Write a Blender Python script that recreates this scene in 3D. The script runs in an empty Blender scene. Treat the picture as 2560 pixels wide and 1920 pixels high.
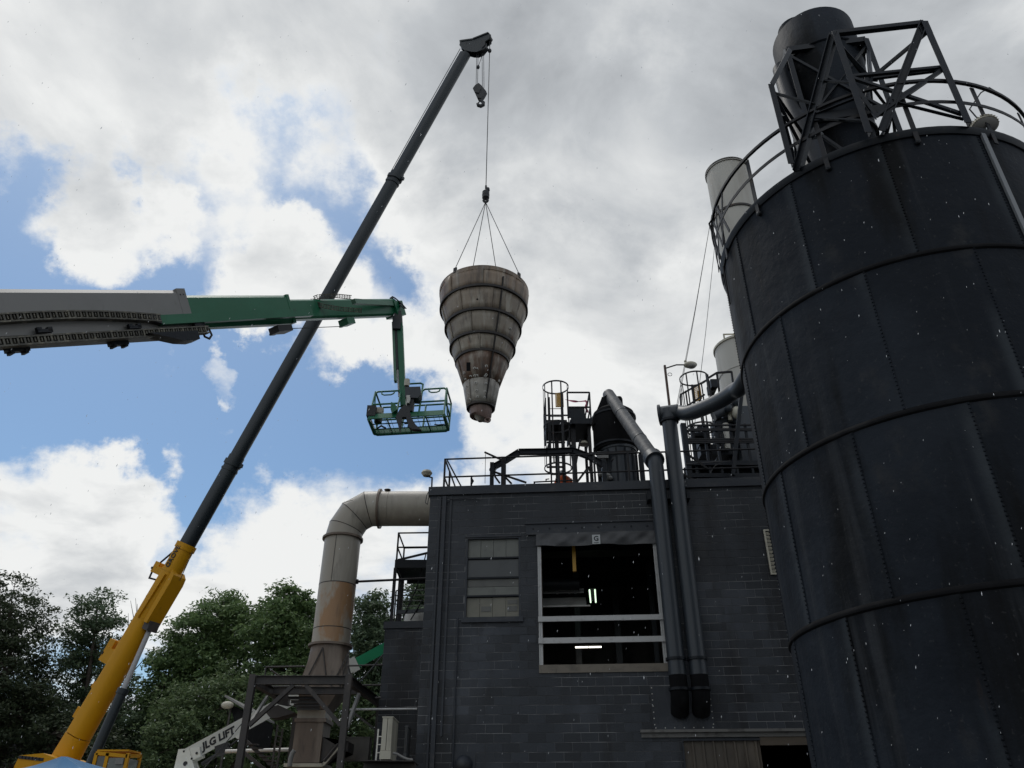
import bpy, bmesh, math, random
from mathutils import Vector, Matrix, Quaternion
R = math.radians
scene = bpy.context.scene
random.seed(7)

# ------------------------------------------------------------------ camera
EYE = 1.6
FPX = 1923.0                       # focal length in pixels of the 2560 px wide photograph
PITCH = R(30.4)
SP, CP = math.sin(PITCH), math.cos(PITCH)
cam_d = bpy.data.cameras.new('camera')
cam_d.sensor_fit = 'HORIZONTAL'; cam_d.sensor_width = 36.0
cam_d.lens = 36.0 * FPX / 2560.0
cam_d.clip_start = 0.1; cam_d.clip_end = 3000
cam = bpy.data.objects.new('camera', cam_d)
scene.collection.objects.link(cam)
cam.location = (0, 0, EYE); cam.rotation_euler = (R(90) + PITCH, 0, 0)
scene.camera = cam

# ------------------------------------------------------------------ colour management
scene.view_settings.view_transform = 'Standard'
try: scene.view_settings.look = 'None'
except Exception: pass
scene.view_settings.gamma = 1.0
scene.view_settings.use_curve_mapping = False
scene.view_settings.exposure = 0.0

# ------------------------------------------------------------------ photo measurements -> places
def ray(px, py):
    u, v = px - 1280.0, 960.0 - py
    return Vector((u, FPX*CP - v*SP, FPX*SP + v*CP))
def at(px, py, Y):                 # the point seen at (px, py) that lies Y metres ahead
    r = ray(px, py); k = Y / r.y
    return Vector((r.x*k, Y, r.z*k + EYE))
def atz(px, py, z):                # the point seen at (px, py) at height z
    r = ray(px, py); k = (z - EYE) / r.z
    return Vector((r.x*k, r.y*k, z))
def proj(P):
    x, y, z = P[0], P[1], P[2] - EYE
    fw = y*CP + z*SP; up = -y*SP + z*CP
    return 1280 + FPX*x/fw, 960 - FPX*up/fw, fw
def size(px, P):                   # metres covered by px photo pixels at P
    return px * proj(P)[2] / FPX
def Z(x0, y0, s):                  # coordinates read in an enlarged view of the photo
    return lambda x, y: (x0 + x*s, y0 + y*s)
z1 = Z(0, 1380, .32553); z2 = Z(400, 1600, .30742); z3 = Z(740, 1200, .26522); z4 = Z(1060, 900, .28933)
z5 = Z(1060, 640, .26525); z6 = Z(1640, 880, .217); z7 = Z(1740, 0, .3979); z8 = Z(1100, 60, .3012)
z9 = Z(1060, 1220, .30137); z10 = Z(1560, 1500, .25316); z11 = Z(1660, 540, .42194); z12 = Z(900, 720, .23518)
z13 = Z(900, 1560, .25316); z14 = Z(1880, 0, .26529); z15 = Z(2200, 40, .24112); z16 = Z(1330, 920, .19291)
z17 = Z(560, 1600, .19286); z18 = Z(380, 1300, .15666); z19 = Z(0, 680, .25316); zb = Z(0, 680, .51989)
zd = Z(0, 0, 1.157324)             # the whole photo at 2212 px

# ------------------------------------------------------------------ sky and sun
SUN_EL, SUN_AZ = R(63), R(-38)      # azimuth measured from +Y (the way the camera looks) towards +X
world = bpy.data.worlds.new('World'); scene.world = world
world.use_nodes = True
try: world.cycles.sampling_method = 'MANUAL'; world.cycles.sample_map_resolution = 1024
except Exception: pass
wn, wl = world.node_tree.nodes, world.node_tree.links
wn.clear()
def N(t, **kw):
    n = wn.new(t)
    for k, v in kw.items(): setattr(n, k, v)
    return n
def M2(op, a, b=None, c=None, clamp=False):
    n = N('ShaderNodeMath', operation=op); n.use_clamp = clamp
    for i, v in enumerate((a, b, c)):
        if v is None: continue
        if isinstance(v, (int, float)): n.inputs[i].default_value = v
        else: wl.new(v, n.inputs[i])
    return n.outputs[0]
out = N('ShaderNodeOutputWorld'); bg = N('ShaderNodeBackground')
wl.new(bg.outputs[0], out.inputs[0])
bg.inputs['Strength'].default_value = 0.1
sky = N('ShaderNodeTexSky', sky_type='NISHITA')
sky.sun_disc = False; sky.sun_elevation = SUN_EL; sky.sun_rotation = SUN_AZ
sky.air_density = 1.0; sky.dust_density = 1.0; sky.ozone_density = 1.5
tc = N('ShaderNodeTexCoord')
DIR = tc.outputs['Generated']
sep = N('ShaderNodeSeparateXYZ'); wl.new(DIR, sep.inputs[0])
zz = M2('ADD', M2('MAXIMUM', sep.outputs['Z'], 0.0), 0.22)
cx, cy = M2('DIVIDE', sep.outputs['X'], zz), M2('DIVIDE', sep.outputs['Y'], zz)
comb = N('ShaderNodeCombineXYZ'); wl.new(cx, comb.inputs[0]); wl.new(cy, comb.inputs[1])
def noise(scale, detail, rough, offs=(0, 0, 0), dist=0.0, src=None):
    mp = N('ShaderNodeMapping'); mp.inputs['Location'].default_value = offs
    wl.new(src or comb.outputs[0], mp.inputs['Vector'])
    n = N('ShaderNodeTexNoise'); n.inputs['Scale'].default_value = scale
    n.inputs['Detail'].default_value = detail; n.inputs['Roughness'].default_value = rough
    n.inputs['Distortion'].default_value = dist
    wl.new(mp.outputs[0], n.inputs['Vector'])
    return n.outputs['Fac']
wz = N('ShaderNodeTexNoise'); wz.inputs['Scale'].default_value = 4.2; wz.inputs['Detail'].default_value = 9; wz.inputs['Roughness'].default_value = .62
wl.new(DIR, wz.inputs['Vector'])
wsub = N('ShaderNodeVectorMath', operation='MULTIPLY_ADD'); wl.new(wz.outputs['Color'], wsub.inputs[0]); wsub.inputs[1].default_value = (.34,)*3; wsub.inputs[2].default_value = (-.17,)*3
wadd = N('ShaderNodeVectorMath', operation='ADD'); wl.new(DIR, wadd.inputs[0]); wl.new(wsub.outputs[0], wadd.inputs[1])
wnorm = N('ShaderNodeVectorMath', operation='NORMALIZE'); wl.new(wadd.outputs[0], wnorm.inputs[0])
WDIR = wnorm.outputs[0]
def blob(x, y, rad):               # 0..1 bump around the direction seen at (x, y)
    c = ray(*zd(x, y)).normalized()
    d = N('ShaderNodeVectorMath', operation='DOT_PRODUCT'); wl.new(WDIR, d.inputs[0]); d.inputs[1].default_value = c
    mr = N('ShaderNodeMapRange', interpolation_type='SMOOTHSTEP')
    wl.new(d.outputs['Value'], mr.inputs['Value'])
    mr.inputs['From Min'].default_value = math.cos(R(rad)); mr.inputs['From Max'].default_value = 1.0
    return mr.outputs[0]
def summed(terms, start):
    acc = start
    for (x, y, rad, w) in terms: acc = M2('MULTIPLY_ADD', blob(x, y, rad), w, acc)
    return acc
# cloud amount: breaks of blue (negative) and single clouds (positive), by the direction they hang in
COVER = [(600, 900, 15, -.34), (560, 860, 9, -.22), (60, 900, 15, -.36), (300, 940, 12, -.32), (20, 540, 13, -.40), (300, 520, 9, -.26), (600, 410, 10, -.46), (480, 400, 8, -.25), (540, 190, 9, .06), (700, 280, 7, .1),
         (790, 470, 7, -.26), (440, 330, 6, -.12), (190, 310, 6, -.30), (1400, 650, 5, -.30), (910, 620, 4, -.26), (860, 600, 5, -.12),
         (20, 1225, 4, -.30), (290, 1270, 4, -.1), (340, 700, 9, -.30), (800, 980, 7, -.40), (60, 440, 6, -.25), (700, 860, 6, -.25), (150, 640, 8, -.2),
         (230, 520, 5, .60), (500, 560, 6, .62), (650, 590, 7, .52), (260, 765, 4.0, 1.15), (465, 800, 3.0, .95), (425, 895, 2.4, .7), (760, 690, 7, .48), (640, 490, 3, .3),
         (130, 1100, 9, .40), (40, 1140, 9, .55), (220, 1090, 6, .35), (420, 1130, 9, .34), (640, 1130, 8, .3), (930, 1020, 6, .22), (60, 100, 14, .3), (330, 410, 6, .3), (60, 330, 7, .30), (330, 150, 12, .25), (700, 150, 14, .2), (1500, 200, 24, .4), (2000, 500, 24, .4), (1700, 900, 22, .3), (1100, 250, 14, .3), (1150, 640, 14, .25), (1000, 780, 6, .25)]
n1 = noise(2.1, 14, .60, (3.1, 1.7, 0), .15)
n2 = noise(.62, 3, .5, (8.4, 2.2, 3))
dens = M2('MULTIPLY_ADD', n1, 2.1, M2('MULTIPLY_ADD', n2, .6, -1.02))
dens = summed(COVER, dens)
mrc = N('ShaderNodeMapRange', interpolation_type='SMOOTHSTEP')
wl.new(dens, mrc.inputs['Value']); mrc.inputs['From Min'].default_value = 0.0; mrc.inputs['From Max'].default_value = .48
cover = mrc.outputs[0]
# cloud brightness: thin edges and the clouds round the sun bright, thick bases grey
BRIGHT = [(1250, 900, 26, .15), (1000, 680, 18, .09), (1650, 520, 12, -.02), (1750, 60, 26, .03), (2100, 250, 24, -.04), (900, 60, 24, .08), (300, 200, 20, .02), (350, 150, 20, -.03), (1100, 180, 13, -.06), (1480, 330, 11, -.20), (1250, 480, 7, -.10), (1100, 260, 8, -.10),
          (640, 560, 14, .12), (250, 1120, 20, .16), (560, 1200, 16, .04), (150, 120, 20, .02)]
n3 = noise(3.6, 10, .55, (5.2, 9.1, 2), .35)
n4 = noise(.8, 3, .5, (1.2, 4.1, 7))
br = M2('MULTIPLY_ADD', n3, 1.15, M2('MULTIPLY_ADD', n4, .55, -.12))
br = M2('MULTIPLY_ADD', M2('MINIMUM', dens, .75), -.22, br)
br = summed(BRIGHT, br)
ramp = N('ShaderNodeValToRGB'); wl.new(br, ramp.inputs[0])
e = ramp.color_ramp.elements
e[0].position = .20; e[0].color = (3.3, 3.5, 3.75, 1)
e[1].position = .78; e[1].color = (8.7, 8.8, 8.75, 1)
m = e.new(.48); m.color = (5.3, 5.55, 5.8, 1)
mix = N('ShaderNodeMix', data_type='RGBA')
tint = N('ShaderNodeMix', data_type='RGBA', blend_type='MULTIPLY'); tint.inputs[0].default_value = 1.0
wl.new(sky.outputs[0], tint.inputs[6]); tint.inputs[7].default_value = (.82, .99, 1.06, 1)
wl.new(cover, mix.inputs[0]); wl.new(tint.outputs[2], mix.inputs[6]); wl.new(ramp.outputs[0], mix.inputs[7])
wl.new(mix.outputs[2], bg.inputs['Color'])

sun_d = bpy.data.lights.new('sun', 'SUN'); sun_d.energy = .9; sun_d.angle = R(18); sun_d.color = (1.0, .96, .90)
sun = bpy.data.objects.new('sun', sun_d); scene.collection.objects.link(sun)
sd = Vector((math.sin(SUN_AZ)*math.cos(SUN_EL), math.cos(SUN_AZ)*math.cos(SUN_EL), math.sin(SUN_EL)))
sun.rotation_euler = sd.to_track_quat('Z', 'Y').to_euler(); sun.location = sd * 60

# ------------------------------------------------------------------ helpers
COL = scene.collection
WM = {}                            # world matrix of every thing and part
def tag(o, label=None, cat=None, group=None, kind=None):
    if label: o['label'] = label
    if cat: o['category'] = cat
    if group: o['group'] = group
    if kind: o['kind'] = kind
    return o
def thing(name, label, cat, loc=(0, 0, 0), rotz=0.0, group=None):
    o = bpy.data.objects.new(name, None); COL.objects.link(o)
    o.empty_display_size = .3
    o.location = loc; o.rotation_euler = (0, 0, rotz)
    WM[o.name] = Matrix.Translation(Vector(loc)) @ Matrix.Rotation(rotz, 4, 'Z')
    return tag(o, label, cat, group)
def frame3(axis, up=(0, 0, 1)):
    a = Vector(axis).normalized(); u = Vector(up)
    if abs(a.dot(u.normalized())) > .995: u = Vector((0, 1, 0)) if abs(a.y) < .9 else Vector((1, 0, 0))
    s = a.cross(u).normalized(); u = s.cross(a).normalized()
    return a, s, u
class MB:
    def __init__(self, M=None): self.v, self.f, self.M = [], [], M
    def add(self, vs, fs):
        b = len(self.v)
        self.v += [Vector(p) if self.M is None else self.M @ Vector(p) for p in vs]
        self.f += [tuple(i + b for i in q) for q in fs]; return self
    def box(self, x0, x1, y0, y1, z0, z1):
        vs = [(x, y, z) for x in (x0, x1) for y in (y0, y1) for z in (z0, z1)]
        return self.add(vs, [(0, 1, 3, 2), (4, 6, 7, 5), (0, 4, 5, 1), (2, 3, 7, 6), (0, 2, 6, 4), (1, 5, 7, 3)])
    def obox(self, c, ax, ay, az):  # oriented box: centre and three half vectors
        c, ax, ay, az = map(Vector, (c, ax, ay, az))
        vs = [c + i*ax + j*ay + k*az for i in (-1, 1) for j in (-1, 1) for k in (-1, 1)]
        return self.add(vs, [(0, 1, 3, 2), (4, 6, 7, 5), (0, 4, 5, 1), (2, 3, 7, 6), (0, 2, 6, 4), (1, 5, 7, 3)])
    def bar(self, p0, p1, w, h=None, up=(0, 0, 1)):
        p0, p1 = Vector(p0), Vector(p1); h = h or w
        a, s, u = frame3(p1 - p0, up)
        return self.obox((p0 + p1)/2, (p1 - p0)/2, s*w/2, u*h/2)
    def ibeam(self, p0, p1, w, h, t=.014, up=(0, 0, 1)):
        p0, p1 = Vector(p0), Vector(p1); a, s, u = frame3(p1 - p0, up)
        for k in (-1, 1):
            o = u*(h/2 - t/2)*k
            self.obox((p0 + p1)/2 + o, (p1 - p0)/2, s*w/2, u*t/2)
        return self.obox((p0 + p1)/2, (p1 - p0)/2, s*t/2, u*(h/2 - t))
    def angle(self, p0, p1, w, t=.012, up=(0, 0, 1)):
        p0, p1 = Vector(p0), Vector(p1); a, s, u = frame3(p1 - p0, up)
        self.obox((p0 + p1)/2 + s*(t/2 - w/2), (p1 - p0)/2, s*t/2, u*w/2)
        return self.obox((p0 + p1)/2 + u*(t/2 - w/2) + s*t/2, (p1 - p0)/2, s*(w/2 - t/2), u*t/2)
    def loft(self, rings, closed=True, caps=True):
        n = len(rings[0]); fs = []
        for i in range(len(rings) - 1):
            for j in range(n if closed else n - 1):
                k = (j + 1) % n
                fs.append((i*n + j, i*n + k, (i + 1)*n + k, (i + 1)*n + j))
        if caps and closed:
            fs.append(tuple(range(n - 1, -1, -1))); fs.append(tuple(range((len(rings) - 1)*n, len(rings)*n)))
        return self.add([p for r in rings for p in r], fs)
    def tube(self, pts, r, n=8, caps=True, loop=False):
        pts = [Vector(p) for p in pts]; m = len(pts)
        rr = r if isinstance(r, (list, tuple)) else [r]*m
        tans = []
        for i in range(m):
            if loop: t = (pts[(i + 1) % m] - pts[i]).normalized() + (pts[i] - pts[i - 1]).normalized()
            elif i == 0: t = pts[1] - pts[0]
            elif i == m - 1: t = pts[-1] - pts[-2]
            else: t = (pts[i + 1] - pts[i]).normalized() + (pts[i] - pts[i - 1]).normalized()
            tans.append(t.normalized() if t.length > 1e-9 else (pts[i] - pts[i - 1]).normalized())
        a, s, u = frame3(tans[0]); rings = []; prev = tans[0]
        for i in range(m):
            q = prev.rotation_difference(tans[i]); s = q @ s; prev = tans[i]
            s = (s - tans[i]*s.dot(tans[i])).normalized(); u = s.cross(tans[i])
            k = 1.0
            if 0 < i < m - 1 or loop:
                c = tans[i].dot((pts[i] - pts[i - 1]).normalized()); k = 1/max(c, .6)
                d = (pts[(i + 1) % m] - pts[i]).normalized() - (pts[i] - pts[i - 1]).normalized()
                d = (d - tans[i]*d.dot(tans[i]))
                d = d.normalized() if d.length > 1e-6 else None
            else: d = None
            ring = []
            for j in range(n):
                o = (s*math.cos(2*math.pi*j/n) + u*math.sin(2*math.pi*j/n))*rr[i]
                if d is not None: o = o + d*o.dot(d)*(k - 1)
                ring.append(pts[i] + o)
            rings.append(ring)
        if loop: rings.append(rings[0])
        return self.loft(rings, caps=caps and not loop)
    def lathe(self, prof, c, n=32, a0=0.0, a1=2*math.pi, caps=False):
        full = abs(a1 - a0 - 2*math.pi) < 1e-6
        m = n if full else n + 1; cx_, cy_ = c[0], c[1]; fs = []
        vs = [(cx_ + r*math.cos(a0 + (a1 - a0)*j/n), cy_ + r*math.sin(a0 + (a1 - a0)*j/n), z) for (r, z) in prof for j in range(m)]
        for i in range(len(prof) - 1):
            for j in range(n):
                k = (j + 1) % m
                fs.append((i*m + j, i*m + k, (i + 1)*m + k, (i + 1)*m + j))
        if caps and full:
            fs.append(tuple(range(m - 1, -1, -1))); fs.append(tuple(range((len(prof) - 1)*m, len(prof)*m)))
        return self.add(vs, fs)
    def hoop(self, c, r, w, h, n=28, a0=0.0, a1=2*math.pi):   # flat band ring: thickness w, height h
        return self.lathe([(r, c[2] - h/2), (r + w, c[2] - h/2), (r + w, c[2] + h/2), (r, c[2] + h/2), (r, c[2] - h/2)], c, n, a0, a1)
    def prism(self, poly, vec):
        vec = Vector(vec); n = len(poly); p = [Vector(q) for q in poly]
        return self.loft([p, [q + vec for q in p]])
    def ball(self, c, r, n=10, m=6, sc=(1, 1, 1)):
        rings = []
        for i in range(m + 1):
            th = math.pi*i/m; k = max(math.sin(th), .02)
            rings.append([Vector(c) + Vector((r*sc[0]*k*math.cos(2*math.pi*j/n), r*sc[1]*k*math.sin(2*math.pi*j/n), -r*sc[2]*math.cos(th))) for j in range(n)])
        return self.loft(rings)
    def mesh(self, name, inv=None, angle=35):
        me = bpy.data.meshes.new(name)
        vs = [tuple(inv @ p) for p in self.v] if inv is not None else [tuple(p) for p in self.v]
        me.from_pydata(vs, [], self.f); me.update()
        bm = bmesh.new(); bm.from_mesh(me); bmesh.ops.recalc_face_normals(bm, faces=bm.faces); bm.to_mesh(me); bm.free()
        me.shade_smooth()
        try: me.set_sharp_from_angle(angle=R(angle))
        except Exception: pass
        return me
    def build(self, name, material, parent=None, label=None, angle=35):
        inv = WM[parent.name].inverted() if parent is not None else None
        loc = None
        if parent is None and self.v:
            xs = [p.x for p in self.v]; ys = [p.y for p in self.v]; zs = [p.z for p in self.v]
            loc = Vector(((min(xs) + max(xs))/2, (min(ys) + max(ys))/2, min(zs))); inv = Matrix.Translation(-loc)
        o = bpy.data.objects.new(name, self.mesh(name, inv, angle)); COL.objects.link(o)
        if material: o.data.materials.append(material)
        if parent is not None: o.parent = parent; WM[o.name] = WM[parent.name]
        else: o.location = loc; WM[o.name] = Matrix.Translation(loc)
        if label: o['label'] = label
        return o
def copy_tree(o, parent=None):
    c = o.copy(); COL.objects.link(c); c.parent = parent
    for ch in list(o.children): copy_tree(ch, c)
    return c
def text_on(name, txt, c, right, up, height, material, parent, bold=.0, shear=0.0, extr=.004):
    cu = bpy.data.curves.new(name, 'FONT'); cu.body = txt; cu.align_x = 'CENTER'; cu.align_y = 'CENTER'
    cu.size = height/.72; cu.extrude = extr; cu.offset = bold; cu.shear = shear; cu.resolution_u = 3
    to = bpy.data.objects.new(name + '_source', cu); COL.objects.link(to)
    bpy.context.view_layer.update()
    me = bpy.data.meshes.new_from_object(to.evaluated_get(bpy.context.evaluated_depsgraph_get()))
    bpy.data.objects.remove(to); bpy.data.curves.remove(cu)
    r, u = Vector(right).normalized(), Vector(up); u = (u - r*u.dot(r)).normalized(); n = r.cross(u)
    M = Matrix.Translation(Vector(c)) @ Matrix((r, u, n)).transposed().to_4x4()
    me.transform(WM[parent.name].inverted() @ M); me.materials.clear(); me.materials.append(material)
    o = bpy.data.objects.new(name, me); COL.objects.link(o); o.parent = parent; WM[o.name] = WM[parent.name]
    return o

# ------------------------------------------------------------------ materials
def mat(name, col, rough=.6, world_space=False, metal=0.0, layers=(), bump=None, rand=0.0, spec=.5, emit=None, trans=0.0, alpha=1.0):
    m = bpy.data.materials.new(name); m.use_nodes = True
    nt = m.node_tree; nd, lk = nt.nodes, nt.links; b = nd['Principled BSDF']
    b.inputs['Roughness'].default_value = rough; b.inputs['Metallic'].default_value = metal
    b.inputs['Specular IOR Level'].default_value = spec
    b.inputs['Base Color'].default_value = (*col, 1)
    if trans: b.inputs['Transmission Weight'].default_value = trans
    if emit: b.inputs['Emission Color'].default_value = (*emit[0], 1); b.inputs['Emission Strength'].default_value = emit[1]
    tcn = nd.new('ShaderNodeTexCoord'); geo = nd.new('ShaderNodeNewGeometry'); cur = None
    def nz(sc, det, loc=(0, 0, 0)):
        mp = nd.new('ShaderNodeMapping'); mp.inputs['Scale'].default_value = sc; mp.inputs['Location'].default_value = loc
        lk.new(geo.outputs['Position'] if world_space else tcn.outputs['Object'], mp.inputs[0])
        t = nd.new('ShaderNodeTexNoise'); t.inputs['Scale'].default_value = 1.0; t.inputs['Detail'].default_value = det
        t.inputs['Roughness'].default_value = .6
        lk.new(mp.outputs[0], t.inputs['Vector']); return t.outputs['Fac']
    for i, (c2, sc, lo, hi, amt) in enumerate(layers):
        mr = nd.new('ShaderNodeMapRange'); mr.interpolation_type = 'SMOOTHSTEP'
        lk.new(nz(sc, 6, (i*7.3, i*3.1, i*5.7)), mr.inputs['Value'])
        mr.inputs['From Min'].default_value = lo; mr.inputs['From Max'].default_value = hi; mr.inputs['To Max'].default_value = amt
        mx = nd.new('ShaderNodeMix'); mx.data_type = 'RGBA'
        lk.new(mr.outputs[0], mx.inputs[0]); mx.inputs[7].default_value = (*c2, 1)
        if cur is None: mx.inputs[6].default_value = (*col, 1)
        else: lk.new(cur, mx.inputs[6])
        cur = mx.outputs[2]
    if rand:
        oi = nd.new('ShaderNodeObjectInfo'); mr = nd.new('ShaderNodeMapRange'); lk.new(oi.outputs['Random'], mr.inputs['Value'])
        mr.inputs['To Min'].default_value = 1 - rand; mr.inputs['To Max'].default_value = 1 + rand
        mx = nd.new('ShaderNodeMix'); mx.data_type = 'RGBA'; mx.blend_type = 'MULTIPLY'; mx.inputs[0].default_value = 1
        cb = nd.new('ShaderNodeCombineColor')
        for k in range(3): lk.new(mr.outputs[0], cb.inputs[k])
        if cur is None: mx.inputs[6].default_value = (*col, 1)
        else: lk.new(cur, mx.inputs[6])
        lk.new(cb.outputs[0], mx.inputs[7]); cur = mx.outputs[2]
    if cur is not None: lk.new(cur, b.inputs['Base Color'])
    if bump:
        bp = nd.new('ShaderNodeBump'); bp.inputs['Strength'].default_value = bump[1]; bp.inputs['Distance'].default_value = bump[2] if len(bump) > 2 else .02
        lk.new(nz((bump[0],)*3 if not isinstance(bump[0], tuple) else bump[0], 5), bp.inputs['Height']); lk.new(bp.outputs[0], b.inputs['Normal'])
    return m
CHALK, RUST, GRIME = (.17, .17, .17), (.16, .07, .028), (.015, .014, .014)
m_block = mat('painted_block', (.027, .032, .040), .60, layers=[((.058, .065, .078), (.42, .55, .40), .44, .66, .8), ((.014, .015, .018), (.9, .9, .20), .49, .63, .9), ((.075, .075, .075), (2.6, 2.6, .30), .58, .76, .6), ((.14, .14, .14), (9, 9, 9), .66, .8, .4)], bump=(28, .5, .012), rand=.32, world_space=True)
m_mortar = mat('chalky_mortar', (.09, .09, .09), .85, layers=[((.34, .34, .34), (.9, .9, 1.6), .42, .58, .95), ((.03, .031, .034), (.45, .45, .35), .50, .64, .85)], world_space=True)
m_trim = mat('black_trim', (.026, .031, .040), .55, layers=[((.075, .072, .07), (2, 2, 5), .5, .75, .7), (RUST, (5, 5, 2), .66, .8, .35)], bump=(20, .3))
m_silo = mat('silo_steel', (.0108, .0142, .0200), .66, layers=[((.021, .0262, .0345), (.35, .35, .25), .42, .64, .9), ((.0035, .0038, .0042), (.8, .8, .16), .50, .66, .9), ((.050, .053, .058), (2.4, 2.4, .11), .56, .74, .55), ((.055, .053, .05), (1.6, 1.6, 1.1), .58, .76, .40), ((.05, .032, .02), (3.0, 3.0, .5), .64, .8, .5), ((.07, .07, .07), (17, 17, 13), .60, .74, .45)], bump=(2.2, .5, .06), spec=.13, world_space=True)
m_cyc = m_silo.copy(); m_cyc.name = 'cyclone_steel'
def seam_chalk(m):                 # pale wear along the upright lap seam at the end of every plate
    nt = m.node_tree; nd, lk = nt.nodes, nt.links; b = nd['Principled BSDF']; src = b.inputs['Base Color'].links[0].from_socket
    t = nd.new('ShaderNodeTexCoord'); sx = nd.new('ShaderNodeSeparateXYZ'); lk.new(t.outputs['Object'], sx.inputs[0])
    at_ = nd.new('ShaderNodeMath'); at_.operation = 'ARCTAN2'; lk.new(sx.outputs[1], at_.inputs[0]); lk.new(sx.outputs[0], at_.inputs[1])
    mr = nd.new('ShaderNodeMapRange'); mr.interpolation_type = 'SMOOTHSTEP'; lk.new(at_.outputs[0], mr.inputs['Value']); mr.inputs['From Min'].default_value = .455; mr.inputs['From Max'].default_value = .515
    m2 = nd.new('ShaderNodeMapRange'); m2.interpolation_type = 'SMOOTHSTEP'; lk.new(at_.outputs[0], m2.inputs['Value']); m2.inputs['From Min'].default_value = .535; m2.inputs['From Max'].default_value = .520
    g = nd.new('ShaderNodeNewGeometry'); mp = nd.new('ShaderNodeMapping'); mp.inputs['Scale'].default_value = (1.1, 1.1, .45); lk.new(g.outputs['Position'], mp.inputs[0])
    n = nd.new('ShaderNodeTexNoise'); n.inputs['Scale'].default_value = 1; n.inputs['Detail'].default_value = 5; lk.new(mp.outputs[0], n.inputs['Vector'])
    m3 = nd.new('ShaderNodeMapRange'); lk.new(n.outputs['Fac'], m3.inputs['Value']); m3.inputs['From Min'].default_value = .38; m3.inputs['From Max'].default_value = .66; m3.inputs['To Max'].default_value = .75
    a = nd.new('ShaderNodeMath'); a.operation = 'MULTIPLY'; lk.new(mr.outputs[0], a.inputs[0]); lk.new(m2.outputs[0], a.inputs[1])
    c = nd.new('ShaderNodeMath'); c.operation = 'MULTIPLY'; lk.new(a.outputs[0], c.inputs[0]); lk.new(m3.outputs[0], c.inputs[1])
    mx = nd.new('ShaderNodeMix'); mx.data_type = 'RGBA'; lk.new(c.outputs[0], mx.inputs[0]); lk.new(src, mx.inputs[6]); mx.inputs[7].default_value = (.052, .060, .068, 1); lk.new(mx.outputs[2], b.inputs['Base Color'])
seam_chalk(m_silo)
m_black = mat('black_steel', (.007, .010, .015), .5, spec=.3, layers=[((.020, .020, .021), (3, 3, 2), .5, .75, .8), (RUST, (6, 6, 5), .64, .80, .35)], bump=(18, .15))
m_rail = mat('railing_steel', (.011, .011, .013), .55, spec=.35, layers=[((.07, .032, .016), (5, 5, 5), .56, .74, .5), ((.032, .029, .027), (2, 2, 2), .5, .7, .5)])
m_dark = mat('soot_and_shade_black', (.007, .007, .008), .85, spec=.15, layers=[((.018, .018, .019), (2, 2, 2), .5, .7, .8)])  # also colours the silo ring flanges, where the black is painted shadow
m_pipe = mat('black_duct_pipe', (.034, .042, .052), .42, layers=[((.06, .063, .067), (2.4, 2.4, .6), .5, .72, .7), ((.025, .027, .03), (3, 3, .4), .55, .75, .7)], bump=(26, .25, .01))
m_duct = mat('weathered_sheet_metal', (.35, .315, .26), .40, .25, layers=[((.52, .485, .41), (1.6, 1.6, .25), .44, .66, .7), ((.10, .088, .075), (2.2, 2.2, .5), .54, .76, .75), ((.22, .12, .055), (1.1, 1.1, .55), .58, .74, .8), ((.07, .05, .04), (5, 5, .8), .62, .78, .6)], bump=(5, .12, .03))
m_ductrust = mat('rusting_sheet_metal', (.37, .325, .26), .45, .2, layers=[((.52, .475, .40), (1.6, 1.6, .25), .44, .66, .6), ((.36, .185, .07), (1.2, 1.2, .55), .52, .62, .85), ((.09, .07, .055), (3, 3, .6), .54, .74, .7)], bump=(6, .15, .03))
m_brown = mat('brown_burnt_steel', (.15, .112, .085), .55, .2, layers=[((.27, .22, .175), (2, 2, .35), .46, .68, .7), ((.045, .035, .03), (2.6, 2.6, .7), .52, .72, .8), ((.19, .085, .035), (3, 3, 1.2), .6, .76, .55)], bump=(9, .2))
m_seam = mat('dark_seam', (.035, .031, .028), .6, layers=[(RUST, (6, 6, 6), .5, .7, .6)])
m_frame = mat('support_frame_steel', (.05, .044, .041), .6, layers=[((.09, .072, .06), (3, 3, 1.2), .48, .72, .7), ((.02, .019, .019), (2, 2, 2), .5, .72, .8)], bump=(16, .2))
m_cone = [mat('cone_sheet_%d' % i, c, .5, .3, layers=[((.46, .425, .36), (4.5, 4.5, .26), .46, .68, .7), ((.075, .056, .045), (3.6, 3.6, .32), .48, .68, d1), ((.15, .07, .036), (3.0, 3.0, .45), .52, .70, d2), ((.025, .021, .019), (5.5, 5.5, .6), .60, .74, .85)], bump=(5, .15, .03), rand=.16)
          for i, (c, d1, d2) in enumerate([((.285, .212, .15), .8, .95), ((.29, .235, .178), .8, .85), ((.305, .26, .205), .75, .75), ((.16, .10, .068), .85, .95), ((.32, .30, .265), .6, .45), ((.20, .13, .11), .7, .8)])]
m_conering = mat('cone_ring_steel', (.018, .014, .012), .6, .2, layers=[((.05, .038, .03), (4, 4, 4), .5, .7, .6)])
m_lug = mat('pale_weld_lug', (.55, .54, .50), .6, layers=[((.25, .2, .17), (9, 9, 9), .5, .7, .6)])
m_yellow = mat('crane_yellow', (.60, .29, .004), .50, layers=[((.50, .24, .010), (.8, .8, .5), .46, .7, .7), ((.16, .08, .02), (4, 4, 2), .64, .78, .5)], bump=(40, .05), spec=.25)
m_boom = mat('boom_black_paint', (.007, .014, .019), .42, layers=[((.012, .020, .025), (1.2, 1.2, .5), .45, .7, .7), ((.10, .10, .10), (18, 18, 18), .70, .78, .5)])
m_green = mat('lift_green', (.010, .125, .058), .38, layers=[((.018, .17, .085), (1.3, 1.3, 1.3), .48, .7, .6), ((.03, .05, .035), (5, 5, 5), .62, .78, .6)])
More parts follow.
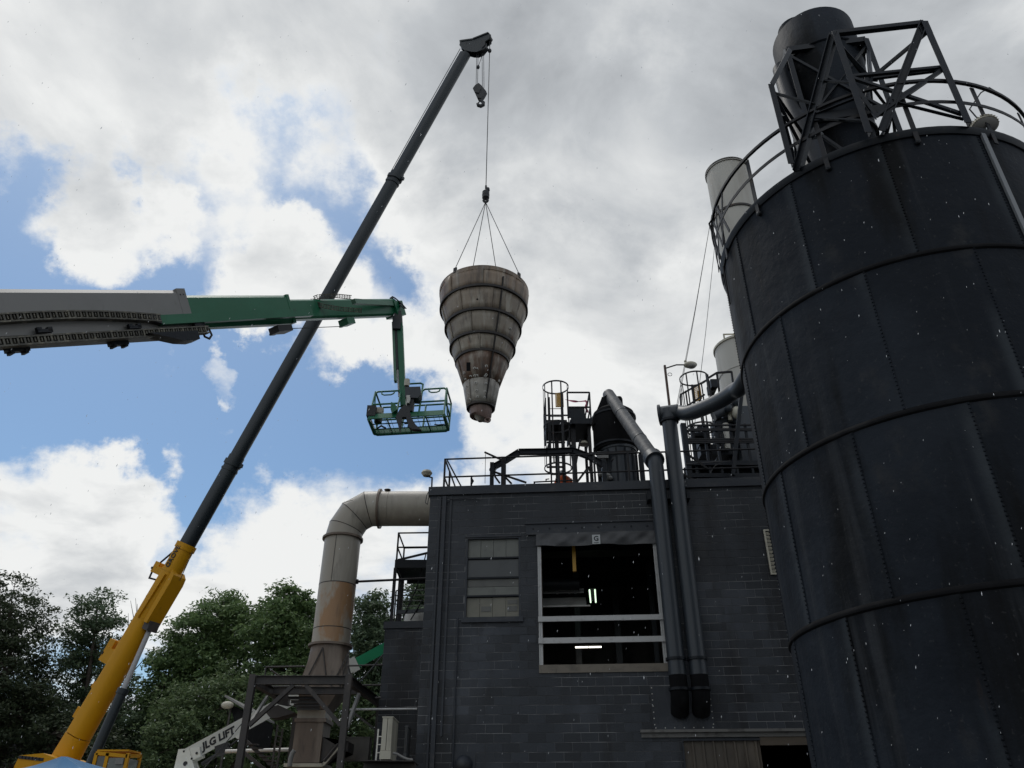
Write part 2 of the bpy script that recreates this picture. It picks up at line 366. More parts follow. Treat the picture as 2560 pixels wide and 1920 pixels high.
m_palegreen = mat('faded_green', (.10, .21, .14), .5, layers=[((.06, .15, .10), (3, 3, 3), .45, .7, .7)])
m_brightgreen = mat('bright_green', (.02, .29, .13), .42, layers=[((.015, .2, .09), (1.5, 1.5, 1.5), .5, .7, .6)])
m_liftgrey = mat('lift_grey', (.22, .215, .205), .45, layers=[((.17, .165, .155), (1.1, 1.1, 1.1), .45, .7, .6), ((.11, .1, .095), (5, 5, 5), .64, .8, .4)])
m_chain = mat('carrier_chain', (.09, .085, .068), .6, layers=[((.22, .20, .15), (14, 14, 14), .48, .66, .9)], rand=.35)
m_white = mat('white_lift_paint', (.66, .67, .62), .42, layers=[((.5, .5, .45), (2, 2, 2), .5, .7, .5), ((.2, .2, .18), (7, 7, 7), .66, .8, .4)])
m_text = mat('lettering', (.012, .013, .018), .5)
m_beige = mat('weathered_beige', (.50, .47, .38), .55, layers=[((.25, .23, .18), (3, 3, .7), .46, .7, .7), ((.12, .11, .09), (6, 6, 1), .62, .78, .5)])
m_alu = mat('aluminium_rail', (.50, .50, .49), .42, .4, layers=[((.3, .29, .28), (7, 7, 7), .5, .72, .6)])
m_chrome = mat('chrome_rod', (.40, .40, .41), .22, 1.0)
m_rope = mat('wire_rope', (.035, .035, .037), .5, .3)
m_hook = mat('hook_steel', (.016, .018, .021), .5, layers=[((.05, .045, .04), (6, 6, 6), .5, .7, .6)])
m_panel = [mat('window_panel_%d' % i, c, .5, layers=[(c2, (2.2, 2.2, 3), .45, .7, .7), ((.07, .07, .065), (4, 4, 1.2), .6, .78, .6)]) for i, (c, c2) in enumerate([((.17, .175, .155), (.12, .125, .115)), ((.085, .09, .092), (.065, .068, .07)), ((.13, .13, .118), (.085, .085, .08)), ((.20, .19, .15), (.14, .135, .11))])]
m_tarp = mat('grey_tarpaulin', (.075, .076, .08), .5, layers=[((.045, .046, .05), (3, 3, 3), .45, .7, .7)])
m_sign = mat('sign_plate', (.50, .52, .52), .5, layers=[((.38, .4, .4), (8, 8, 8), .5, .7, .6)])
m_concrete = mat('concrete_sill', (.21, .185, .15), .8, layers=[((.13, .115, .095), (3, 3, 5), .46, .7, .7), ((.04, .038, .036), (7, 7, 1.6), .60, .72, .7)])
m_wood = mat('old_wood', (.17, .105, .055), .7, layers=[((.07, .045, .03), (8, 8, .8), .45, .7, .8)])
m_ply = mat('rough_plank', (.12, .095, .07), .75, layers=[((.06, .05, .04), (.8, 8, 8), .45, .7, .8)])
m_rustpanel = mat('corrugated_brown', (.10, .085, .068), .6, layers=[((.16, .13, .10), (1.5, 1.5, .5), .45, .68, .7), ((.05, .036, .027), (3, 3, 1), .52, .72, .7)])
m_ochre = mat('ochre_yellow', (.52, .29, .035), .5, layers=[((.34, .16, .02), (5, 5, 5), .5, .7, .6)])
m_whitepaint = mat('white_sheet', (.70, .68, .63), .5, layers=[((.42, .40, .36), (2, 2, 2), .5, .7, .6)])
m_tank = mat('old_white_tank', (.50, .48, .43), .55, layers=[((.36, .33, .28), (1.4, 1.4, .2), .45, .68, .8), ((.22, .14, .08), (1.2, 1.2, .3), .62, .78, .6)])
m_tube = mat('lamp_tube', (.8, .8, .8), .4, emit=((1.0, .95, .84), 3.0))
m_tubegreen = mat('lamp_tube_greenish', (.8, .8, .8), .4, emit=((.75, 1.0, .72), 1.5))
m_glass = mat('tinted_glass', (.03, .04, .042), .08, spec=.6)
m_cabglass = mat('cab_glass', (.10, .115, .11), .12, spec=.6)
m_lampglass = mat('lamp_lens', (.30, .29, .27), .25)
m_blue = mat('blue_canopy_cloth', (.05, .18, .35), .6, layers=[((.04, .14, .28), (1.5, 1.5, 1.5), .45, .7, .6)])
m_orange = mat('orange_cloth', (.75, .13, .02), .7, layers=[((.5, .08, .015), (9, 9, 9), .5, .7, .6)])
m_hat = mat('grey_hard_hat', (.24, .25, .26), .4)
m_skin = mat('skin', (.42, .24, .17), .55)
m_jeans = mat('work_trousers', (.035, .04, .06), .8)
m_pink = mat('pink_tape', (.55, .12, .20), .5)
m_asphalt = mat('asphalt', (.055, .054, .053), .9, layers=[((.085, .083, .08), (.3, .3, .3), .45, .7, .7), ((.035, .035, .034), (2, 2, 2), .5, .7, .6)], bump=(30, .4))
m_bark = mat('bark', (.055, .043, .033), .9, layers=[((.095, .08, .065), (4, 4, 1), .45, .7, .7)], bump=(9, .6))
m_drop = mat('pale_flake', (.78, .79, .80), .5)
m_shed = mat('dark_corrugated', (.013, .013, .014), .6, layers=[((.025, .024, .024), (1, 1, 3), .5, .7, .7)])
m_roofing = mat('roof_felt', (.05, .05, .052), .9)
def leaf_mat(name, c1, c2):
    m = bpy.data.materials.new(name); m.use_nodes = True; nt = m.node_tree; nd, lk = nt.nodes, nt.links
    b = nd['Principled BSDF']; b.inputs['Roughness'].default_value = .55; b.inputs['Specular IOR Level'].default_value = .3
    g = nd.new('ShaderNodeNewGeometry'); mx = nd.new('ShaderNodeMix'); mx.data_type = 'RGBA'
    lk.new(g.outputs['Random Per Island'], mx.inputs[0]); mx.inputs[6].default_value = (*c1, 1); mx.inputs[7].default_value = (*c2, 1)
    lk.new(mx.outputs[2], b.inputs['Base Color'])
    tr = nd.new('ShaderNodeBsdfTranslucent'); lk.new(mx.outputs[2], tr.inputs[0])
    ms = nd.new('ShaderNodeMixShader'); ms.inputs[0].default_value = .32
    lk.new(b.outputs[0], ms.inputs[1]); lk.new(tr.outputs[0], ms.inputs[2]); lk.new(ms.outputs[0], nd['Material Output'].inputs[0])
    return m
m_leafs = [leaf_mat('leaf_mid', (.095, .155, .068), (.20, .285, .11)), leaf_mat('leaf_dark', (.088, .135, .066), (.18, .24, .105)),
           leaf_mat('leaf_blue', (.075, .118, .070), (.17, .225, .125)), leaf_mat('leaf_brown', (.038, .058, .032), (.085, .105, .055))]

# ------------------------------------------------------------------ the ground
g = MB(); nx = 12
g.add([(-700 + 1400*i/nx, -300 + 1400*j/nx, 0) for i in range(nx + 1) for j in range(nx + 1)],
      [(i*(nx + 1) + j, (i + 1)*(nx + 1) + j, (i + 1)*(nx + 1) + j + 1, i*(nx + 1) + j + 1) for i in range(nx) for j in range(nx)])
tag(g.build('ground', m_asphalt), kind='structure')

# ------------------------------------------------------------------ the black block building
YAW = R(4.5); D0 = 19.65
TV = Vector((math.cos(YAW), -math.sin(YAW), 0)); NB = Vector((math.sin(YAW), math.cos(YAW), 0)); OW = Vector((0, D0, 0))
WMAT = Matrix.Translation(OW) @ Matrix.Rotation(-YAW, 4, 'Z')
def W(s, d, z): return OW + TV*s + NB*d + Vector((0, 0, z))
def wl_(px, py, d=0.0):            # along the wall and height of the wall point seen at (px, py), d metres behind its face
    r = ray(px, py); k = (d + OW.dot(NB)) / r.dot(NB)
    P = Vector((0, 0, EYE)) + r*k
    return (P - OW).dot(TV), P.z
def on(q, d=0.0): return W(*(lambda a: (a[0], d, a[1]))(wl_(q[0], q[1], d)))
SL, ZT = wl_(1077, 1219); SR = 13.5
OP = [wl_(*z9(948, 900))[0], wl_(*z9(1925, 520))[0] + .02, wl_(*z9(1400, 1464))[1], wl_(*z9(1400, 381))[1]]   # big opening s0 s1 z0 z1
WI = [wl_(*z9(342, 700))[0], wl_(*z9(802, 700))[0], wl_(*z9(570, 1072))[1], wl_(*z9(570, 408))[1]]           # panelled window
DO = [wl_(*z10(585, 1400))[0], wl_(*z10(585, 1400))[0] + 3.9, 0.0, wl_(*z10(900, 1375))[1]]                 # lower doorway
bd = thing('factory_building', 'black painted block building with a large open bay and twin pipes down its front', 'building', OW, -YAW)
HOLES = [OP, WI, DO]
def cells(s0, s1, za, zb_, holes):
    ss = sorted({s0, s1} | {v for h in holes for v in h[:2] if s0 < v < s1}); zs = sorted({za, zb_} | {v for h in holes for v in h[2:] if za < v < zb_})
    for a, b in zip(ss, ss[1:]):
        for c, d in zip(zs, zs[1:]):
            ms, mz = (a + b)/2, (c + d)/2
            if not any(h[0] < ms < h[1] and h[2] < mz < h[3] for h in holes): yield a, b, c, d
wallm = MB(WMAT)
for a, b, c, d in cells(SL, SR, 0, ZT - .25, HOLES): wallm.box(a, b, .0045, .30, c, d)
wall_o = wallm.build('front_wall', m_mortar, bd)
sidem = MB(WMAT); sidem.box(SL, SL + .3, .30, 12, 0, ZT - .25); sidem.box(SR - .3, SR, .30, 12, 0, ZT - .25); sidem.box(SL + .3, SR - .3, 11.7, 12, 0, ZT - .25)
sidem.build('side_wall', m_block, bd)
rm = MB(WMAT); rm.box(SL + .3, SR - .3, .30, 11.7, ZT - .62, ZT - .40); rm.build('roof_slab', m_roofing, bd)
cm = MB(WMAT); cm.box(SL - .05, SR, -.055, .34, ZT - .25, ZT + .0); cm.box(SL - .02, SR, -.07, -.055, ZT - .25, ZT - .20)
cm.build('coping', m_trim, bd)
cm = MB(WMAT); cm.box(SL - .05, SL + .34, .34, 12, ZT - .25, ZT); cm.box(SL + .34, SR, 11.66, 12, ZT - .25, ZT); cm.build('coping', m_trim, bd)
# inside of the room
im = MB(WMAT)
im.box(SL + .302, SR - .302, 8.0, 8.1, 0, ZT - .63); im.box(SL + .302, SR - .302, .302, 7.99, 2.55, 2.7)
im.box(OP[0] - 1.6, OP[0] - 1.5, .302, 8.0, 2.7, ZT - .63); im.box(OP[1] + 1.5, OP[1] + 1.6, .302, 8.0, 2.7, ZT - .63)
im.build('interior_room', mat('dim_interior', (.085, .082, .078), .8, layers=[((.02, .02, .02), (1, 1, 1), .45, .65, .8)]), bd)
for (sx, dx, w_) in ((.9, 5.0, .18), (2.2, 6.4, .2), (3.2, 4.2, .14)):
    im = MB(WMAT); im.box(OP[0] + sx, OP[0] + sx + w_, dx, dx + w_, 2.7, ZT - .95); im.build('interior_column', m_pipe, bd)
im = MB(WMAT); im.box(OP[0] + .5, OP[1] + .6, 6.6, 7.0, 5.2, 5.5); im.build('interior_beam', m_pipe, bd)
jm = MB(WMAT)
for k in range(4): jm.box(OP[0] - 1.5, OP[1] + 1.5, 1.2 + 1.7*k, 1.35 + 1.7*k, ZT - .95, ZT - .63)
jm.build('roof_joist', m_black, bd)

# block facing: full blocks that show largest are parts, the rest is one joined facing
COURSE, MOD = .2032, .4064
hw, hh = (MOD - .005)/2, (COURSE - .010)/2
def block_mesh(hw, hh, ch=.0026):
    b = MB(); f = [(-hw, .03, -hh), (hw, .03, -hh), (hw, .03, hh), (-hw, .03, hh)]
    m_ = [(-hw, ch, -hh), (hw, ch, -hh), (hw, ch, hh), (-hw, ch, hh)]
    t = [(-hw + ch, 0, -hh + ch), (hw - ch, 0, -hh + ch), (hw - ch, 0, hh - ch), (-hw + ch, 0, hh - ch)]
    b.loft([f, m_, t]); return b
bme = block_mesh(hw, hh).mesh('block', None, 20); bme.materials.append(m_block)
def facing(parent, s0, s1, za, zb_, holes, dface, limit, zmin, smax, phase=0):
    full, rest = [], MB(WMAT); k = 0
    k0 = int(za / COURSE)
    for k in range(k0, int(zb_ / COURSE) + 1):
        c0, c1 = max(k*COURSE, za), min((k + 1)*COURSE, zb_)
        if c1 - c0 < .03: continue
        s = s0 - (MOD/2 if (k + phase) % 2 else 0)
        while s < s1 - .02:
            a, b = max(s, s0), min(s + MOD, s1); s += MOD
            segs = [(a, b, c0, c1)]
            for h in holes:
                nxt = []
                for (a_, b_, e_, f_) in segs:
                    if b_ <= h[0] or a_ >= h[1] or f_ <= h[2] + .001 or e_ >= h[3] - .001: nxt.append((a_, b_, e_, f_)); continue
                    if a_ < h[0]: nxt.append((a_, h[0], e_, f_))
                    if b_ > h[1]: nxt.append((h[1], b_, e_, f_))
                    if e_ < h[2] - .02: nxt.append((max(a_, h[0]), min(b_, h[1]), e_, h[2]))
                    if f_ > h[3] + .02: nxt.append((max(a_, h[0]), min(b_, h[1]), h[3], f_))
                segs = nxt
            for (a_, b_, e_, f_) in segs:
                if b_ - a_ < .03 or f_ - e_ < .02: continue
                isfull = abs(b_ - a_ - MOD) < 1e-4 and abs(f_ - e_ - COURSE) < 1e-4
                full.append((e_, a_, b_, f_, isfull))
    full.sort(); n = 0
    for (e_, a_, b_, f_, isfull) in full:
        dd = dface + random.uniform(-.0008, .0008)
        if isfull and n < limit and e_ > zmin and a_ < smax:
            o = bpy.data.objects.new('block', bme); COL.objects.link(o); o.parent = parent
            o.location = ((a_ + b_)/2, dd, (e_ + f_)/2); n += 1
        else:
            w2, h2 = (b_ - a_ - .005)/2, (f_ - e_ - .010)/2
            bb = block_mesh(w2, h2)
            rest.add([p + Vector(((a_ + b_)/2, dd, (e_ + f_)/2)) for p in bb.v], bb.f)
    o = rest.build('block_facing', m_block, parent, angle=20); o['kind'] = 'stuff'
PLATE = [wl_(*z10(270, 1000))[0], wl_(*z10(868, 1000))[0], wl_(*z10(500, 1282))[1], wl_(*z10(350, 850))[1]]
facing(bd, SL, SR, 0, ZT - .25, HOLES + [PLATE], 0.0, 288, 2.7, 6.2)

# lintel over the bay, its bolts, tarpaulin, sign, rails, sill
LT = [wl_(*z9(846, 320))[0], wl_(*z9(1925, 320))[0], OP[3] + .004, wl_(*z9(1400, 285))[1]]
lm = MB(WMAT); lm.box(LT[0], LT[1], -.06, -.003, LT[2], LT[3] - .03); lm.box(LT[0] - .02, LT[1] + .02, -.10, -.003, LT[3] - .03, LT[3] + .015)
lint = lm.build('lintel_beam', m_trim, bd)
for k in range(8):
    bm_ = MB(WMAT); s = LT[0] + .2 + k*(LT[1] - LT[0] - .3)/7.3; bm_.box(s - .022, s + .022, -.075, -.06, (LT[2] + LT[3])/2 - .02, (LT[2] + LT[3])/2 + .02); bm_.build('bolt', m_black, lint)
tz0, tz1 = wl_(*z9(1400, 478))[1], OP[3] + .03
tm = MB(WMAT); n_ = 60; rows = 10
def tw(s, t): return -.05 - .03*math.sin((s*2.1 + t*1.6)*2.2)*t - .022*math.sin(s*7.3 - t*4)*t - .012*math.sin(s*17 + t*6)*t*(1 - t)*3
vs = []
for j in range(rows + 1):
    t = j/rows
    for i in range(n_ + 1):
        s = OP[0] - .03 + (OP[1] - OP[0] + .06)*i/n_
        vs.append((s, tw(s, t) - .012, tz1 + (tz0 - tz1)*t + .012*math.sin(s*3.1)*t))
tm.add(vs, [(j*(n_ + 1) + i, j*(n_ + 1) + i + 1, (j + 1)*(n_ + 1) + i + 1, (j + 1)*(n_ + 1) + i) for j in range(rows) for i in range(n_)])
tarp = tm.build('tarpaulin_valance', m_tarp, bd, angle=80)
sg = wl_(*z9(1393, 404)), wl_(*z9(1463, 478))
sm = MB(WMAT); sm.box(sg[0][0], sg[1][0], -.15, -.135, sg[1][1], sg[0][1]); sp_ = sm.build('sign_plate', m_sign, bd)
sc_, sz_ = (sg[0][0] + sg[1][0])/2, (sg[0][1] + sg[1][1])/2; hgt = sg[0][1] - sg[1][1]
text_on('lettering', 'G', W(sc_, -.1505, sz_ + hgt*.06), TV, (0, 0, 1), hgt*.52, m_text, sp_, .006, extr=.002)
sm = MB(WMAT); sm.box(sc_ - .075, sc_ + .075, -.152, -.150, sz_ - hgt*.36, sz_ - hgt*.31); sm.box(sc_ - .055, sc_ + .055, -.152, -.150, sz_ - hgt*.43, sz_ - hgt*.40)
sm.build('small_print_line', m_text, sp_)
for q in (955, 1918):
    p0 = wl_(*z9(q, 484)); sx = OP[0] + .045 if q < 1000 else OP[1] - .045
    jm = MB(WMAT); jm.box(sx - .045, sx - .012, -.02, .05, OP[2], tz0); jm.box(sx - .008, sx + .045, -.012, .07, OP[2], tz0); jm.build('bay_rail', m_alu, bd)
for (ya, yb) in ((1062, 1108), (1240, 1290)):
    za, zc_ = wl_(*z9(1480, yb))[1], wl_(*z9(1480, ya))[1]
    jm = MB(WMAT); jm.box(OP[0] - .01, OP[1] + .03, -.075, -.022, za + .01, zc_); jm.box(OP[0] - .01, OP[1] + .03, -.022, .03, zc_ - .012, zc_); jm.build('guard_bar', m_alu, bd)
jm = MB(WMAT); jm.box(OP[0] + .0, OP[0] + .10, .072, .28, OP[2], OP[3] - .05); jm.build('timber_jamb', m_ply, bd)
sz0 = wl_(*z9(1480, 1530))[1]
jm = MB(WMAT); jm.box(OP[0] - .01, OP[1] + .12, -.03, .30, sz0, OP[2] + .002); jm.build('bay_sill', m_concrete, bd)

# panelled window: bands of sheet with upright joints, steel frames, sill and head
def wy(v): return wl_(*z9(570, v))[1]
def wx(v): return wl_(*z9(v, 700))[0]
wf = thing_part = None
fm = MB(WMAT); x0, x1, zA, zB = WI
for (a, b) in ((x0, x0 + .05), (x1 - .05, x1)): fm.box(a, b, .0, .12, zA, zB)
fm.box(x0 + .05, x1 - .05, .0, .12, zB - .04, zB)
window = fm.build('window', m_trim, bd)
bands = [(565, 415, 4, m_panel[0], .075), (735, 590, 1, m_panel[1], .05), (812, 748, 1, m_panel[2], .06), (885, 816, 1, m_panel[0], .055), (1072, 905, 4, m_panel[3], .065)]
for (yb, ya, n, mm, dd) in bands:
    z0_, z1_ = wy(yb), wy(ya); xx0, xx1 = x0 + .052, x1 - .052
    for k in range(n):
        pm = MB(WMAT); a = xx0 + (xx1 - xx0)*k/n + .004; b = xx0 + (xx1 - xx0)*(k + 1)/n - .004
        pm.box(a, b, dd + random.uniform(-.006, .006), dd + .03, z0_, z1_); pane = pm.build('window_panel', mm, window)
for (k, ym, h_) in ((1, 1000, .13), (3, 1000, .13), (3, 940, .1)):
    pm = MB(WMAT); a = xx0 + (xx1 - xx0)*(k + .12)/4; b = xx0 + (xx1 - xx0)*(k + .88)/4
    pm.box(a, b, .052, .0655, wy(ym + 20), wy(ym + 20) + h_); pm.build('patch_panel', m_panel[2], window)
pm = MB(WMAT)
for yv in (578, 742, 893): pm.box(x0 + .05, x1 - .05, .01, .12, wy(yv) - .022, wy(yv) + .022)
for xv in (355, 790): pm.box(wx(xv) - .018, wx(xv) + .018, .008, .05, wy(890), wy(580))
pm.build('sash_bar', m_black, window)
pm = MB(WMAT); pm.box(x0 - .06, x1 + .06, -.07, .10, zA - .13, zA - .003); pm.build('window_sill', m_trim, bd)
pm = MB(WMAT); pm.box(x0 - .02, x1 + .02, -.025, -.001, zB + .0, zB + .04); pm.build('window_head', m_trim, bd)

# lower doorway: canopy angle, header board, corrugated sheets
c0 = wl_(*z10(160, 1300)); c1 = wl_(*z10(1800, 1290))
cm = MB(WMAT); cm.box(c0[0], c1[0] + .4, -.12, -.003, c0[1] - .03, c0[1] + .03); cm.box(c0[0] + .02, c1[0] + .4, -.04, -.003, c0[1] - .13, c0[1] - .03); cm.build('canopy_angle', mat('galvanised_edge', (.17, .165, .155), .5, .3, layers=[((.07, .065, .06), (5, 5, 5), .5, .7, .7)]), bd)
hb = wl_(*z10(1335, 1345)), wl_(*z10(1335, 1435))
cm = MB(WMAT); cm.box(hb[0][0], DO[1], -.015, .1, hb[1][1], hb[0][1]); cm.build('header_board', m_ply, bd)
s_ = DO[0] + .01; rib = (hb[0][0] - DO[0] - .02)/7.2
while s_ < hb[0][0] - .02:
    b = min(s_ + rib - .004, hb[0][0] - .01); cm = MB(WMAT)
    w_ = b - s_; prof = [(s_, .05), (s_ + .72*w_, .05), (s_ + .78*w_, .015), (s_ + .94*w_, .015), (b, .05)]
    cm.loft([[(x, y, z) for (x, y) in prof] + [(x, y + .006, z) for (x, y) in reversed(prof)] for z in (.0, DO[3] - .03)]); cm.build('corrugated_sheet', m_rustpanel, bd)
    s_ += rib
cm = MB(WMAT); cm.box(DO[0] - .03, hb[0][0] + .01, -.02, .09, DO[3] - .03, DO[3] + .01); cm.box(DO[0] - .03, DO[0] + .0, -.02, .09, 0, DO[3] - .03); cm.build('door_frame', m_trim, bd)
# steel patch plate behind the pipe feet
cm = MB(WMAT); cm.box(PLATE[0], PLATE[1], -.008, .004, PLATE[2], PLATE[3]); patch = cm.build('patch_plate', m_block, bd)
cm = MB(WMAT)
for k in range(7):
    cm = MB(WMAT)
    s = PLATE[0] + .05 + k*(PLATE[1] - PLATE[0] - .1)/6
    cm.box(s - .012, s + .012, -.016, -.008, PLATE[2] + .03, PLATE[2] + .054)
    z = PLATE[2] + .1 + k*(PLATE[3] - PLATE[2] - .15)/6
    cm.build('bolt', m_lug, patch)
    for s2 in (PLATE[0] + .03, PLATE[1] - .03): cm = MB(WMAT); cm.box(s2 - .012, s2 + .012, -.016, -.008, z, z + .024); cm.build('bolt', m_lug, patch)
# louvre half hidden by the silo
l0, l1 = wl_(*zd(1648, 1145)), wl_(*zd(1668, 1242))
cm = MB(WMAT); a, b, c, d = l0[0], l0[0] + 1.0, l1[1], l0[1]
cm.box(a, a + .04, -.05, -.002, c, d); cm.box(b - .04, b, -.05, -.002, c, d); cm.box(a + .04, b - .04, -.05, -.002, d - .04, d); cm.box(a + .04, b - .04, -.05, -.002, c, c + .04)
louv = cm.build('louvre_vent', m_beige, bd)
for k in range(11):
    z = c + .06 + k*(d - c - .1)/11; cm = MB(WMAT); cm.obox((a/2 + b/2, -.028, z + .03), ((b - a)/2 - .042, 0, 0), (0, .016, -.03), (0, .004, .004)); cm.build('louvre_blade', m_beige, louv)
# downspout, conduits and corner strips at the left end
for (xa, w_, dp, zl) in ((150, .10, .09, 0.0), (112, .05, .05, 0.0), (205, .05, .04, 3.6)):
    s = wl_(*z9(xa, 600))[0]; cm = MB(WMAT); cm.box(s - w_/2, s + w_/2, -dp, -.004, zl, ZT - .30); cm.build('downspout' if w_ > .09 else 'wall_strip', m_trim, bd)
s = wl_(*z9(275, 1300))[0]; cm = MB(); cm.tube([W(s, -.05, 2.6), W(s, -.05, wl_(*z9(275, 1080))[1])], .022, 8)
cm.build('conduit', m_trim, bd); cm = MB(); s2 = wl_(*z9(180, 160))[0]; cm.tube([W(s2, -.05, ZT - 1.4), W(s2, -.05, ZT - .5), W(s2 + .12, -.05, ZT - .38), W(s2 + .75, -.05, ZT - .36), W(s2 + .95, -.05, ZT - .42)], .012, 6)
cm.build('conduit', m_trim, bd)
# hood over the pipe hole low on the wall
hp = on(z13(1025, 1390)); hood = MB()
rh = size(23, hp)
for i in range(1):
    rings = []
    for j in range(7):
        t = j/6*math.pi/2
        rings.append([hp - NB*(.28*math.sin(t)) + TV*rh*max(math.cos(t), .03)*math.cos(2*math.pi*k/24) + Vector((0, 0, 1))*rh*max(math.cos(t), .03)*math.sin(2*math.pi*k/24) for k in range(24)])
    hood.loft(rings)
hood.build('vent_hood', m_trim, bd, angle=60)
cm = MB(); cm.obox(hp - NB*.012, TV*(rh + .06), NB*.012, Vector((0, 0, rh + .06))); cm.build('hood_flange', m_trim, bd)

# things hanging inside the open bay
def strip_light(q0, q1, d0, d1, label, mt, n=1, gap=.0):
    p0, p1 = on(q0, d0), on(q1, d1); t = thing('strip_light', label, 'strip light', (p0 + p1)/2 + Vector((0, 0, .09)), -YAW, 'strip lights inside the bay')
    b = MB(); b.bar(p0 + Vector((0, 0, .07)), p1 + Vector((0, 0, .07)), .14, .05); b.build('fixture_body', m_dark, t)
    for k in range(n):
        o = (p1 - p0).cross(Vector((0, 0, 1))).normalized()*gap*(k - (n - 1)/2)
        for (u, v) in ((0, .485), (.515, 1)):
            b = MB(); b.tube([p0.lerp(p1, u) + o, p0.lerp(p1, v) + o], .022, 8); b.build('lamp_tube', mt, t)
strip_light(z9(1255, 1322), z9(1472, 1318), 4.0, 4.0, 'lit fluorescent strip low in the dark bay below the guard bars', m_tube)
strip_light(z9(1395, 845), z9(1404, 948), 3.0, 4.6, 'greenish twin tube lamp receding into the dark bay above the guard bars', m_tubegreen, 2, .16)
a = wl_(*z9(1000, 895), 2.0); b = wl_(*z9(1342, 895), 2.0)
a2 = wl_(*z9(1000, 983), 1.5); cm = MB(WMAT); xq = [OP[0] - 1.2, b[0]]; cm.loft([[(x, 2.3, a[1] + .02), (x, 1.5, a2[1]), (x, 1.5, a2[1] - .03), (x, 2.36, a[1] - .01)] for x in xq]); cm.box(OP[0] - 1.2, b[0] + .10, 1.44, 1.498, a2[1] - .03, a2[1] + .005)
tag(cm.build('duct_tray', m_whitepaint), 'white sheet metal tray hanging inside the open bay', 'tray')
cm = MB(WMAT); z_ = wl_(*z9(1150, 800), 1.8)[1]; e_ = wl_(*z9(1290, 800), 1.8)[0]
cm.tube([(OP[0] - 1.2, 1.8, z_), (e_, 1.8, z_)], .16, 14); t = thing('ceiling_pipe', 'dark fat pipe running along the ceiling of the open bay', 'pipe', W(OP[0], 1.8, z_), -YAW)
cm.build('pipe_run', m_black, t)
cm = MB(WMAT)
for v in (846, 866): cm.tube([(OP[0] - 1.2, 2.1, wl_(*z9(1150, v), 2.1)[1]), (wl_(*z9(1325, v), 2.1)[0], 2.1, wl_(*z9(1150, v), 2.1)[1])], .03, 8)
for v in (1105, 1205, 1255): s = wl_(*z9(v, 850), 2.1)[0]; cm.box(s - .03, s + .03, 2.06, 2.14, wl_(*z9(1150, 878), 2.1)[1], wl_(*z9(1150, 840), 2.1)[1])
cm.build('small_pipe', m_alu, t)
cm = MB(WMAT); sa, sb = wl_(*z9(1231, 600), .36)[0], wl_(*z9(1260, 600), .36)[0]; cm.box(sa, sb, .36, .46, wl_(*z9(1245, 690), .36)[1], OP[3] + .3)
tag(cm.build('timber_post', m_ochre), 'ochre yellow upright hanging from the bay ceiling', 'post')

# ------------------------------------------------------------------ the low annex at the left end
DA = 3.0
aL = wl_(*z13(248, 40), DA); aTop = wl_(*z3(1000, 1335), DA)[1]; aT0 = wl_(*z3(1000, 1400), DA)[1]
an = thing('annex_building', 'low black block annex behind the left corner carrying a steel platform', 'building', W(aL[0], DA, 0), -YAW)
cm = MB(WMAT); cm.box(aL[0], SL - .005, DA + .0045, DA + 2.6, 0, aT0); cm.build('annex_wall', m_mortar, an)
cm = MB(WMAT); cm.box(aL[0] - .04, SL - .005, DA - .06, DA + 2.65, aT0, aTop); cm.build('roof_edge', m_trim, an)
_af, _am = WM[an.name], WMAT
full0 = MB(WMAT)
k = 0
for k in range(int(2.6/COURSE), int(aT0/COURSE) + 1):
    c0_, c1_ = k*COURSE, min((k + 1)*COURSE, aT0); s = aL[0] - (MOD/2 if k % 2 else 0)
    while s < SL - .03:
        a, b = max(s, aL[0]), min(s + MOD, SL - .006); s += MOD
        if b - a < .03 or c1_ - c0_ < .03: continue
        bb = block_mesh((b - a - .005)/2, (c1_ - c0_ - .010)/2) if (b - a < MOD - .01 or c1_ - c0_ < COURSE - .01) else None
        if bb is None: o = bpy.data.objects.new('block', bme)
        else:
            me = bb.mesh('block', None, 20); me.materials.append(m_block); o = bpy.data.objects.new('block', me)
        COL.objects.link(o); o.parent = an
        o.location = ((a + b)/2 - aL[0], random.uniform(-.0008, .0008), (c0_ + c1_)/2)

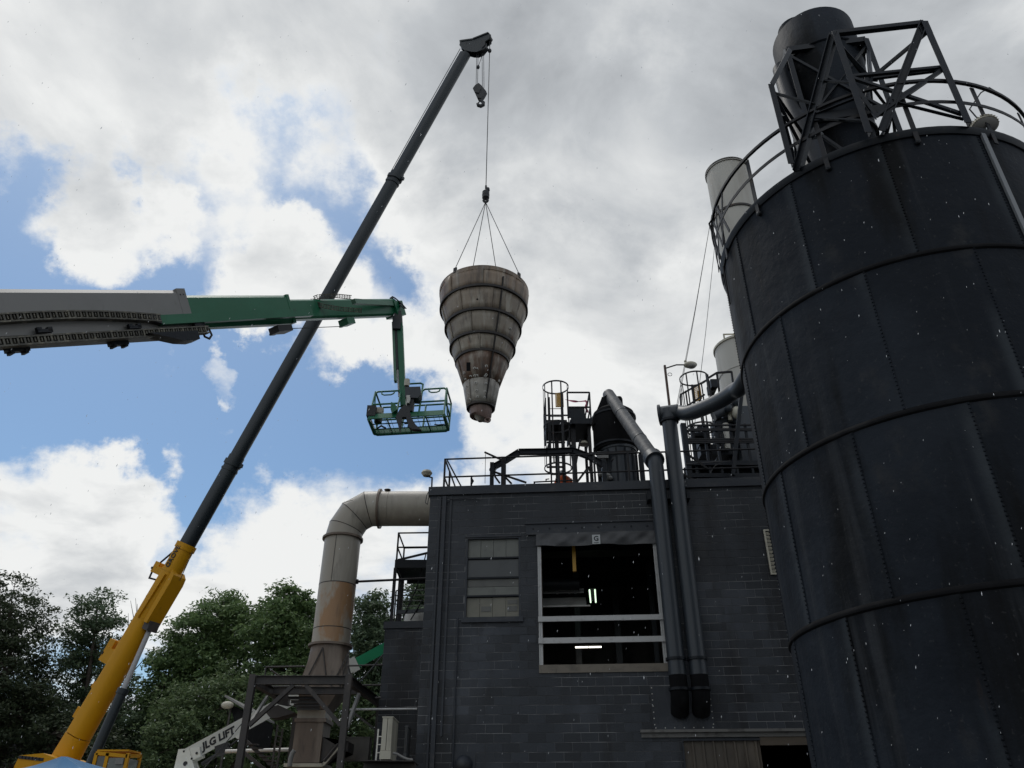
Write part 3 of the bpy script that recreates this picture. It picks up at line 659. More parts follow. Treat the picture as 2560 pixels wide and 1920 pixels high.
# ------------------------------------------------------------------ the great black silo
SA, SDIST, SRAD = R(31.5), 13.55, .2122*13.55
SC = Vector((math.sin(SA)*SDIST, math.cos(SA)*SDIST, 0))
SZ = [0.0, 1.70, .188*SDIST + EYE, .367*SDIST + EYE, .549*SDIST + EYE, .728*SDIST + EYE]
silo = thing('storage_silo', 'huge black riveted steel silo filling the right side of the yard', 'silo', SC)
def ring_pt(az, r, z): return Vector((SC.x + r*math.cos(R(az)), SC.y + r*math.sin(R(az)), z))
riv = MB()
for i in range(5):
    off = -171.5 + (0 if (i % 2) else 15) if i != 4 else -171.7
    off = {4: -171.6, 3: -157.0, 2: -142.0 - 30, 1: -156.7, 0: -142}[i]
    za, zb2 = SZ[i], SZ[i + 1]
    p = MB(); n = 10; prof = []
    rings = []
    for j in range(n + 1):
        a = R(30.6*j/n); k = .010 if j == n else (.004 if j == n - 1 else 0)
        rings.append([Vector(((SRAD + k)*math.cos(a), (SRAD + k)*math.sin(a), za)), Vector(((SRAD + k)*math.cos(a), (SRAD + k)*math.sin(a), zb2)),
                      Vector(((SRAD - .03)*math.cos(a), (SRAD - .03)*math.sin(a), zb2)), Vector(((SRAD - .03)*math.cos(a), (SRAD - .03)*math.sin(a), za))])
    p.loft(rings); me = p.mesh('shell_plate', None, 30); me.materials.append(m_silo)
    for k in range(12):
        o = bpy.data.objects.new('shell_plate', me); COL.objects.link(o); o.parent = silo; o.rotation_euler = (0, 0, R(off + 30*k))
        az = off + 30*k + .35
        if math.sin(R(az)) > .75: continue
        c, s_ = math.cos(R(az)), math.sin(R(az)); t_ = Vector((-s_, c, 0)); nrm = Vector((c, s_, 0)); zr = za + .06
        while zr < zb2 - .03:
            q = SC + nrm*(SRAD + .008) + Vector((0, 0, zr))
            riv.add([q + t_*.019*math.cos(x) + Vector((0, 0, .019))*math.sin(x) for x in (0, 1.05, 2.09, 3.14, 4.19, 5.24)] + [q + nrm*.016 + t_*.009*math.cos(x) + Vector((0, 0, .008))*math.sin(x) for x in (0, 1.05, 2.09, 3.14, 4.19, 5.24)],
                    [(j, (j + 1) % 6, 6 + (j + 1) % 6, 6 + j) for j in range(6)] + [(6, 7, 8, 9, 10, 11)]); zr += .062
riv.build('rivets', m_cyc, silo)['kind'] = 'stuff'
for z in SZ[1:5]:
    b = MB(); b.lathe([(SRAD + .004, z + .05), (SRAD + .030, z + .014), (SRAD + .034, z - .006), (SRAD + .030, z - .03), (SRAD - .005, z - .055)], SC, 96); b.build('ring_flange', m_dark, silo)  # lip coloured near black: the shadow line under each course is painted in
b = MB(); z = SZ[5]; b.lathe([(SRAD - .01, z - .10), (SRAD + .03, z - .10), (SRAD + .075, z - .02), (SRAD + .075, z + .02), (SRAD - .05, z + .02)], SC, 96); b.build('rim_angle', m_black, silo)
b = MB(); b.lathe([(SRAD - .04, z + .0), (.35, z + .12), (.02, z + .12)], SC, 48); b.build('silo_roof', m_black, silo)
# railing round the rim
RR = SRAD + .10; ZM, ZR = SZ[5] + .56, SZ[5] + 1.08
for zr, w_, h_ in ((ZM, .014, .07), (ZR, .05, .055)):
    b = MB(); b.hoop((SC.x, SC.y, zr), RR - w_/2, w_, h_, 96); b.build('guard_rail', m_rail, silo)
pb = MB(); c_ = ring_pt(0, RR, 0); pb.bar((RR - .045, 0, SZ[5] - .28), (RR - .045, 0, ZR - .02), .02, .075, (0, 1, 0)); pme = pb.mesh('rail_post'); pme.materials.append(m_rail)
for az in (-180, -155.5, -128, -101, -76, -52, -28, 0, 28, 56, 84, 112, 140, 164):
    o = bpy.data.objects.new('rail_post', pme); COL.objects.link(o); o.parent = silo; o.rotation_euler = (0, 0, R(az))
b = MB()
for (a0, a1) in ((172, 180), (180, 188), (164, 172)):
    b.bar(ring_pt(a0, RR, SZ[5] + .04), ring_pt(a1, RR, ZR), .015, .06); b.bar(ring_pt(a1, RR, SZ[5] + .04), ring_pt(a0, RR, ZR), .015, .06)
b.build('cross_brace', m_rail, silo)
b = MB(); b.tube([ring_pt(172, RR + .03, ZR - .02), ring_pt(170, RR + .06, ZR + .0), ring_pt(170, SRAD + .03, SZ[5] - .05), ring_pt(170, SRAD + .03, SZ[5] - 1.0)], .02, 6); b.build('rail_end', m_rail, silo)
# conduit channel down the shell
b = MB(); n3 = ring_pt(-79.3, 1, 0) - SC; b.bar(ring_pt(-79.3, SRAD + .03, 0.2), ring_pt(-79.3, SRAD + .03, SZ[5] - .06), .07, .04, n3); b.bar(ring_pt(-78.5, SRAD + .03, .2), ring_pt(-78.5, SRAD + .03, SZ[5] - .06), .02, .03, n3); b.build('conduit_channel', mat('zinc_channel', (.18, .19, .20), .42, .4), silo)
for (az, zz_) in ((-128, SZ[5] - .25), (-155.5, SZ[5] - .25), (-101, SZ[5] - .25)):
    b = MB(); q = ring_pt(az, SRAD + .03, zz_); b.ball(q, .05, 8, 5); b.build('post_bracket', m_black, silo)
# hood lamp on the rim
lp = atz(*z15(1085, 1140), SZ[5] + .22)
lt = thing('flood_lamp', 'round ribbed floodlight clamped to the silo rim', 'lamp', lp)
ax = (Vector((0, 0, EYE)) - lp).normalized(); ax = (ax + Vector((.25, 0, -.5))).normalized(); _, s1, u1 = frame3(ax)
b = MB(); b.loft([[lp + ax*k + (s1*math.cos(2*math.pi*j/20)*r*1.25 + u1*math.sin(2*math.pi*j/20)*r) for j in range(20)] for (k, r) in ((-.16, .05), (-.14, .13), (-.02, .16), (.02, .165))]); b.build('lamp_body', m_beige, lt)
b = MB(); b.loft([[lp + ax*k + (s1*math.cos(2*math.pi*j/20)*r*1.25 + u1*math.sin(2*math.pi*j/20)*r) for j in range(20)] for (k, r) in ((.021, .15), (.05, .11), (.06, .03))]); b.build('lens', m_lampglass, lt)
b = MB()
for k in range(14):
    a = math.pi*k/13; o_ = s1*math.cos(a)*.20 + u1*math.sin(a)*.165
    b.bar(lp - ax*.13 + o_*.85, lp - ax*.01 + o_*1.05, .008, .03, o_)
b.build('cooling_rib', m_beige, lt)
b = MB(); q1 = ring_pt(-63, RR, ZR + .04)
b.tube([lp - ax*.15, lp - ax*.15 + Vector((-.10, 0, .35)), lp.lerp(q1, .35) + Vector((0, 0, .55)), lp.lerp(q1, .7) + Vector((0, 0, .42)), q1], .012, 6); b.build('lamp_cable', m_rope, lt)
b = MB(); b.bar(lp - ax*.14, lp - ax*.14 - Vector((0, 0, .28)), .05, .03); b.build('bracket', m_black, lt)

# cyclone standing on the silo
cz = lambda zr: EYE + zr
cy_ = thing('cyclone_separator', 'dark round cyclone standing in the steel tower on top of the black silo', 'cyclone', (SC.x, SC.y, SZ[5]))
b = MB(); b.lathe([(.90, cz(15.0)), (.90, cz(16.12)), (.86, cz(16.18)), (.02, cz(16.22))], SC, 48); b.lathe([(.905, cz(15.02)), (.93, cz(15.0)), (.905, cz(14.98))], SC, 48); b.build('barrel', m_cyc, cy_)
b = MB(); b.lathe([(.895, cz(15.0)), (.66, cz(12.8)), (.64, cz(12.74))], SC, 40); b.build('cone_section', m_cyc, cy_)
b = MB(); b.lathe([(.635, cz(12.74)), (.36, cz(10.6)), (.36, cz(9.9))], SC, 40); b.build('cone_section', m_cyc, cy_)
b = MB(); b.lathe([(.63, cz(12.78)), (.70, cz(12.78)), (.70, cz(12.70)), (.63, cz(12.70))], SC, 40); b.build('cone_flange', m_black, cy_)
oc = SC + Vector((-.42, -.1, 0)); b = MB(); b.lathe([(.36, cz(16.1)), (.36, cz(16.42)), (.30, cz(16.45)), (.02, cz(16.47))], oc, 28); b.build('outlet_cap', m_cyc, cy_)
b = MB(); b.tube([SC + Vector((-1.0, -.2, cz(14.9))), SC + Vector((-1.05, -.35, cz(13.4))), SC + Vector((-1.15, -.75, cz(11.6))), SC + Vector((-1.35, -1.15, cz(9.95)))], [.20, .22, .24, .26], 16); b.build('side_pipe', m_black, cy_)

# steel tower round the cyclone
tw_ = thing('steel_tower', 'cross braced black steel tower on top of the silo around the cyclone', 'steel tower', (SC.x, SC.y, SZ[5]))
def beam(p0, p1, w, nm='brace', h=None, m=None): q = MB(); q.bar(p0, p1, w, h or w); return q.build(nm, m or m_black, tw_)
def angle_(p0, p1, w, nm='brace'): q = MB(); q.angle(p0, p1, w, .014); return q.build(nm, m_black, tw_)
zt2 = EYE + 12.45
A0 = atz(*z15(900, 1130), SZ[5] - .02); B0 = atz(*z14(1090, 1270), SZ[5] - .02); L0 = atz(*z14(430, 1610), SZ[5] - .02); M0 = atz(*z15(20, 1190), SZ[5] - .02)
A1 = atz(*z15(430, 104), zt2); B1 = atz(*z14(745, 350), zt2)
A1.x, A1.y = A0.x, A0.y; B1.x, B1.y = B0.x, B0.y
angle_(A0, A1, .115, 'tower_column'); angle_(B0, B1, .115, 'tower_column')
q = MB(); q.ibeam(A1, M0, .13, .14, .018); q.build('raking_leg', m_black, tw_)
q = MB(); q.ibeam(B1, L0, .13, .14, .018); q.build('raking_leg', m_black, tw_)
angle_(A1, B1, .09, 'top_beam')
b = MB(); b.obox(A1 - Vector((0, 0, .12)), (.10, 0, 0), (0, .012, 0), (0, 0, .16)); b.build('gusset_plate', m_black, tw_)
Cc = [Vector((SC.x + x, SC.y + y, 0)) for (x, y) in ((-1.02, -.62), (.62, -.88), (.95, .65), (-.70, .95))]
zin = EYE + 14.95
for p in Cc: angle_(p + Vector((0, 0, SZ[5])), p + Vector((0, 0, zin)), .11, 'tower_column')
for i in range(4):
    p, q_ = Cc[i], Cc[(i + 1) % 4]
    beam(p + Vector((0, 0, zin)), q_ + Vector((0, 0, zin)), .10, 'top_beam', .15)
    angle_(p + Vector((0, 0, zin - 2.3)), q_ + Vector((0, 0, zin - .15)), .06); angle_(q_ + Vector((0, 0, zin - 2.3)), p + Vector((0, 0, zin - .15)), .06)
    angle_(p + Vector((0, 0, zin - 2.3)), q_ + Vector((0, 0, zin - 2.3)), .075)
    angle_(p + Vector((0, 0, SZ[5] + .2)), q_ + Vector((0, 0, zin - 2.4)), .06); angle_(q_ + Vector((0, 0, SZ[5] + .2)), p + Vector((0, 0, zin - 2.4)), .06)
# outer left bay of the tower
E1 = atz(*z14(345, 480), EYE + 13.6); E2 = atz(*z14(222, 1000), EYE + 12.0); E3 = atz(*z14(362, 1560), SZ[5])
E2.x, E2.y = E3.x, E3.y; E2.z = EYE + 11.9
angle_(E1, E2, .10); angle_(E3, E2, .10, 'tower_column'); angle_(E2, Cc[0] + Vector((0, 0, EYE + 11.9)), .06); angle_(E2, Cc[0] + Vector((0, 0, SZ[5] + .8)), .06); angle_(E2 - Vector((0, 0, .15)), B1.lerp(L0, .52), .06)
angle_(E1, Cc[0] + Vector((0, 0, zin)), .10)
# bracing between the near bay (A, B) and the inner tower
hA = lambda p0, p1, t: p0.lerp(p1, t)
N1 = (A0 + B0)/2; N1 = Vector((A0.x - .95, A0.y + .45, EYE + 11.55)); N2 = hA(A1, M0, .74)
Am = hA(A0, A1, .52); Bm = hA(B0, B1, .55)
for (p, q_) in ((A1 - Vector((0, 0, .25)), N1), (B1 - Vector((0, 0, .2)), N1), (Am, N1), (N1, B0 + Vector((0, 0, .5))), (N1, Cc[1] + Vector((0, 0, zin - .3))), (Am, hA(A1, M0, .74)), (N2, A0 + Vector((0, 0, .15))), (A0 + Vector((0, 0, .25)), Bm), (Am + Vector((0, 0, .06)), Bm), (M0 + Vector((0, 0, .3)), Bm), (Am, M0 + Vector((0, 0, .35))), (B1 - Vector((0, 0, .1)), Cc[1] + Vector((0, 0, zin - 2.3))), (B1, Cc[0] + Vector((0, 0, zin - 2.3))), (A1, Cc[1] + Vector((0, 0, zin - 2.3))),
                (hA(B1, L0, .60), B0 + Vector((0, 0, .9))), (hA(B1, L0, .62), B0 + Vector((0, 0, .35))), (hA(B1, L0, .35), B0 + Vector((0, 0, 1.3)))): angle_(p, q_, .055)
b = MB(); b.bar(hA(B1, L0, .63), hA(A1, M0, .80), .05, .16); b.build('walk_beam', m_black, tw_)
b = MB(); b.bar(hA(B1, L0, .76) + Vector((.1, 0, 0)), ring_pt(-128, RR - .3, SZ[5] + .75), .10, .06); b.build('tread_plate', m_pipe, tw_)
for c_ in (N1, N2): b = MB(); b.obox(c_, (.13, .02, .02), (0, .012, 0), (.02, 0, .07)); b.build('gusset_plate', m_black, tw_)

# ------------------------------------------------------------------ stack and tank behind the silo
sx_ = at(*z7(205, 1150), 24.0)
st = thing('white_stack', 'weathered white round stack with dark bands behind the silo railing', 'stack', (sx_.x, sx_.y, ZT - .4))
rs = size(52, sx_); zt_ = at(*z7(205, 1090), 24.0).z
b = MB(); b.lathe([(rs*.80, ZT - .4), (rs*.80, zt_ - 6.5), (rs*.97, zt_ - 6.0), (rs*.98, zt_ - .06)], sx_, 40); b.build('stack_shell', m_tank, st)
b = MB(); b.lathe([(rs*1.03, zt_ - .08), (rs*1.03, zt_ + .03), (rs*.55, zt_ + .33), (rs*.5, zt_ + .36), (.02, zt_ + .36)], sx_, 40); b.build('stack_cap', m_tank, st)
for dz in (.0, 2.6, 5.4):
    b = MB(); b.lathe([(rs*.95, zt_ - dz - .05), (rs*1.03, zt_ - dz - .05), (rs*1.03, zt_ - dz + .05), (rs*.95, zt_ - dz + .05)], sx_, 40); b.build('band', m_seam, st)
gw = MB(); gp = at(*z7(98, 1350), 24.0)
for i, (q, lab) in enumerate(((z11(95, 1010), 'thin guy wire from the white stack down to the roof, outermost of the three'), (z11(72, 1170), 'thin guy wire from the white stack ending beside the lamp pole foot'), (z11(195, 1110), 'thin guy wire from the white stack passing behind the caged ladder'))):
    top = at(*(z7(98, 1350) if i < 2 else z7(120, 1520)), 23.7); end = at(*q, 22.0)
    end = end + (end - top).normalized()*1.6; b = MB(); b.tube([top, top.lerp(end, .5) - Vector((0, 0, .12)), end], .010, 5); b = b.build('guy_wire', m_rope); tag(b, lab, 'wire', 'guy wires of the white stack')
tk = at(*z11(455, 760), 23.2); rt = size(66, tk); zt3 = at(*z11(455, 715), 23.2).z - .55
tkk = thing('roof_tank', 'pale upright tank with a flat rim peeking out behind the silo above the bent duct', 'tank', (tk.x, tk.y, ZT - .4))
b = MB(); b.lathe([(rt, ZT - .4), (rt, zt3)], tk, 40); b.build('tank_shell', m_tank, tkk)
b = MB(); b.lathe([(rt - .02, zt3 - .03), (rt + .045, zt3 - .03), (rt + .045, zt3 + .05), (.02, zt3 + .05)], tk, 40); b.build('tank_lid', m_beige, tkk)
b = MB(); q = at(*z11(360, 740), 23.0); b.tube([q, q + Vector((0, 0, .28)), q + Vector((.45, .1, .36))], .03, 6); b.build('vent_pipe', m_beige, tkk)
b = MB(); b.lathe([(rt + .002, zt3 - 1.2), (rt + .02, zt3 - 1.2), (rt + .02, zt3 - 1.14), (rt + .002, zt3 - 1.14)], tk, 40); b.build('band', m_tank, tkk)

# ------------------------------------------------------------------ the two black pipes down the front
def elbow_pts(p, a, b, r, n=5):    # rounded corner at p between directions a (coming in) and b (going out)
    a, b = Vector(a).normalized(), Vector(b).normalized()
    return [p - a*r*(1 - t)**2 + b*r*t**2 for t in [i/n for i in range(n + 1)]]
PR = .205; dP = -.34
s1 = wl_(*z10(525, 700), dP)[0]; s2_ = wl_(*z10(735, 700), dP)[0]
zk = wl_(*z4(1990, 850), dP)[1]
def duct_foot(t, s, zf):
    b = MB(); b.tube([W(s, dP, zf + .62)] + [W(s, dP, zf + .30)] + [W(s, dP + .30*(1 - math.cos(a)), zf + .30 - .34*math.sin(a)) for a in (.4, .8, 1.2)] + [W(s, -.01, zf - .14)], PR*1.02, 18); b.build('pipe_foot', m_dark, t)
    for zz_ in (zf + .98, zf + .31):
        b = MB(); c_ = W(s, dP, zz_); b.lathe([(PR - .01, zz_ - .03), (PR + .035, zz_ - .03), (PR + .035, zz_ + .03), (PR - .01, zz_ + .03)], c_, 28); b.build('pipe_collar', m_black, t)
zf1 = wl_(*z10(525, 870), dP)[1] - .34
top1 = wl_(*z4(2000, 880), dP)
P1 = thing('sloping_duct_pipe', 'black pipe sloping down from the roof fan then straight down beside the open bay', 'duct pipe', W(s1, dP, zf1), -YAW)
pA = W(s1, dP, top1[1]); pE = at(*z16(995, 350), 22.6)
dirn = (pA - pE).normalized()
b = MB(); b.tube([pE, pA - dirn*.25], PR*.98, 22); b.build('pipe_run', mat('wet_pipe', (.060, .063, .068), .6, layers=[((.13, .132, .13), (6, 6, 6), .48, .62, .8), ((.03, .031, .034), (8, 8, 8), .5, .66, .7)], bump=(16, .5, .012)), P1)
for t in (.33, .72):
    b = MB(); q = pE.lerp(pA, t); b.tube([q - dirn*.012, q + dirn*.012], PR*1.03, 22); b.build('joint_band', m_pipe, P1)
b = MB(); b.tube([pA - dirn*.32, pA - dirn*.06] , PR*1.32, 24); b.build('pipe_collar', m_pipe, P1)
b = MB(); b.tube([pA - dirn*.26] + elbow_pts(pA, dirn, (0, 0, -1), .22) + [W(s1, dP, zf1 + .6)], PR, 24); b.build('pipe_run', m_pipe, P1)
duct_foot(P1, s1, zf1)
b = MB(); b.ball(pE, PR*1.0, 18, 10); b.build('pipe_end', m_pipe, P1)
P2 = thing('bent_duct_pipe', 'black pipe from the silo to an elbow and down the wall, right of its twin', 'duct pipe', W(s2_, dP, zf1), -YAW)
eb = at(*z6(160, 790), D0 - .3); eb = W(s2_, dP, eb.z)
arc = [eb + Vector((.30, -.1, 0)), at(*z6(400, 700), 18.4), at(*z6(700, 580), 17.4), at(*z6(900, 450), 16.7), at(*z6(1040, 300), 16.0), Vector((6.6, 14.3, 12.6))]
sm_ = []
for i in range(len(arc) - 1):
    p0, p1, p2, p3 = arc[max(i - 1, 0)], arc[i], arc[i + 1], arc[min(i + 2, len(arc) - 1)]
    for k in range(5):
        t = k/5; sm_.append(.5*((2*p1) + (p2 - p0)*t + (2*p0 - 5*p1 + 4*p2 - p3)*t*t + (3*p1 - p0 - 3*p2 + p3)*t**3))
sm_.append(arc[-1])
b = MB(); b.tube(sm_, PR*1.0, 22); b.build('pipe_run', m_pipe, P2)
b = MB(); b.tube([eb + Vector((0, 0, -.2)), W(s2_, dP, zf1 + .6)], PR, 24); b.build('pipe_run', m_pipe, P2)
b = MB(); b.tube([eb + Vector((-.25, .12, .03)), eb + Vector((-.19, .10, .03))], PR*1.45, 28); b.tube([eb + Vector((-.20, .10, .03)), eb + Vector((.26, -.1, .0))], PR*1.15, 24); b.tube([eb + Vector((0, 0, .1)), eb + Vector((0, 0, -.22))], PR*1.16, 24); b.build('elbow_box', m_pipe, P2)
b = MB(); b.lathe([(PR - .01, eb.z - .27), (PR + .05, eb.z - .27), (PR + .05, eb.z - .20), (PR - .01, eb.z - .20)], eb, 28); b.build('pipe_collar', m_black, P2)
duct_foot(P2, s2_, zf1 - .0)
for i, s in enumerate((s1, s2_)):   # wall straps
    for zz_ in (ZT - .55,):
        b = MB(WMAT); b.box(s - PR - .10, s - PR - .02, -.36, -.005, zz_ - .12, zz_ + .10); b.build('wall_bracket', m_black, (P1, P2)[i]); b = MB(WMAT); b.box(s + PR + .02, s + PR + .10, -.36, -.005, zz_ - .12, zz_ + .10); b.build('wall_bracket', m_black, (P1, P2)[i])

# ------------------------------------------------------------------ guard rail along the roof edge
def rail_run(root, pts, posts, zbase, heights, r=.026, name='rail'):
    for h in heights:
        b = MB(); b.tube([Vector((p.x, p.y, zbase + h)) for p in pts], r, 8); b.build(name, m_rail, root)
    for p in posts:
        b = MB(); b.bar(Vector((p.x, p.y, zbase)), Vector((p.x, p.y, zbase + max(heights) + .01)), .055); b.build('rail_post', m_rail, root)
sR0 = wl_(*z4(178, 960), .30)[0]; hT = wl_(*z4(178, 858), .30)[1] - ZT; hM = wl_(*z4(178, 1012), .30)[1] - ZT
sR1 = wl_(*z4(2300, 780), .30)[0]
rr_ = thing('roof_guard_rail', 'thin steel guard rail along the front roof edge of the black building', 'railing', W(sR0, .30, ZT), -YAW)
ps = [wl_(*z4(x, 960), .30)[0] for x in (178, 685, 1165, 1300, 1475, 1770, 2110)]
rail_run(rr_, [W(sR0, .30, 0), W(sR1 + 3.0, .30, 0)], [W(s, .30, 0) for s in ps], ZT, (hT, hM), .026)
rail_run(rr_, [W(sR0, .30, 0), W(sR0, 3.2, 0)], [W(sR0, 1.2, 0), W(sR0, 3.2, 0)], ZT, (hT, hM), .026)
for (q0, q1) in ((z4(215, 870), z4(272, 1085)),):
    b = MB(); b.bar(W(sR0 + .06, .32, ZT + hT - .03), W(sR0 + .55, .32, ZT + .02), .04); b.build('rail_brace', m_rail, rr_)
b = MB(); s = wl_(*z4(410, 1040), .30)[0]; b.bar(W(s, .30, ZT), W(s, .30, ZT + .42), .05); b.tube([W(s, .26, ZT + .18), W(s + .05, .24, ZT + .26), W(s, .22, ZT + .34)], .03, 6); b.build('rail_stub', m_rail, rr_)
b = MB(); s = wl_(*z4(530, 900), .25)[0]; b.tube([W(s, .25, ZT + hT + .14), W(s, .25, ZT + .18)], .008, 5); b.bar(W(s - .03, .25, ZT + hT + .16), W(s + .5, .25, ZT + hT - .12), .03, .05); b.build('hanging_hook_rod', m_rail, rr_)
b = MB(); b.bar(W(sR1 + .1, .28, ZT + .02), W(sR1 - .5, .28, ZT - .0 + hM), .05); b.bar(W(sR1 + .4, .28, ZT + hM), W(sR1 - .2, .28, ZT + hT), .05); b.build('rail_brace', m_rail, rr_)

# lamp on the left corner of the roof
q = at(*zd(922, 1021), D0 + .2); cl = thing('corner_roof_lamp', 'small round lamp on a short bent pole at the left roof corner', 'lamp', (q.x, q.y, ZT))
b = MB(); base = W(SL + .02, .06, ZT - .5); b.tube([base, base + Vector((-.01, 0, .82)), q + Vector((.0, 0, -.10))], .022, 6); b.build('lamp_pole', m_rail, cl)
b = MB(); b.lathe([(.03, q.z - .11), (.10, q.z - .10), (.155, q.z - .02), (.15, q.z + .0)], q, 20); b.lathe([(.15, q.z + .0), (.12, q.z + .05), (.02, q.z + .08)], q, 20); b.build('lamp_shade', m_beige, cl)
b = MB(); b.tube([W(SL - .03, .0, ZT - .05), W(SL - .10, -.02, ZT - .25), W(SL - .12, -.02, ZT - .45), W(SL - .06, -.02, ZT - .50), W(SL - .03, -.02, ZT - .2)], .012, 6); b.build('cable_loop', m_rope, cl)

# ------------------------------------------------------------------ arched steel beam on the roof
YG = 21.2
ag = thing('arched_lifting_beam', 'bent steel beam on posts arching over the roof behind the guard rail', 'gantry', at(*z4(690, 1060), YG))
pts = [at(*z4(x, y), YG) for (x, y) in ((585, 960), (610, 920), (710, 865), (822, 795), (1060, 792), (1285, 782), (1420, 832), (1560, 912))]
for p, q in zip(pts, pts[1:]):
    b = MB(); b.ibeam(p - (q - p)*.02, q + (q - p)*.02, .14, .17, .016); b.build('beam_piece', m_black, ag)
for (x, yt, w_) in ((588, 890, .12), (688, 842, .15)):
    p = at(*z4(x, yt), YG); b = MB(); b.bar(p, Vector((p.x, p.y, ZT - .4)), w_, .14, (0, 1, 0)); b.build('beam_post', m_black, ag)
p = at(*z4(1550, 860), YG); b = MB(); b.bar(p, Vector((p.x, p.y, ZT - .4)), .12, .12, (0, 1, 0)); b.build('beam_post', m_black, ag)
b = MB(); b.tube([at(*z4(600, 930), YG), at(*z4(615, 1010), YG), at(*z4(655, 1065), YG)], .03, 6); b.bar(at(*z4(610, 968), YG), at(*z4(885, 1060), YG), .05); b.bar(at(*z4(700, 1010), YG), at(*z4(757, 1070), YG), .05); b.build('knee_brace', m_rail, ag)

# ------------------------------------------------------------------ caged ladder tower on the roof
def cage(root, c, r, zA, zB, n_hoops, gap=60, nv=7, facing=-90):
    a0, a1 = R(facing - 180 + gap/2), R(facing + 180 - gap/2)
    for i in range(n_hoops):
        z = zA + (zB - zA)*i/(n_hoops - 1); b = MB()
        b.hoop((c.x, c.y, z), r, .012, .055, 32, *((0, 2*math.pi) if i in (0, n_hoops - 1) else (0, 2*math.pi))); b.build('cage_hoop', m_rail, root)
    for k in range(nv):
        a = a0 + (a1 - a0)*k/(nv - 1); p = Vector((c.x + (r - .006)*math.cos(a), c.y + (r - .006)*math.sin(a), 0)); t_ = Vector((-math.sin(a), math.cos(a), 0))
        b = MB(); b.bar(Vector((p.x, p.y, zA)), Vector((p.x, p.y, zB)), .010, .045, t_); b.build('cage_strip', m_rail, root)
YT = 22.2
hc = at(*z16(305, 250), YT); hc2 = at(*z16(350, 1300), YT)
lt_ = thing('ladder_tower', 'tall caged ladder and platform tower on the roof with a yellow gate', 'ladder tower', (hc.x, hc.y, ZT - .4))
cr = size(166, hc)*.19291
cage(lt_, hc, cr, hc2.z, hc.z, 3, 70, 8, -90)
zr_ = at(*z16(350, 1290), YT).z
for sx in (-.20, .20):
    b = MB(); b.bar((hc.x + sx, hc.y + cr - .02, ZT - .4), (hc.x + sx, hc.y + cr - .02, hc.z - .15), .05, .02); b.build('ladder_rail', m_rail, lt_)
z = ZT - .2
while z < hc.z - .3:
    b = MB(); b.tube([(hc.x - .2, hc.y + cr - .02, z), (hc.x + .2, hc.y + cr - .02, z)], .012, 6); b.build('ladder_rung', m_rail, lt_); z += .30
dz_ = at(*z16(480, 640), YT + .05).z
xL, xM, xR = at(*z16(180, 640), YT).x, at(*z16(505, 640), YT).x, at(*z16(775, 640), YT).x
b = MB(); b.box(xL, xM, YT + .45, YT + 1.7, dz_ - .05, dz_); b.build('deck_plate', m_black, lt_)
b = MB(); b.box(xM + .004, xR, YT + .1, YT + 1.8, dz_ - .05, dz_); b.build('deck_plate', m_black, lt_)
b = MB(); b.box(xL, xL + .06, YT + .4, YT + 1.75, dz_ - .22, dz_ - .052); b.box(xM - .03, xM + .03, YT + .1, YT + 1.8, dz_ - .22, dz_ - .052); b.box(xR - .06, xR, YT + .1, YT + 1.8, dz_ - .22, dz_ - .052); b.box(xM + .04, xR - .065, YT + .1, YT + .16, dz_ - .2, dz_ - .052); b.build('deck_joist', m_black, lt_)
b = MB(); xk = at(*z16(690, 600), YT).x; b.box(xM - .1, xk, YT + .10, YT + .115, dz_ + .005, dz_ + .38); b.box(xL, xM - .1, YT + .45, YT + .465, dz_ + .005, dz_ + .12); b.build('toe_board', m_black, lt_)
zt4 = at(*z16(600, 298), YT).z
def hp_(px, py, Y): return at(*z16(px, py), Y)
posts = [(xM - .08, YT + .1), (xR - .02, YT + .1), (xk, YT + 1.75), (xR - .02, YT + 1.75), (xL + .02, YT + .5), (xL + .02, YT + 1.7)]
for (x, y) in posts: b = MB(); b.bar((x, y, dz_), (x, y, zt4), .05); b.build('handrail_post', m_rail, lt_)
for h in (zt4, dz_ + (zt4 - dz_)*.42):
    b = MB(); b.bar((xM - .08, YT + .1, h), (xR - .02, YT + .1, h), .045); b.build('handrail', m_rail, lt_)
    b = MB(); b.bar((xR - .02, YT + .1, h), (xR - .02, YT + 1.75, h), .045); b.build('handrail', m_rail, lt_)
    b = MB(); b.bar((xL + .02, YT + 1.72, h), (xR - .02, YT + 1.72, h), .045); b.build('handrail', m_rail, lt_)
    b = MB(); b.bar((xL + .02, YT + .5, h), (xL + .02, YT + 1.7, h), .045); b.build('handrail', m_rail, lt_)
b = MB(); b.bar((xR - .02, YT + .1, zt4 - .05), (xk, YT + .1, dz_ + .05), .045); b.build('handrail_brace', m_rail, lt_)
# yellow gate of perforated mesh
gx0, gx1 = at(*z16(303, 400), YT + .4).x, at(*z16(408, 400), YT + .4).x; gz0, gz1 = at(*z16(350, 505), YT + .4).z, at(*z16(350, 330), YT + .4).z
gb = MB()
for (a, c, e_, f_) in ((gx0, gx0 + .03, gz0, gz1), (gx1 - .03, gx1, gz0, gz1), (gx0 + .03, gx1 - .03, gz0, gz0 + .03), (gx0 + .03, gx1 - .03, gz1 - .03, gz1), (gx0 + .16, gx0 + .20, gz0 + .03, gz1 - .03)): gb.box(a, c, YT + .39, YT + .42, e_, f_)
gate = gb.build('yellow_gate', m_ochre, lt_)
gb = MB(); k = 0; x = gx0 + .03
nx_ = 9; nz_ = 12
for i in range(1, nx_): xx = gx0 + .03 + (gx1 - gx0 - .06)*i/nx_; gb.box(xx - .011, xx + .011, YT + .400, YT + .404, gz0 + .03, gz1 - .03)
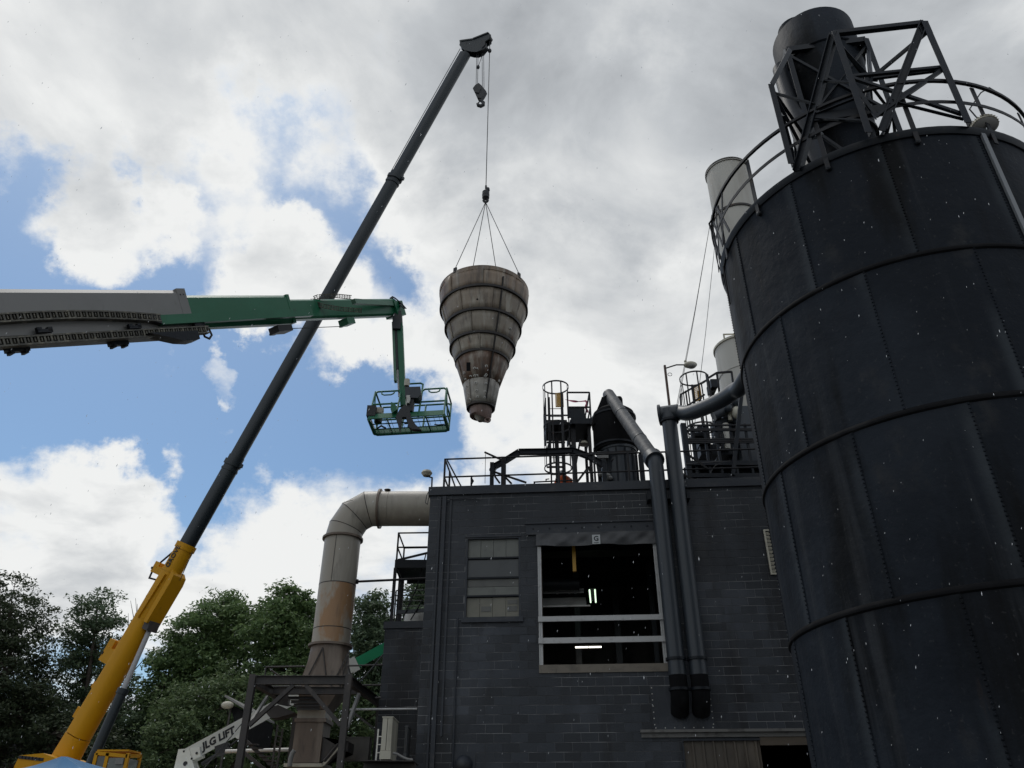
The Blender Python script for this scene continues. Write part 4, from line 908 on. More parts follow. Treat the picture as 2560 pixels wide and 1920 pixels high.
for i in range(1, nz_): zz_ = gz0 + .03 + (gz1 - gz0 - .06)*i/nz_; gb.box(gx0 + .03, gx1 - .03, YT + .405, YT + .409, zz_ - .011, zz_ + .011)
gb.build('gate_mesh', m_ochre, gate)['kind'] = 'stuff'
# legs and bracing under the platform
for (xt, xb, Y, w_) in ((318, 318, YT + .9, .13), (398, 405, YT + 1.2, .11), (535, 560, YT + .4, .15), (745, 742, YT + .3, .10), (690, 700, YT + 1.5, .09)):
    p = at(*z16(xt, 900), Y); b = MB(); b.ibeam((p.x, Y, dz_ - .06), (p.x, Y, ZT - .4), w_, w_, .014, (0, 1, 0)); b.build('tower_leg', m_rail, lt_)
for (q0, q1, Y) in ((z16(475, 900), z16(545, 1290), YT + .4), (z16(625, 930), z16(560, 1300), YT + .4), (z16(590, 1470), z16(735, 1280), YT + .3), (z16(735, 1280), z16(790, 1460), YT + .3), (z16(250, 890), z16(190, 1080), YT + .6), (z16(720, 1000), z16(690, 1100), YT + .3)):
    b = MB(); b.bar(at(*q0, Y), at(*q1, Y), .06); b.build('tower_brace', m_rail, lt_)
for yv in (965, 1285):
    p, q = at(*z16(190, yv), YT + .95), at(*z16(430, yv), YT + .95); b = MB(); b.bar(p, q, .05); b.build('tower_tie', m_rail, lt_)
b = MB(); q = hp_(672, 975, YT + .5); b.lathe([(.02, q.z + .06), (.13, q.z + .04), (.17, q.z - .05), (.02, q.z - .07)], q, 18); b.build('round_lamp', m_beige, lt_)
# barrier tape
b = MB(); n_ = 16
for i in range(n_): pass
p, q = hp_(430, 408, YT + .3), hp_(705, 425, YT + .3)
vs = []
for i in range(n_ + 1):
    t = i/n_; c = p.lerp(q, t) - Vector((0, 0, .05*math.sin(math.pi*t))); hh_ = .03*(.3 + abs(math.sin(t*5)))
    vs += [c + Vector((0, .02*math.sin(9*t), hh_)), c + Vector((0, -.02*math.sin(9*t), -hh_))]
b.add(vs, [(2*i, 2*i + 1, 2*i + 3, 2*i + 2) for i in range(n_)])
vs = [q + Vector((x + .03*math.sin(k*1.7), 0, -.09*k)) for k in range(6) for x in (-.05, .03)]
b.add(vs, [(2*i, 2*i + 1, 2*i + 3, 2*i + 2) for i in range(5)])
tag(b.build('barrier_tape', m_pink), 'pink plastic tape strung across the ladder tower railing', 'tape')

# ------------------------------------------------------------------ roof fan and its hood
YF = 22.0
fan = thing('roof_fan', 'dark bulky fan housing with round caps on the roof under the sloping pipe', 'fan', at(*z16(1080, 1450), YF + .6))
out_ = [(940, 365), (905, 375), (893, 410), (835, 555), (785, 640), (800, 720), (1200, 720), (1240, 600), (1180, 500), (1060, 350), (1000, 330)]
b = MB(); b.prism([at(*z16(x, y), YF + .25) for (x, y) in out_], (0, .5, 0)); b.build('inlet_hood', m_dark, fan, angle=25)
p, q = at(*z16(1057, 640), YF + .55), at(*z16(1057, 1075), YF + .55); rv2 = size(277*.19291, p)
b = MB(); b.lathe([(rv2*.93, q.z - .05), (rv2, q.z + .05), (rv2, p.z - .05), (rv2*.95, p.z + .10), (rv2*.75, p.z + .22), (rv2*.4, p.z + .29), (.02, p.z + .31)], p, 44); b.build('vessel_barrel', m_dark, fan)
for zz_ in (q.z + .06, p.z - .06): b = MB(); b.lathe([(rv2 - .01, zz_ - .03), (rv2 + .025, zz_ - .03), (rv2 + .025, zz_ + .03), (rv2 - .01, zz_ + .03)], p, 44); b.build('vessel_band', m_black, fan)
p, q = at(*z16(1125, 405), YF + .8), at(*z16(1125, 640), YF + .8); rr2 = size(48*.19291, p); b = MB(); b.lathe([(rr2, q.z), (rr2, p.z), (rr2*.8, p.z + .07), (.02, p.z + .10)], p, 24); b.build('round_cap', m_dark, fan)
p, q = at(*z16(1110, 1050), YF + .5), at(*z16(1110, 1440), YF + .5); rr2 = size(228*.19291, p)
b = MB(); b.lathe([(rr2*1.06, p.z - .16), (rr2*1.06, p.z), (rr2, p.z + .01)], p, 36); b.lathe([(rr2, ZT - .4), (rr2, p.z - .02)], p, 36); b.build('drum', m_pipe, fan)
for k in range(6):
    a = R(200 + 28*k); b = MB(); b.bar((p.x + (rr2 + .02)*math.cos(a), p.y + (rr2 + .02)*math.sin(a), ZT - .4), (p.x + (rr2 + .02)*math.cos(a), p.y + (rr2 + .02)*math.sin(a), p.z - .2), .05); b.build('drum_rib', m_black, fan)
for (x, Y, w_) in ((860, YF + .1, .11), (1405, YF + .2, .14)):
    p = at(*z16(x, 1110), Y); b = MB(); b.ibeam((p.x, Y, p.z), (p.x, Y, ZT - .4), w_, w_, .014, (0, 1, 0)); b.build('support_leg', m_black, fan)
p, q = at(*z16(770, 1105), YF - .1), at(*z16(1330, 1082), YF - .1); b = MB(); b.bar(p, q, .06); b.build('tie_bar', m_rail, fan)
b = MB(); q = at(*z16(915, 1140), YF); b.obox(q, (.17, 0, 0), (0, .1, 0), (0, 0, .11)); b.build('junction_box', m_liftgrey, fan)
b = MB(); b.tube([at(*z16(x, y), YF) for (x, y) in ((1065, 1180), (1020, 1210), (1010, 1290), (985, 1370))], .02, 6); b.tube([at(*z16(x, y), YF) for (x, y) in ((800, 1180), (840, 1250), (855, 1340), (900, 1430))], .025, 6); b.build('hose', m_black, fan)
b = MB()
for (x, y, r_) in ((965, 1400, .12), (890, 1385, .08), (1000, 1425, .09)): b.ball(at(*z16(x, y), YF - .05), r_, 10, 6, (1.3, 1, .8))
mot = b.build('motor_cluster', m_liftgrey, fan); mot['kind'] = 'stuff'

# ------------------------------------------------------------------ worker on the roof
def human(root, foot, face, top_scale=1.0):
    M = Matrix.Translation(foot) @ Matrix.Rotation(face, 4, 'Z')   # +y of the figure is where it looks
    J = {'pelvis': (0, 0, .95, .15), 'waist': (0, .01, 1.10, .14), 'chest': (0, .03, 1.30, .17), 'neck': (0, .05, 1.48, .065), 'head0': (0, .12, 1.52, .085), 'head1': (0, .17, 1.59, .10)}
    E_ = [('pelvis', 'waist'), ('waist', 'chest'), ('chest', 'neck'), ('neck', 'head0'), ('head0', 'head1')]
    for s, n in ((-1, 'l'), (1, 'r')):
        J.update({n + 'sh': (s*.19, .03, 1.40, .075), n + 'el': (s*.30, .08, 1.13, .05), n + 'wr': (s*.22, .30, 1.02, .033), n + 'hand': (s*.21, .38, 1.01, .035),
                  n + 'hip': (s*.10, 0, .90, .10), n + 'kn': (s*.12, .03, .50, .062), n + 'an': (s*.12, -.01, .09, .045), n + 'toe': (s*.13, .17, .04, .038)})
        E_ += [('chest', n + 'sh'), (n + 'sh', n + 'el'), (n + 'el', n + 'wr'), (n + 'wr', n + 'hand'), ('pelvis', n + 'hip'), (n + 'hip', n + 'kn'), (n + 'kn', n + 'an'), (n + 'an', n + 'toe')]
        for f_ in range(5):
            a = f_ - 1.5
            if f_ < 4: c1_ = (s*.21 + a*.018, .43, 1.005, .010); c2_ = (s*.21 + a*.019, .46 - .006*abs(a - .5), .985, .009)
            else: c1_ = (s*.21 - s*.045, .36, 1.0, .011); c2_ = (s*.21 - s*.055, .40, .985, .009)
            J[n + 'f%d' % f_] = c1_; J[n + 'g%d' % f_] = c2_; E_ += [(n + 'hand', n + 'f%d' % f_), (n + 'f%d' % f_, n + 'g%d' % f_)]
    names = list(J); idx = {k: i for i, k in enumerate(names)}
    me = bpy.data.meshes.new('body'); inv = WM[root.name].inverted()
    me.from_pydata([tuple(inv @ M @ Vector(J[k][:3])) for k in names], [(idx[a], idx[b]) for a, b in E_], []); me.update()
    o = bpy.data.objects.new('body', me); COL.objects.link(o); o.parent = root; WM[o.name] = WM[root.name]
    md = o.modifiers.new('skin', 'SKIN'); md.use_smooth_shade = True
    for i, k in enumerate(names): me.skin_vertices[0].data[i].radius = (J[k][3], J[k][3]*(.72 if k in ('pelvis', 'waist', 'chest') else 1)); me.skin_vertices[0].data[i].use_root = (k == 'pelvis')
    o.modifiers.new('sub', 'SUBSURF').levels = 1
    me.materials.append(m_skin)
    def clothes(name, ks, grow, m_):
        v = []; 
        b = MB()
        for (a, c) in ks:
            A, C_ = M @ Vector(J[a][:3]), M @ Vector(J[c][:3]); b.tube([A, A.lerp(C_, .5), C_], [J[a][3]*grow, (J[a][3] + J[c][3])/2*grow, J[c][3]*grow], 14)
        return b.build(name, m_, root, angle=80)
    def loftring(spec, name, m_, n=20):
        b = MB(); b.loft([[M @ Vector((cx_ + rx*math.cos(2*math.pi*j/n), cy2 + ry*math.sin(2*math.pi*j/n), z)) for j in range(n)] for (cx_, cy2, z, rx, ry) in spec]); return b.build(name, m_, root, angle=80)
    loftring([(0, .0, .86, .20, .15), (0, .0, 1.0, .19, .145), (0, .01, 1.12, .18, .14), (0, .02, 1.30, .215, .155), (0, .03, 1.40, .21, .14), (0, .04, 1.47, .14, .10), (0, .06, 1.55, .08, .08)], 'vest', m_orange)
    clothes('sleeve', [('lsh', 'lel'), ('lel', 'lwr')], 1.22, m_orange); clothes('sleeve', [('rsh', 'rel'), ('rel', 'rwr')], 1.22, m_orange)
    clothes('trouser_leg', [('lhip', 'lkn'), ('lkn', 'lan')], 1.2, m_jeans); clothes('trouser_leg', [('rhip', 'rkn'), ('rkn', 'ran')], 1.2, m_jeans)
    clothes('boot', [('lan', 'ltoe')], 1.25, m_text); clothes('boot', [('ran', 'rtoe')], 1.25, m_text)
    b = MB(); b.loft([[M @ Vector((rx*math.cos(2*math.pi*j/20), .17 + rx*1.2*math.sin(2*math.pi*j/20), z)) for j in range(20)] for (rx, z) in ((.145, 1.60), (.125, 1.605), (.122, 1.64), (.105, 1.70), (.06, 1.74), (.01, 1.75))]); b.build('hard_hat', m_hat, root, angle=60)
    b = MB(); b.ball(M @ Vector((0, .28, 1.54)), .018, 8, 6); b.build('nose', m_skin, root)
    for s in (-1, 1):
        b = MB(); b.ball(M @ Vector((s*.10, .16, 1.53)), .028, 8, 6, (.5, 1, 1.3)); b.build('ear', m_skin, root)
        b = MB(); b.ball(M @ Vector((s*.038, .255, 1.565)), .012, 8, 6); b.build('eye', m_text, root)
wp = at(*z16(420, 1440), D0 + 3.9)
person = thing('person', 'person in orange jacket and grey hard hat on the roof under the ladder cage', 'person', (wp.x, wp.y, ZT - .4))
hatpx = at(*z16(405, 1300), wp.y)
human(person, Vector((wp.x, wp.y, hatpx.z - 1.75)), R(20))
b = MB(WMAT); s_a, s_b = wl_(*z16(30, 1475), 2.5)[0], wl_(*z16(540, 1460), 2.5)[0]
zq = wl_(*z16(300, 1462), 2.5)[1]
b.tube([(s_a, 2.5, zq - .15), (s_a, 2.5, zq - .02), (s_b, 2.5, zq - .0), (s_b + .05, 2.5, zq - .15)], .025, 6)
for k in (.3, .55): b.tube([(s_a + (s_b - s_a)*k, 2.5, zq - .02), (s_a + (s_b - s_a)*k, 2.5, zq + .06), (s_a + (s_b - s_a)*k + .1, 2.5, zq + .07)], .018, 6)
pr_ = b.build('roof_pipework', m_rail, None); pr_.location.z -= .0; tag(pr_, 'low run of thin pipes lying on the roof behind the parapet', 'pipework')

# ------------------------------------------------------------------ lamp pole, caged ladder and equipment deck at the right end of the roof
YL = 22.0
p0, p1 = at(*z6(168, 730), YL), at(*z6(118, 155), YL); p1.x = p0.x
lpole = thing('roof_lamp_pole', 'tall thin lamp pole with a cobra head on the roof beside the twin pipes', 'lamp post', (p0.x, YL, ZT - .4))
b = MB(); b.bar((p0.x, YL, ZT - .4), (p0.x, YL, p1.z), .07); b.build('pole', mat('rusty_pole', (.07, .045, .035), .6, layers=[(RUST, (4, 4, 1), .45, .65, .8)]), lpole)
a_, h_ = at(*z6(180, 165), YL), at(*z6(395, 148), YL)
b = MB(); b.tube([Vector((p0.x, YL, p1.z - .12)), a_, at(*z6(235, 148), YL), h_ - Vector((.15, 0, 0))], .024, 8); b.build('lamp_arm', m_rail, lpole)
b = MB(); b.ball(h_, .20, 16, 8, (1.15, .8, .55)); b.build('lamp_head', m_beige, lpole)
b = MB(); b.ball(h_ + Vector((.03, -.02, -.05)), .16, 14, 8, (1.0, .85, .6)); b.build('lens', m_lampglass, lpole)
b = MB(); b.ball(h_ + Vector((-.15, 0, .14)), .05, 8, 6); b.build('photocell', m_beige, lpole)
b = MB(); c = at(*z6(160, 258), YL); b.tube([c + Vector((.07*math.cos(t*.6), 0, .06*math.sin(t*.6))) for t in range(11)], .01, 5); b.build('cable_loop', m_rope, lpole)

YC = 21.6
h0, h1 = at(*z6(435, 305), YC), at(*z6(480, 590), YC); h1.x = h0.x
cl2 = thing('caged_roof_ladder', 'short caged ladder top with an ochre mesh gate above the bent pipe', 'caged ladder', (h0.x, YC, ZT - .4))
cage(cl2, h0, size(160*.217, h0), ZT + .9, h0.z, 3, 90, 7, -90)
c2r = size(160*.217, h0)
for sx in (-.2, .2): b = MB(); b.bar((h0.x + sx, YC + c2r, ZT - .4), (h0.x + sx, YC + c2r, h0.z - .2), .05, .02); b.build('ladder_rail', m_rail, cl2)
for k in range(10): b = MB(); b.tube([(h0.x - .2, YC + c2r, ZT + .1 + .3*k), (h0.x + .2, YC + c2r, ZT + .1 + .3*k)], .012, 6); b.build('ladder_rung', m_rail, cl2)
for (pp, w_) in (((z6(285, 490), z6(590, 320)), .05), ((z6(300, 660), z6(560, 490)), .05), ((z6(285, 490), z6(290, 690)), .06), ((z6(415, 380), z6(455, 690)), .07), ((z6(590, 260), z6(640, 560)), .06)):
    b = MB(); b.bar(at(*pp[0], YC + .3), at(*pp[1], YC + .3), w_); b.build('handrail', m_rail, cl2)
g0 = [at(*z6(x, y), YC + .3) for (x, y) in ((432, 415), (498, 375), (525, 535), (450, 570))]
gb = MB()
for i in range(4): gb.bar(g0[i], g0[(i + 1) % 4], .035)
gt2 = gb.build('mesh_gate', m_ochre, cl2); gb = MB()
for k in range(1, 8): gb.bar(g0[0].lerp(g0[1], k/8), g0[3].lerp(g0[2], k/8), .012); gb.bar(g0[0].lerp(g0[3], k/8) + Vector((0, .015, 0)), g0[1].lerp(g0[2], k/8) + Vector((0, .015, 0)), .012)
gb.build('gate_mesh', m_ochre, gt2)['kind'] = 'stuff'
b = MB()
for (p, q) in ((z6(610, 295), z6(700, 240)), (z6(700, 240), z6(870, 228)), (z6(870, 228), z6(895, 420)), (z6(700, 240), z6(735, 500)), (z6(620, 460), z6(690, 430))):
    b = MB(); b.bar(at(*p, YC + .6), at(*q, YC + .6), .06); b.build('walkway_rail', m_rail, cl2)

YD = 21.0
eq = thing('equipment_deck', 'crowded dark equipment deck with mesh screens and rails between the twin pipes and the silo', 'equipment deck', at(*z6(700, 1400), YD))
zdk = at(*z6(700, 1250), YD).z
xa, xb = at(*z6(350, 1250), YD).x, at(*z6(1250, 1250), YD).x + .9
for (y0_, y1_, dY) in ((1250, 1300, 0.0), (1330, 1380, .4), (1395, 1440, .0)):
    b = MB(); q0, q1 = at(*z6(700, y1_), YD + dY), at(*z6(700, y0_), YD + dY); b.box(xa, xb, YD + dY, YD + dY + .1, q0.z, q1.z); b.build('deck_beam', m_black, eq)
b = MB(); b.box(xa + .1, xb, YD + .11, YD + 3, zdk - .08, zdk); b.build('deck_plate', m_black, eq)
b = MB(); b.box(xa + .2, xb, YD + 1.6, YD + 1.7, ZT - .4, zdk - .09); b.build('skirt_wall', m_black, eq)
for yv in (845, 905, 1025, 1045, 890, 1005):
    b = MB(); b.bar(at(*z6(360 if yv > 900 else 380, yv), YD + .05), Vector((xb, YD + .05, at(*z6(360, yv - 5), YD + .05).z)), .045); b.build('deck_rail', m_rail, eq)
for xv in (310, 400, 545, 680, 850, 1020, 1150):
    q = at(*z6(xv, 830), YD + .1); b = MB(); b.bar((q.x, YD + .1, ZT - .3), (q.x, YD + .1, q.z), .07 if xv != 310 else .16); b.build('deck_post', m_black, eq)
b = MB(); b.bar(at(*z6(985, 480), YD - .3), at(*z6(885, 1420), YD - .3), .11); b.build('raking_strut', m_black, eq)
b = MB(); b.bar(at(*z6(340, 1290), YD - .2), at(*z6(760, 1260), YD - .2), .03); b.tube([at(*z6(x, y), YD - .2) for (x, y) in ((620, 1400), (680, 1310), (780, 1265), (890, 1255))], .012, 5); b.build('cable', m_rope, eq)
for (xv0, xv1, yv0, yv1, dY) in ((375, 505, 860, 1030, .4), (590, 735, 800, 1035, .6)):
    q0, q1 = at(*z6(xv0, yv1), YD + dY), at(*z6(xv1, yv0), YD + dY); gb = MB()
    for k in range(10): x = q0.x + (q1.x - q0.x)*k/9; gb.bar((x, YD + dY, q0.z), (x, YD + dY, q1.z), .012)
    for k in range(10): z = q0.z + (q1.z - q0.z)*k/9; gb.bar((q0.x, YD + dY + .013, z), (q1.x, YD + dY + .013, z), .012)
    gb.build('mesh_screen', m_rail, eq)['kind'] = 'stuff'
for (x0_, x1_, y0_, y1_, Y, mm, nm) in ((735, 850, 760, 1180, YD + 1.0, m_black, 'dark_cabinet'), (850, 960, 600, 1250, YD + 1.2, m_black, 'dark_cabinet'), (640, 700, 310, 400, YD + 1.0, m_black, 'dark_cabinet'), (505, 600, 850, 1060, YD + .9, m_black, 'dark_cabinet'), (420, 560, 930, 965, YD + .3, m_black, 'crossing_beam'), (520, 700, 1060, 1180, YD + 1.0, m_black, 'dark_cabinet'), (1000, 1100, 620, 1250, YD + .8, m_liftgrey, 'grey_cabinet')):
    q0, q1 = at(*z6(x0_, y1_), Y), at(*z6(x1_, y0_), Y); b = MB(); b.box(q0.x, q1.x, Y, Y + .6, q0.z, q1.z); b.build(nm, mm if nm != 'grey_cabinet' else m_pipe, eq)
for (q0, q1, r_, mm) in ((z6(800, 830), z6(825, 1120), .10, m_tank), (z6(765, 950), z6(770, 1130), .06, m_black), (z6(840, 620), z6(860, 790), .07, m_beige), (z6(660, 740), z6(820, 660), .16, m_pipe)):
    b = MB(); b.tube([at(*q0, YD + .9), at(*q1, YD + .9)], r_, 12); b.build('process_pipe', mm, eq)
for (x, y, r_) in ((930, 700, .17), (835, 640, .13), (910, 560, .16)):
    b = MB(); b.ball(at(*z6(x, y), YD + .7), r_, 12, 8, (.9, 1, 1.3)); b.build('valve_body', m_beige if x == 930 else m_pipe, eq)

# ------------------------------------------------------------------ mobile crane
CB, CT = at(169, 1894, 20.0), at(1169, 128, 17.0)
def boom_at(py):                   # the point of the boom axis seen at photo height py
    lo, hi = -.15, 1.1
    for _ in range(50):
        m_ = (lo + hi)/2
        if proj(CB.lerp(CT, m_))[1] > py: lo = m_
        else: hi = m_
    return CB.lerp(CT, (lo + hi)/2)
AXC = (CT - CB).normalized(); SIDE = AXC.cross(Vector((0, 0, 1))).normalized(); TOP = SIDE.cross(AXC).normalized()
crane = thing('mobile_crane', 'yellow mobile crane with a long black telescopic boom raised over the yard', 'crane', (CB.x, CB.y, 0))
BS = .83
def boom_ring(P, w, h, n=9):
    w, h = w*BS, h*BS
    r_ = [P + SIDE*(x*w/2) + TOP*(y*h/2) for (x, y) in ((-.62, 1), (.62, 1), (.94, .82), (1, .55), (1, -.15))]
    for k in range(1, n): a = math.pi*k/n; r_.append(P + SIDE*(w/2*math.cos(a)) + TOP*(h/2*(-.15 - .85*math.sin(a))))
    r_ += [P + SIDE*(x*w/2) + TOP*(y*h/2) for (x, y) in ((-1, -.15), (-1, .55), (-.94, .82))]
    return r_
def section(ya, yb, pxa, pxb, name, m_, ext=.25):
    A, B = boom_at(ya), boom_at(yb); wa, wb = size(pxa, A), size(pxb, B)
    b = MB(); b.loft([boom_ring(A, wa*.92, wa*1.02), boom_ring(B + AXC*ext, wb*.92, wb*1.02)]); return b.build(name, m_, crane, angle=28)
base_s = section(1840, 1372, 68, 50, 'base_boom', m_yellow, 0)
s1_ = section(1372, 1163, 43.5, 42.5, 'boom_section', m_boom)
s2b = section(1163, 448, 39, 35.5, 'boom_section', m_boom)
s3b = section(448, 150, 32, 30.5, 'boom_section', m_boom)
def collar(py, px, ln, m_, nm='boom_collar'):
    P = boom_at(py); w_ = size(px, P); b = MB(); b.loft([boom_ring(P - AXC*ln/2, w_*.94, w_*1.04), boom_ring(P + AXC*ln/2, w_*.94, w_*1.04)]); b.build(nm, m_, crane, angle=28)
    return P, w_
collar(1369, 54, .16, m_yellow); collar(1160, 48, .14, m_boom); collar(1176, 45, .06, m_boom); collar(446, 42, .12, m_boom); collar(458, 39, .05, m_boom)
for (py, px) in ((1160, 48), (446, 42)):
    P = boom_at(py); w_ = size(px, P)*BS
    for k in (-1, 1): b = MB(); b.bar(P + SIDE*.0 + TOP*k*w_*.5, P + TOP*k*w_*.72 + AXC*.02, .06, .10); b.build('collar_lug', m_boom, crane)
# foot of the boom flares down to the pivot
P = boom_at(1840); w_ = size(68, P)
b = MB(); b.loft([boom_ring(P - AXC*1.3, w_*.9, w_*1.35), boom_ring(P - AXC*.02, w_*.94, w_*1.04)]); b.build('boom_foot', m_yellow, crane, angle=28)
# stiffened belly where the lift ram takes hold
Pa, Pb, Pc = boom_at(1545), boom_at(1480), boom_at(1400); wq = size(53, Pb)*BS
b = MB(); hwid = wq*.52
poly = [boom_at(1552) - TOP*wq*.40, boom_at(1552) - TOP*wq*.66, boom_at(1450) - TOP*wq*.74, boom_at(1434) - TOP*wq*.68, boom_at(1425) - TOP*wq*.40]
b.prism([p - SIDE*hwid for p in poly], SIDE*2*hwid); belly = b.build('ram_bracket', m_yellow, crane, angle=20)
for py in (1545, 1500, 1430): collar(py, 57 if py > 1500 else 54.5, .05, m_yellow, 'stiffener_band')
collar(1684, 61, .04, m_yellow, 'stiffener_band')
b = MB(); 
for k in (-1, 1):
    o = SIDE*k*(hwid + .01); b = MB(); b.bar(boom_at(1550) + o + TOP*.02, boom_at(1440) + o - TOP*wq*.12, .05, .03); b.build('stiffener_strip', m_yellow, crane)
text_on('lettering', 'GROVE', boom_at(1398) - SIDE*0 + (lambda P, w_: (SIDE if (Vector((0, 0, EYE)) - P).dot(SIDE) > 0 else -SIDE)*w_*.478)(boom_at(1398), size(53, boom_at(1398))*BS) + TOP*size(50, boom_at(1398))*.09, AXC, TOP, .13, m_text, base_s, .003, extr=.006)
# brackets on the top side
for (py, ln, out_) in ((1440, .42, .30), (1655, .8, .34), (1800, .35, .16), (1728, .2, .1)):
    P = boom_at(py); w_ = size(54, P)*BS
    b = MB(); b.obox(P + TOP*(w_*.52 + out_*.3), AXC*ln*.22, SIDE*w_*.42, TOP*out_*.5); br_ = b.build('top_bracket', m_yellow, crane)
    for k in (-1, 0, 1):
        b = MB(); q = P + TOP*(w_*.52 + out_*.75) + SIDE*k*w_*.28; b.obox(q + AXC*ln*.12, AXC*ln*.34, SIDE*.025, TOP*out_*.28); b.build('bracket_ear', m_yellow, br_)
    b = MB(); b.tube([P + TOP*(w_*.5 + out_) - SIDE*w_*.4, P + TOP*(w_*.5 + out_) + SIDE*w_*.4], .035, 8); b.build('bracket_pin', m_rail, br_)
P = boom_at(1372); w_ = size(54, P)*BS
b = MB(); b.tube([P + TOP*w_*.5, P - AXC*.75 + TOP*(w_*.5 + .42), P - AXC*1.0 + TOP*(w_*.5 + .38), P - AXC*.95 + TOP*w_*.45], .025, 6); b.build('cable_guide', m_rail, crane)
# lift ram
r0, r1 = at(*z1(700, 1620), 19.3), at(*z1(925, 1045), 19.35); r2 = boom_at(1556) - TOP*wq*.60
dirr = (r2 - r0).normalized(); mid = r0 + dirr*(r1 - r0).length
b = MB(); b.tube([r0 - dirr*1.2, mid], .115, 20); b.tube([mid - dirr*.12, mid], .135, 20); b.build('lift_ram', m_boom, crane)
b = MB(); b.tube([mid, r2], .062, 20); b.build('ram_rod', m_chrome, crane)
b = MB(); b.obox(r2, SIDE*.17, dirr*.12, TOP*.09); b.build('ram_pin_block', m_frame, crane)
# boom head
hd = [z8(x, y) for (x, y) in ((172, 158), (178, 205), (215, 240), (275, 255), (312, 256), (356, 238), (382, 205), (380, 170), (418, 142), (420, 100), (405, 90), (385, 103), (320, 130), (270, 148))]
Yh = CT.y
for k in (-1, 1):
    b = MB(); b.prism([at(*q, Yh) + SIDE*.11*k - SIDE*.015 for q in hd], SIDE*.03); b.build('head_plate', m_boom, crane)
for (x, y, r_) in ((325, 190, .26), (345, 205, .22), (402, 122, .13), (200, 180, .14)):
    c = at(*z8(x, y), Yh); ax_, s_, u_ = frame3(SIDE)
    b = MB(); b.loft([[c + SIDE*k + (s_*math.cos(2*math.pi*j/24) + u_*math.sin(2*math.pi*j/24))*rr2 for j in range(24)] for (k, rr2) in ((-.09, r_), (-.03, r_*.9), (.03, r_*.9), (.09, r_))]); b.build('sheave', m_hook, crane)
b = MB(); b.bar(at(*z8(176, 165), Yh), at(*z8(270, 152), Yh), .28, .06, SIDE.cross(Vector((1, 0, 0)))); b.bar(at(*z8(275, 150), Yh), at(*z8(400, 100), Yh), .30, .05); b.build('head_guard', m_boom, crane)
# ropes
b = MB(); pts = [at(*z8(178, 205), Yh), boom_at(445) + TOP*size(42, boom_at(445))*.55, boom_at(1160) + TOP*size(48, boom_at(1160))*.55]; b.tube([pts[0] + TOP*.05, pts[1] + TOP*.03], .012, 5); b.build('hoist_rope', m_rope, crane)
b = MB(); b.tube([boom_at(1372) - TOP*.26, boom_at(1440) - TOP*.36], .010, 5); b.build('hoist_rope', m_rope, crane)
hb0 = at(*z8(333, 530), Yh)
for (x, xb_) in ((305, 299), (316, 311), (349, 352), (362, 365)):
    b = MB(); b.tube([at(*z8(x, 240), Yh), at(*z8(xb_, 530), Yh)], .010, 5); b.build('hoist_rope', m_rope, crane)
b = MB(); q = at(*z8(316, 358), Yh); b.ball(q, .06, 10, 6, (1, 1, 1.5)); b.tube([at(*z8(350, 260), Yh), q], .010, 5); b.build('limit_weight', m_hook, crane)
b = MB(); q = at(*z8(412, 222), Yh); b.ball(q, .07, 10, 6, (1, 1, 1.3)); b.build('limit_weight', m_hook, crane)
# turret, cab
tb = [z1(x, y) for (x, y) in ((60, 1760), (112, 1640), (150, 1562), (330, 1545), (420, 1580), (560, 1640), (600, 1760))]
b = MB(); b.prism([at(*q, 19.3) for q in tb], (0, 1.9, 0)); b.build('turret', m_yellow, crane, angle=20)
b = MB()
for k in range(7): q = at(*z1(160 + 26*k, 1575 + 3*k), 19.29); b.obox(q, (.05, 0, 0), (0, .01, 0), (0, 0, .03)); 
b.build('warning_plate', m_text, crane)['kind'] = 'stuff'
cab0 = [at(*z1(x, y), 18.4) for (x, y) in ((745, 1545), (985, 1556))]
xw0, xw1, zt5 = cab0[0].x, cab0[1].x, cab0[0].z
cabm = MB(); zb5 = zt5 - 2.2
for (x, y) in ((xw0, 18.4), (xw0 + .72*(xw1 - xw0)*.5, 18.4), (xw1, 18.4), (xw0, 19.0), (xw1, 19.0)): cabm.bar((x, y, zb5), (x, y, zt5), .07)
for z in (zt5, zb5, zb5 + .9):
    cabm.bar((xw0, 18.4, z), (xw1, 18.4, z - (.06 if z == zt5 else 0)), .07); cabm.bar((xw1, 18.4, z - (.06 if z == zt5 else 0)), (xw1, 19.0, z), .07); cabm.bar((xw0, 19.0, z), (xw1, 19.0, z), .07); cabm.bar((xw0, 18.4, z), (xw0, 19.0, z), .07)
cab_o = cabm.build('cab_frame', m_yellow, crane)
b = MB(); xm = xw0 + .36*(xw1 - xw0); b.box(xw0 + .04, xm - .04, 18.39, 18.41, zb5 + .04, zt5 - .06); b.build('cab_window', m_glass, cab_o)
b = MB(); b.box(xm + .04, xw1 - .04, 18.39, 18.41, zb5 + .04, zt5 - .09); b.build('cab_window', m_cabglass, cab_o)
b = MB(); b.box(xw1 - .01, xw1 + .01, 18.44, 18.96, zb5 + .9, zt5 - .1); b.build('cab_window', m_cabglass, cab_o)
b = MB(); b.box(xw0, xw1, 18.38, 19.02, zt5 + .036, zt5 + .07); b.build('cab_roof', m_yellow, cab_o)
b = MB(); b.box(xw1 - .22, xw1 - .05, 18.33, 18.38, zt5 - .22, zt5 - .10); b.build('work_lamp', m_liftgrey, cab_o)
b = MB(); b.box(xw0 - .3, xw1 + .1, 18.3, 19.1, .9, zb5 - .04); b.build('cab_deck', m_yellow, crane)
b = MB(); b.box(CB.x - 4.5, CB.x + 3.8, 18.4, 21.2, .55, 1.25); b.build('carrier_deck', m_yellow, crane)
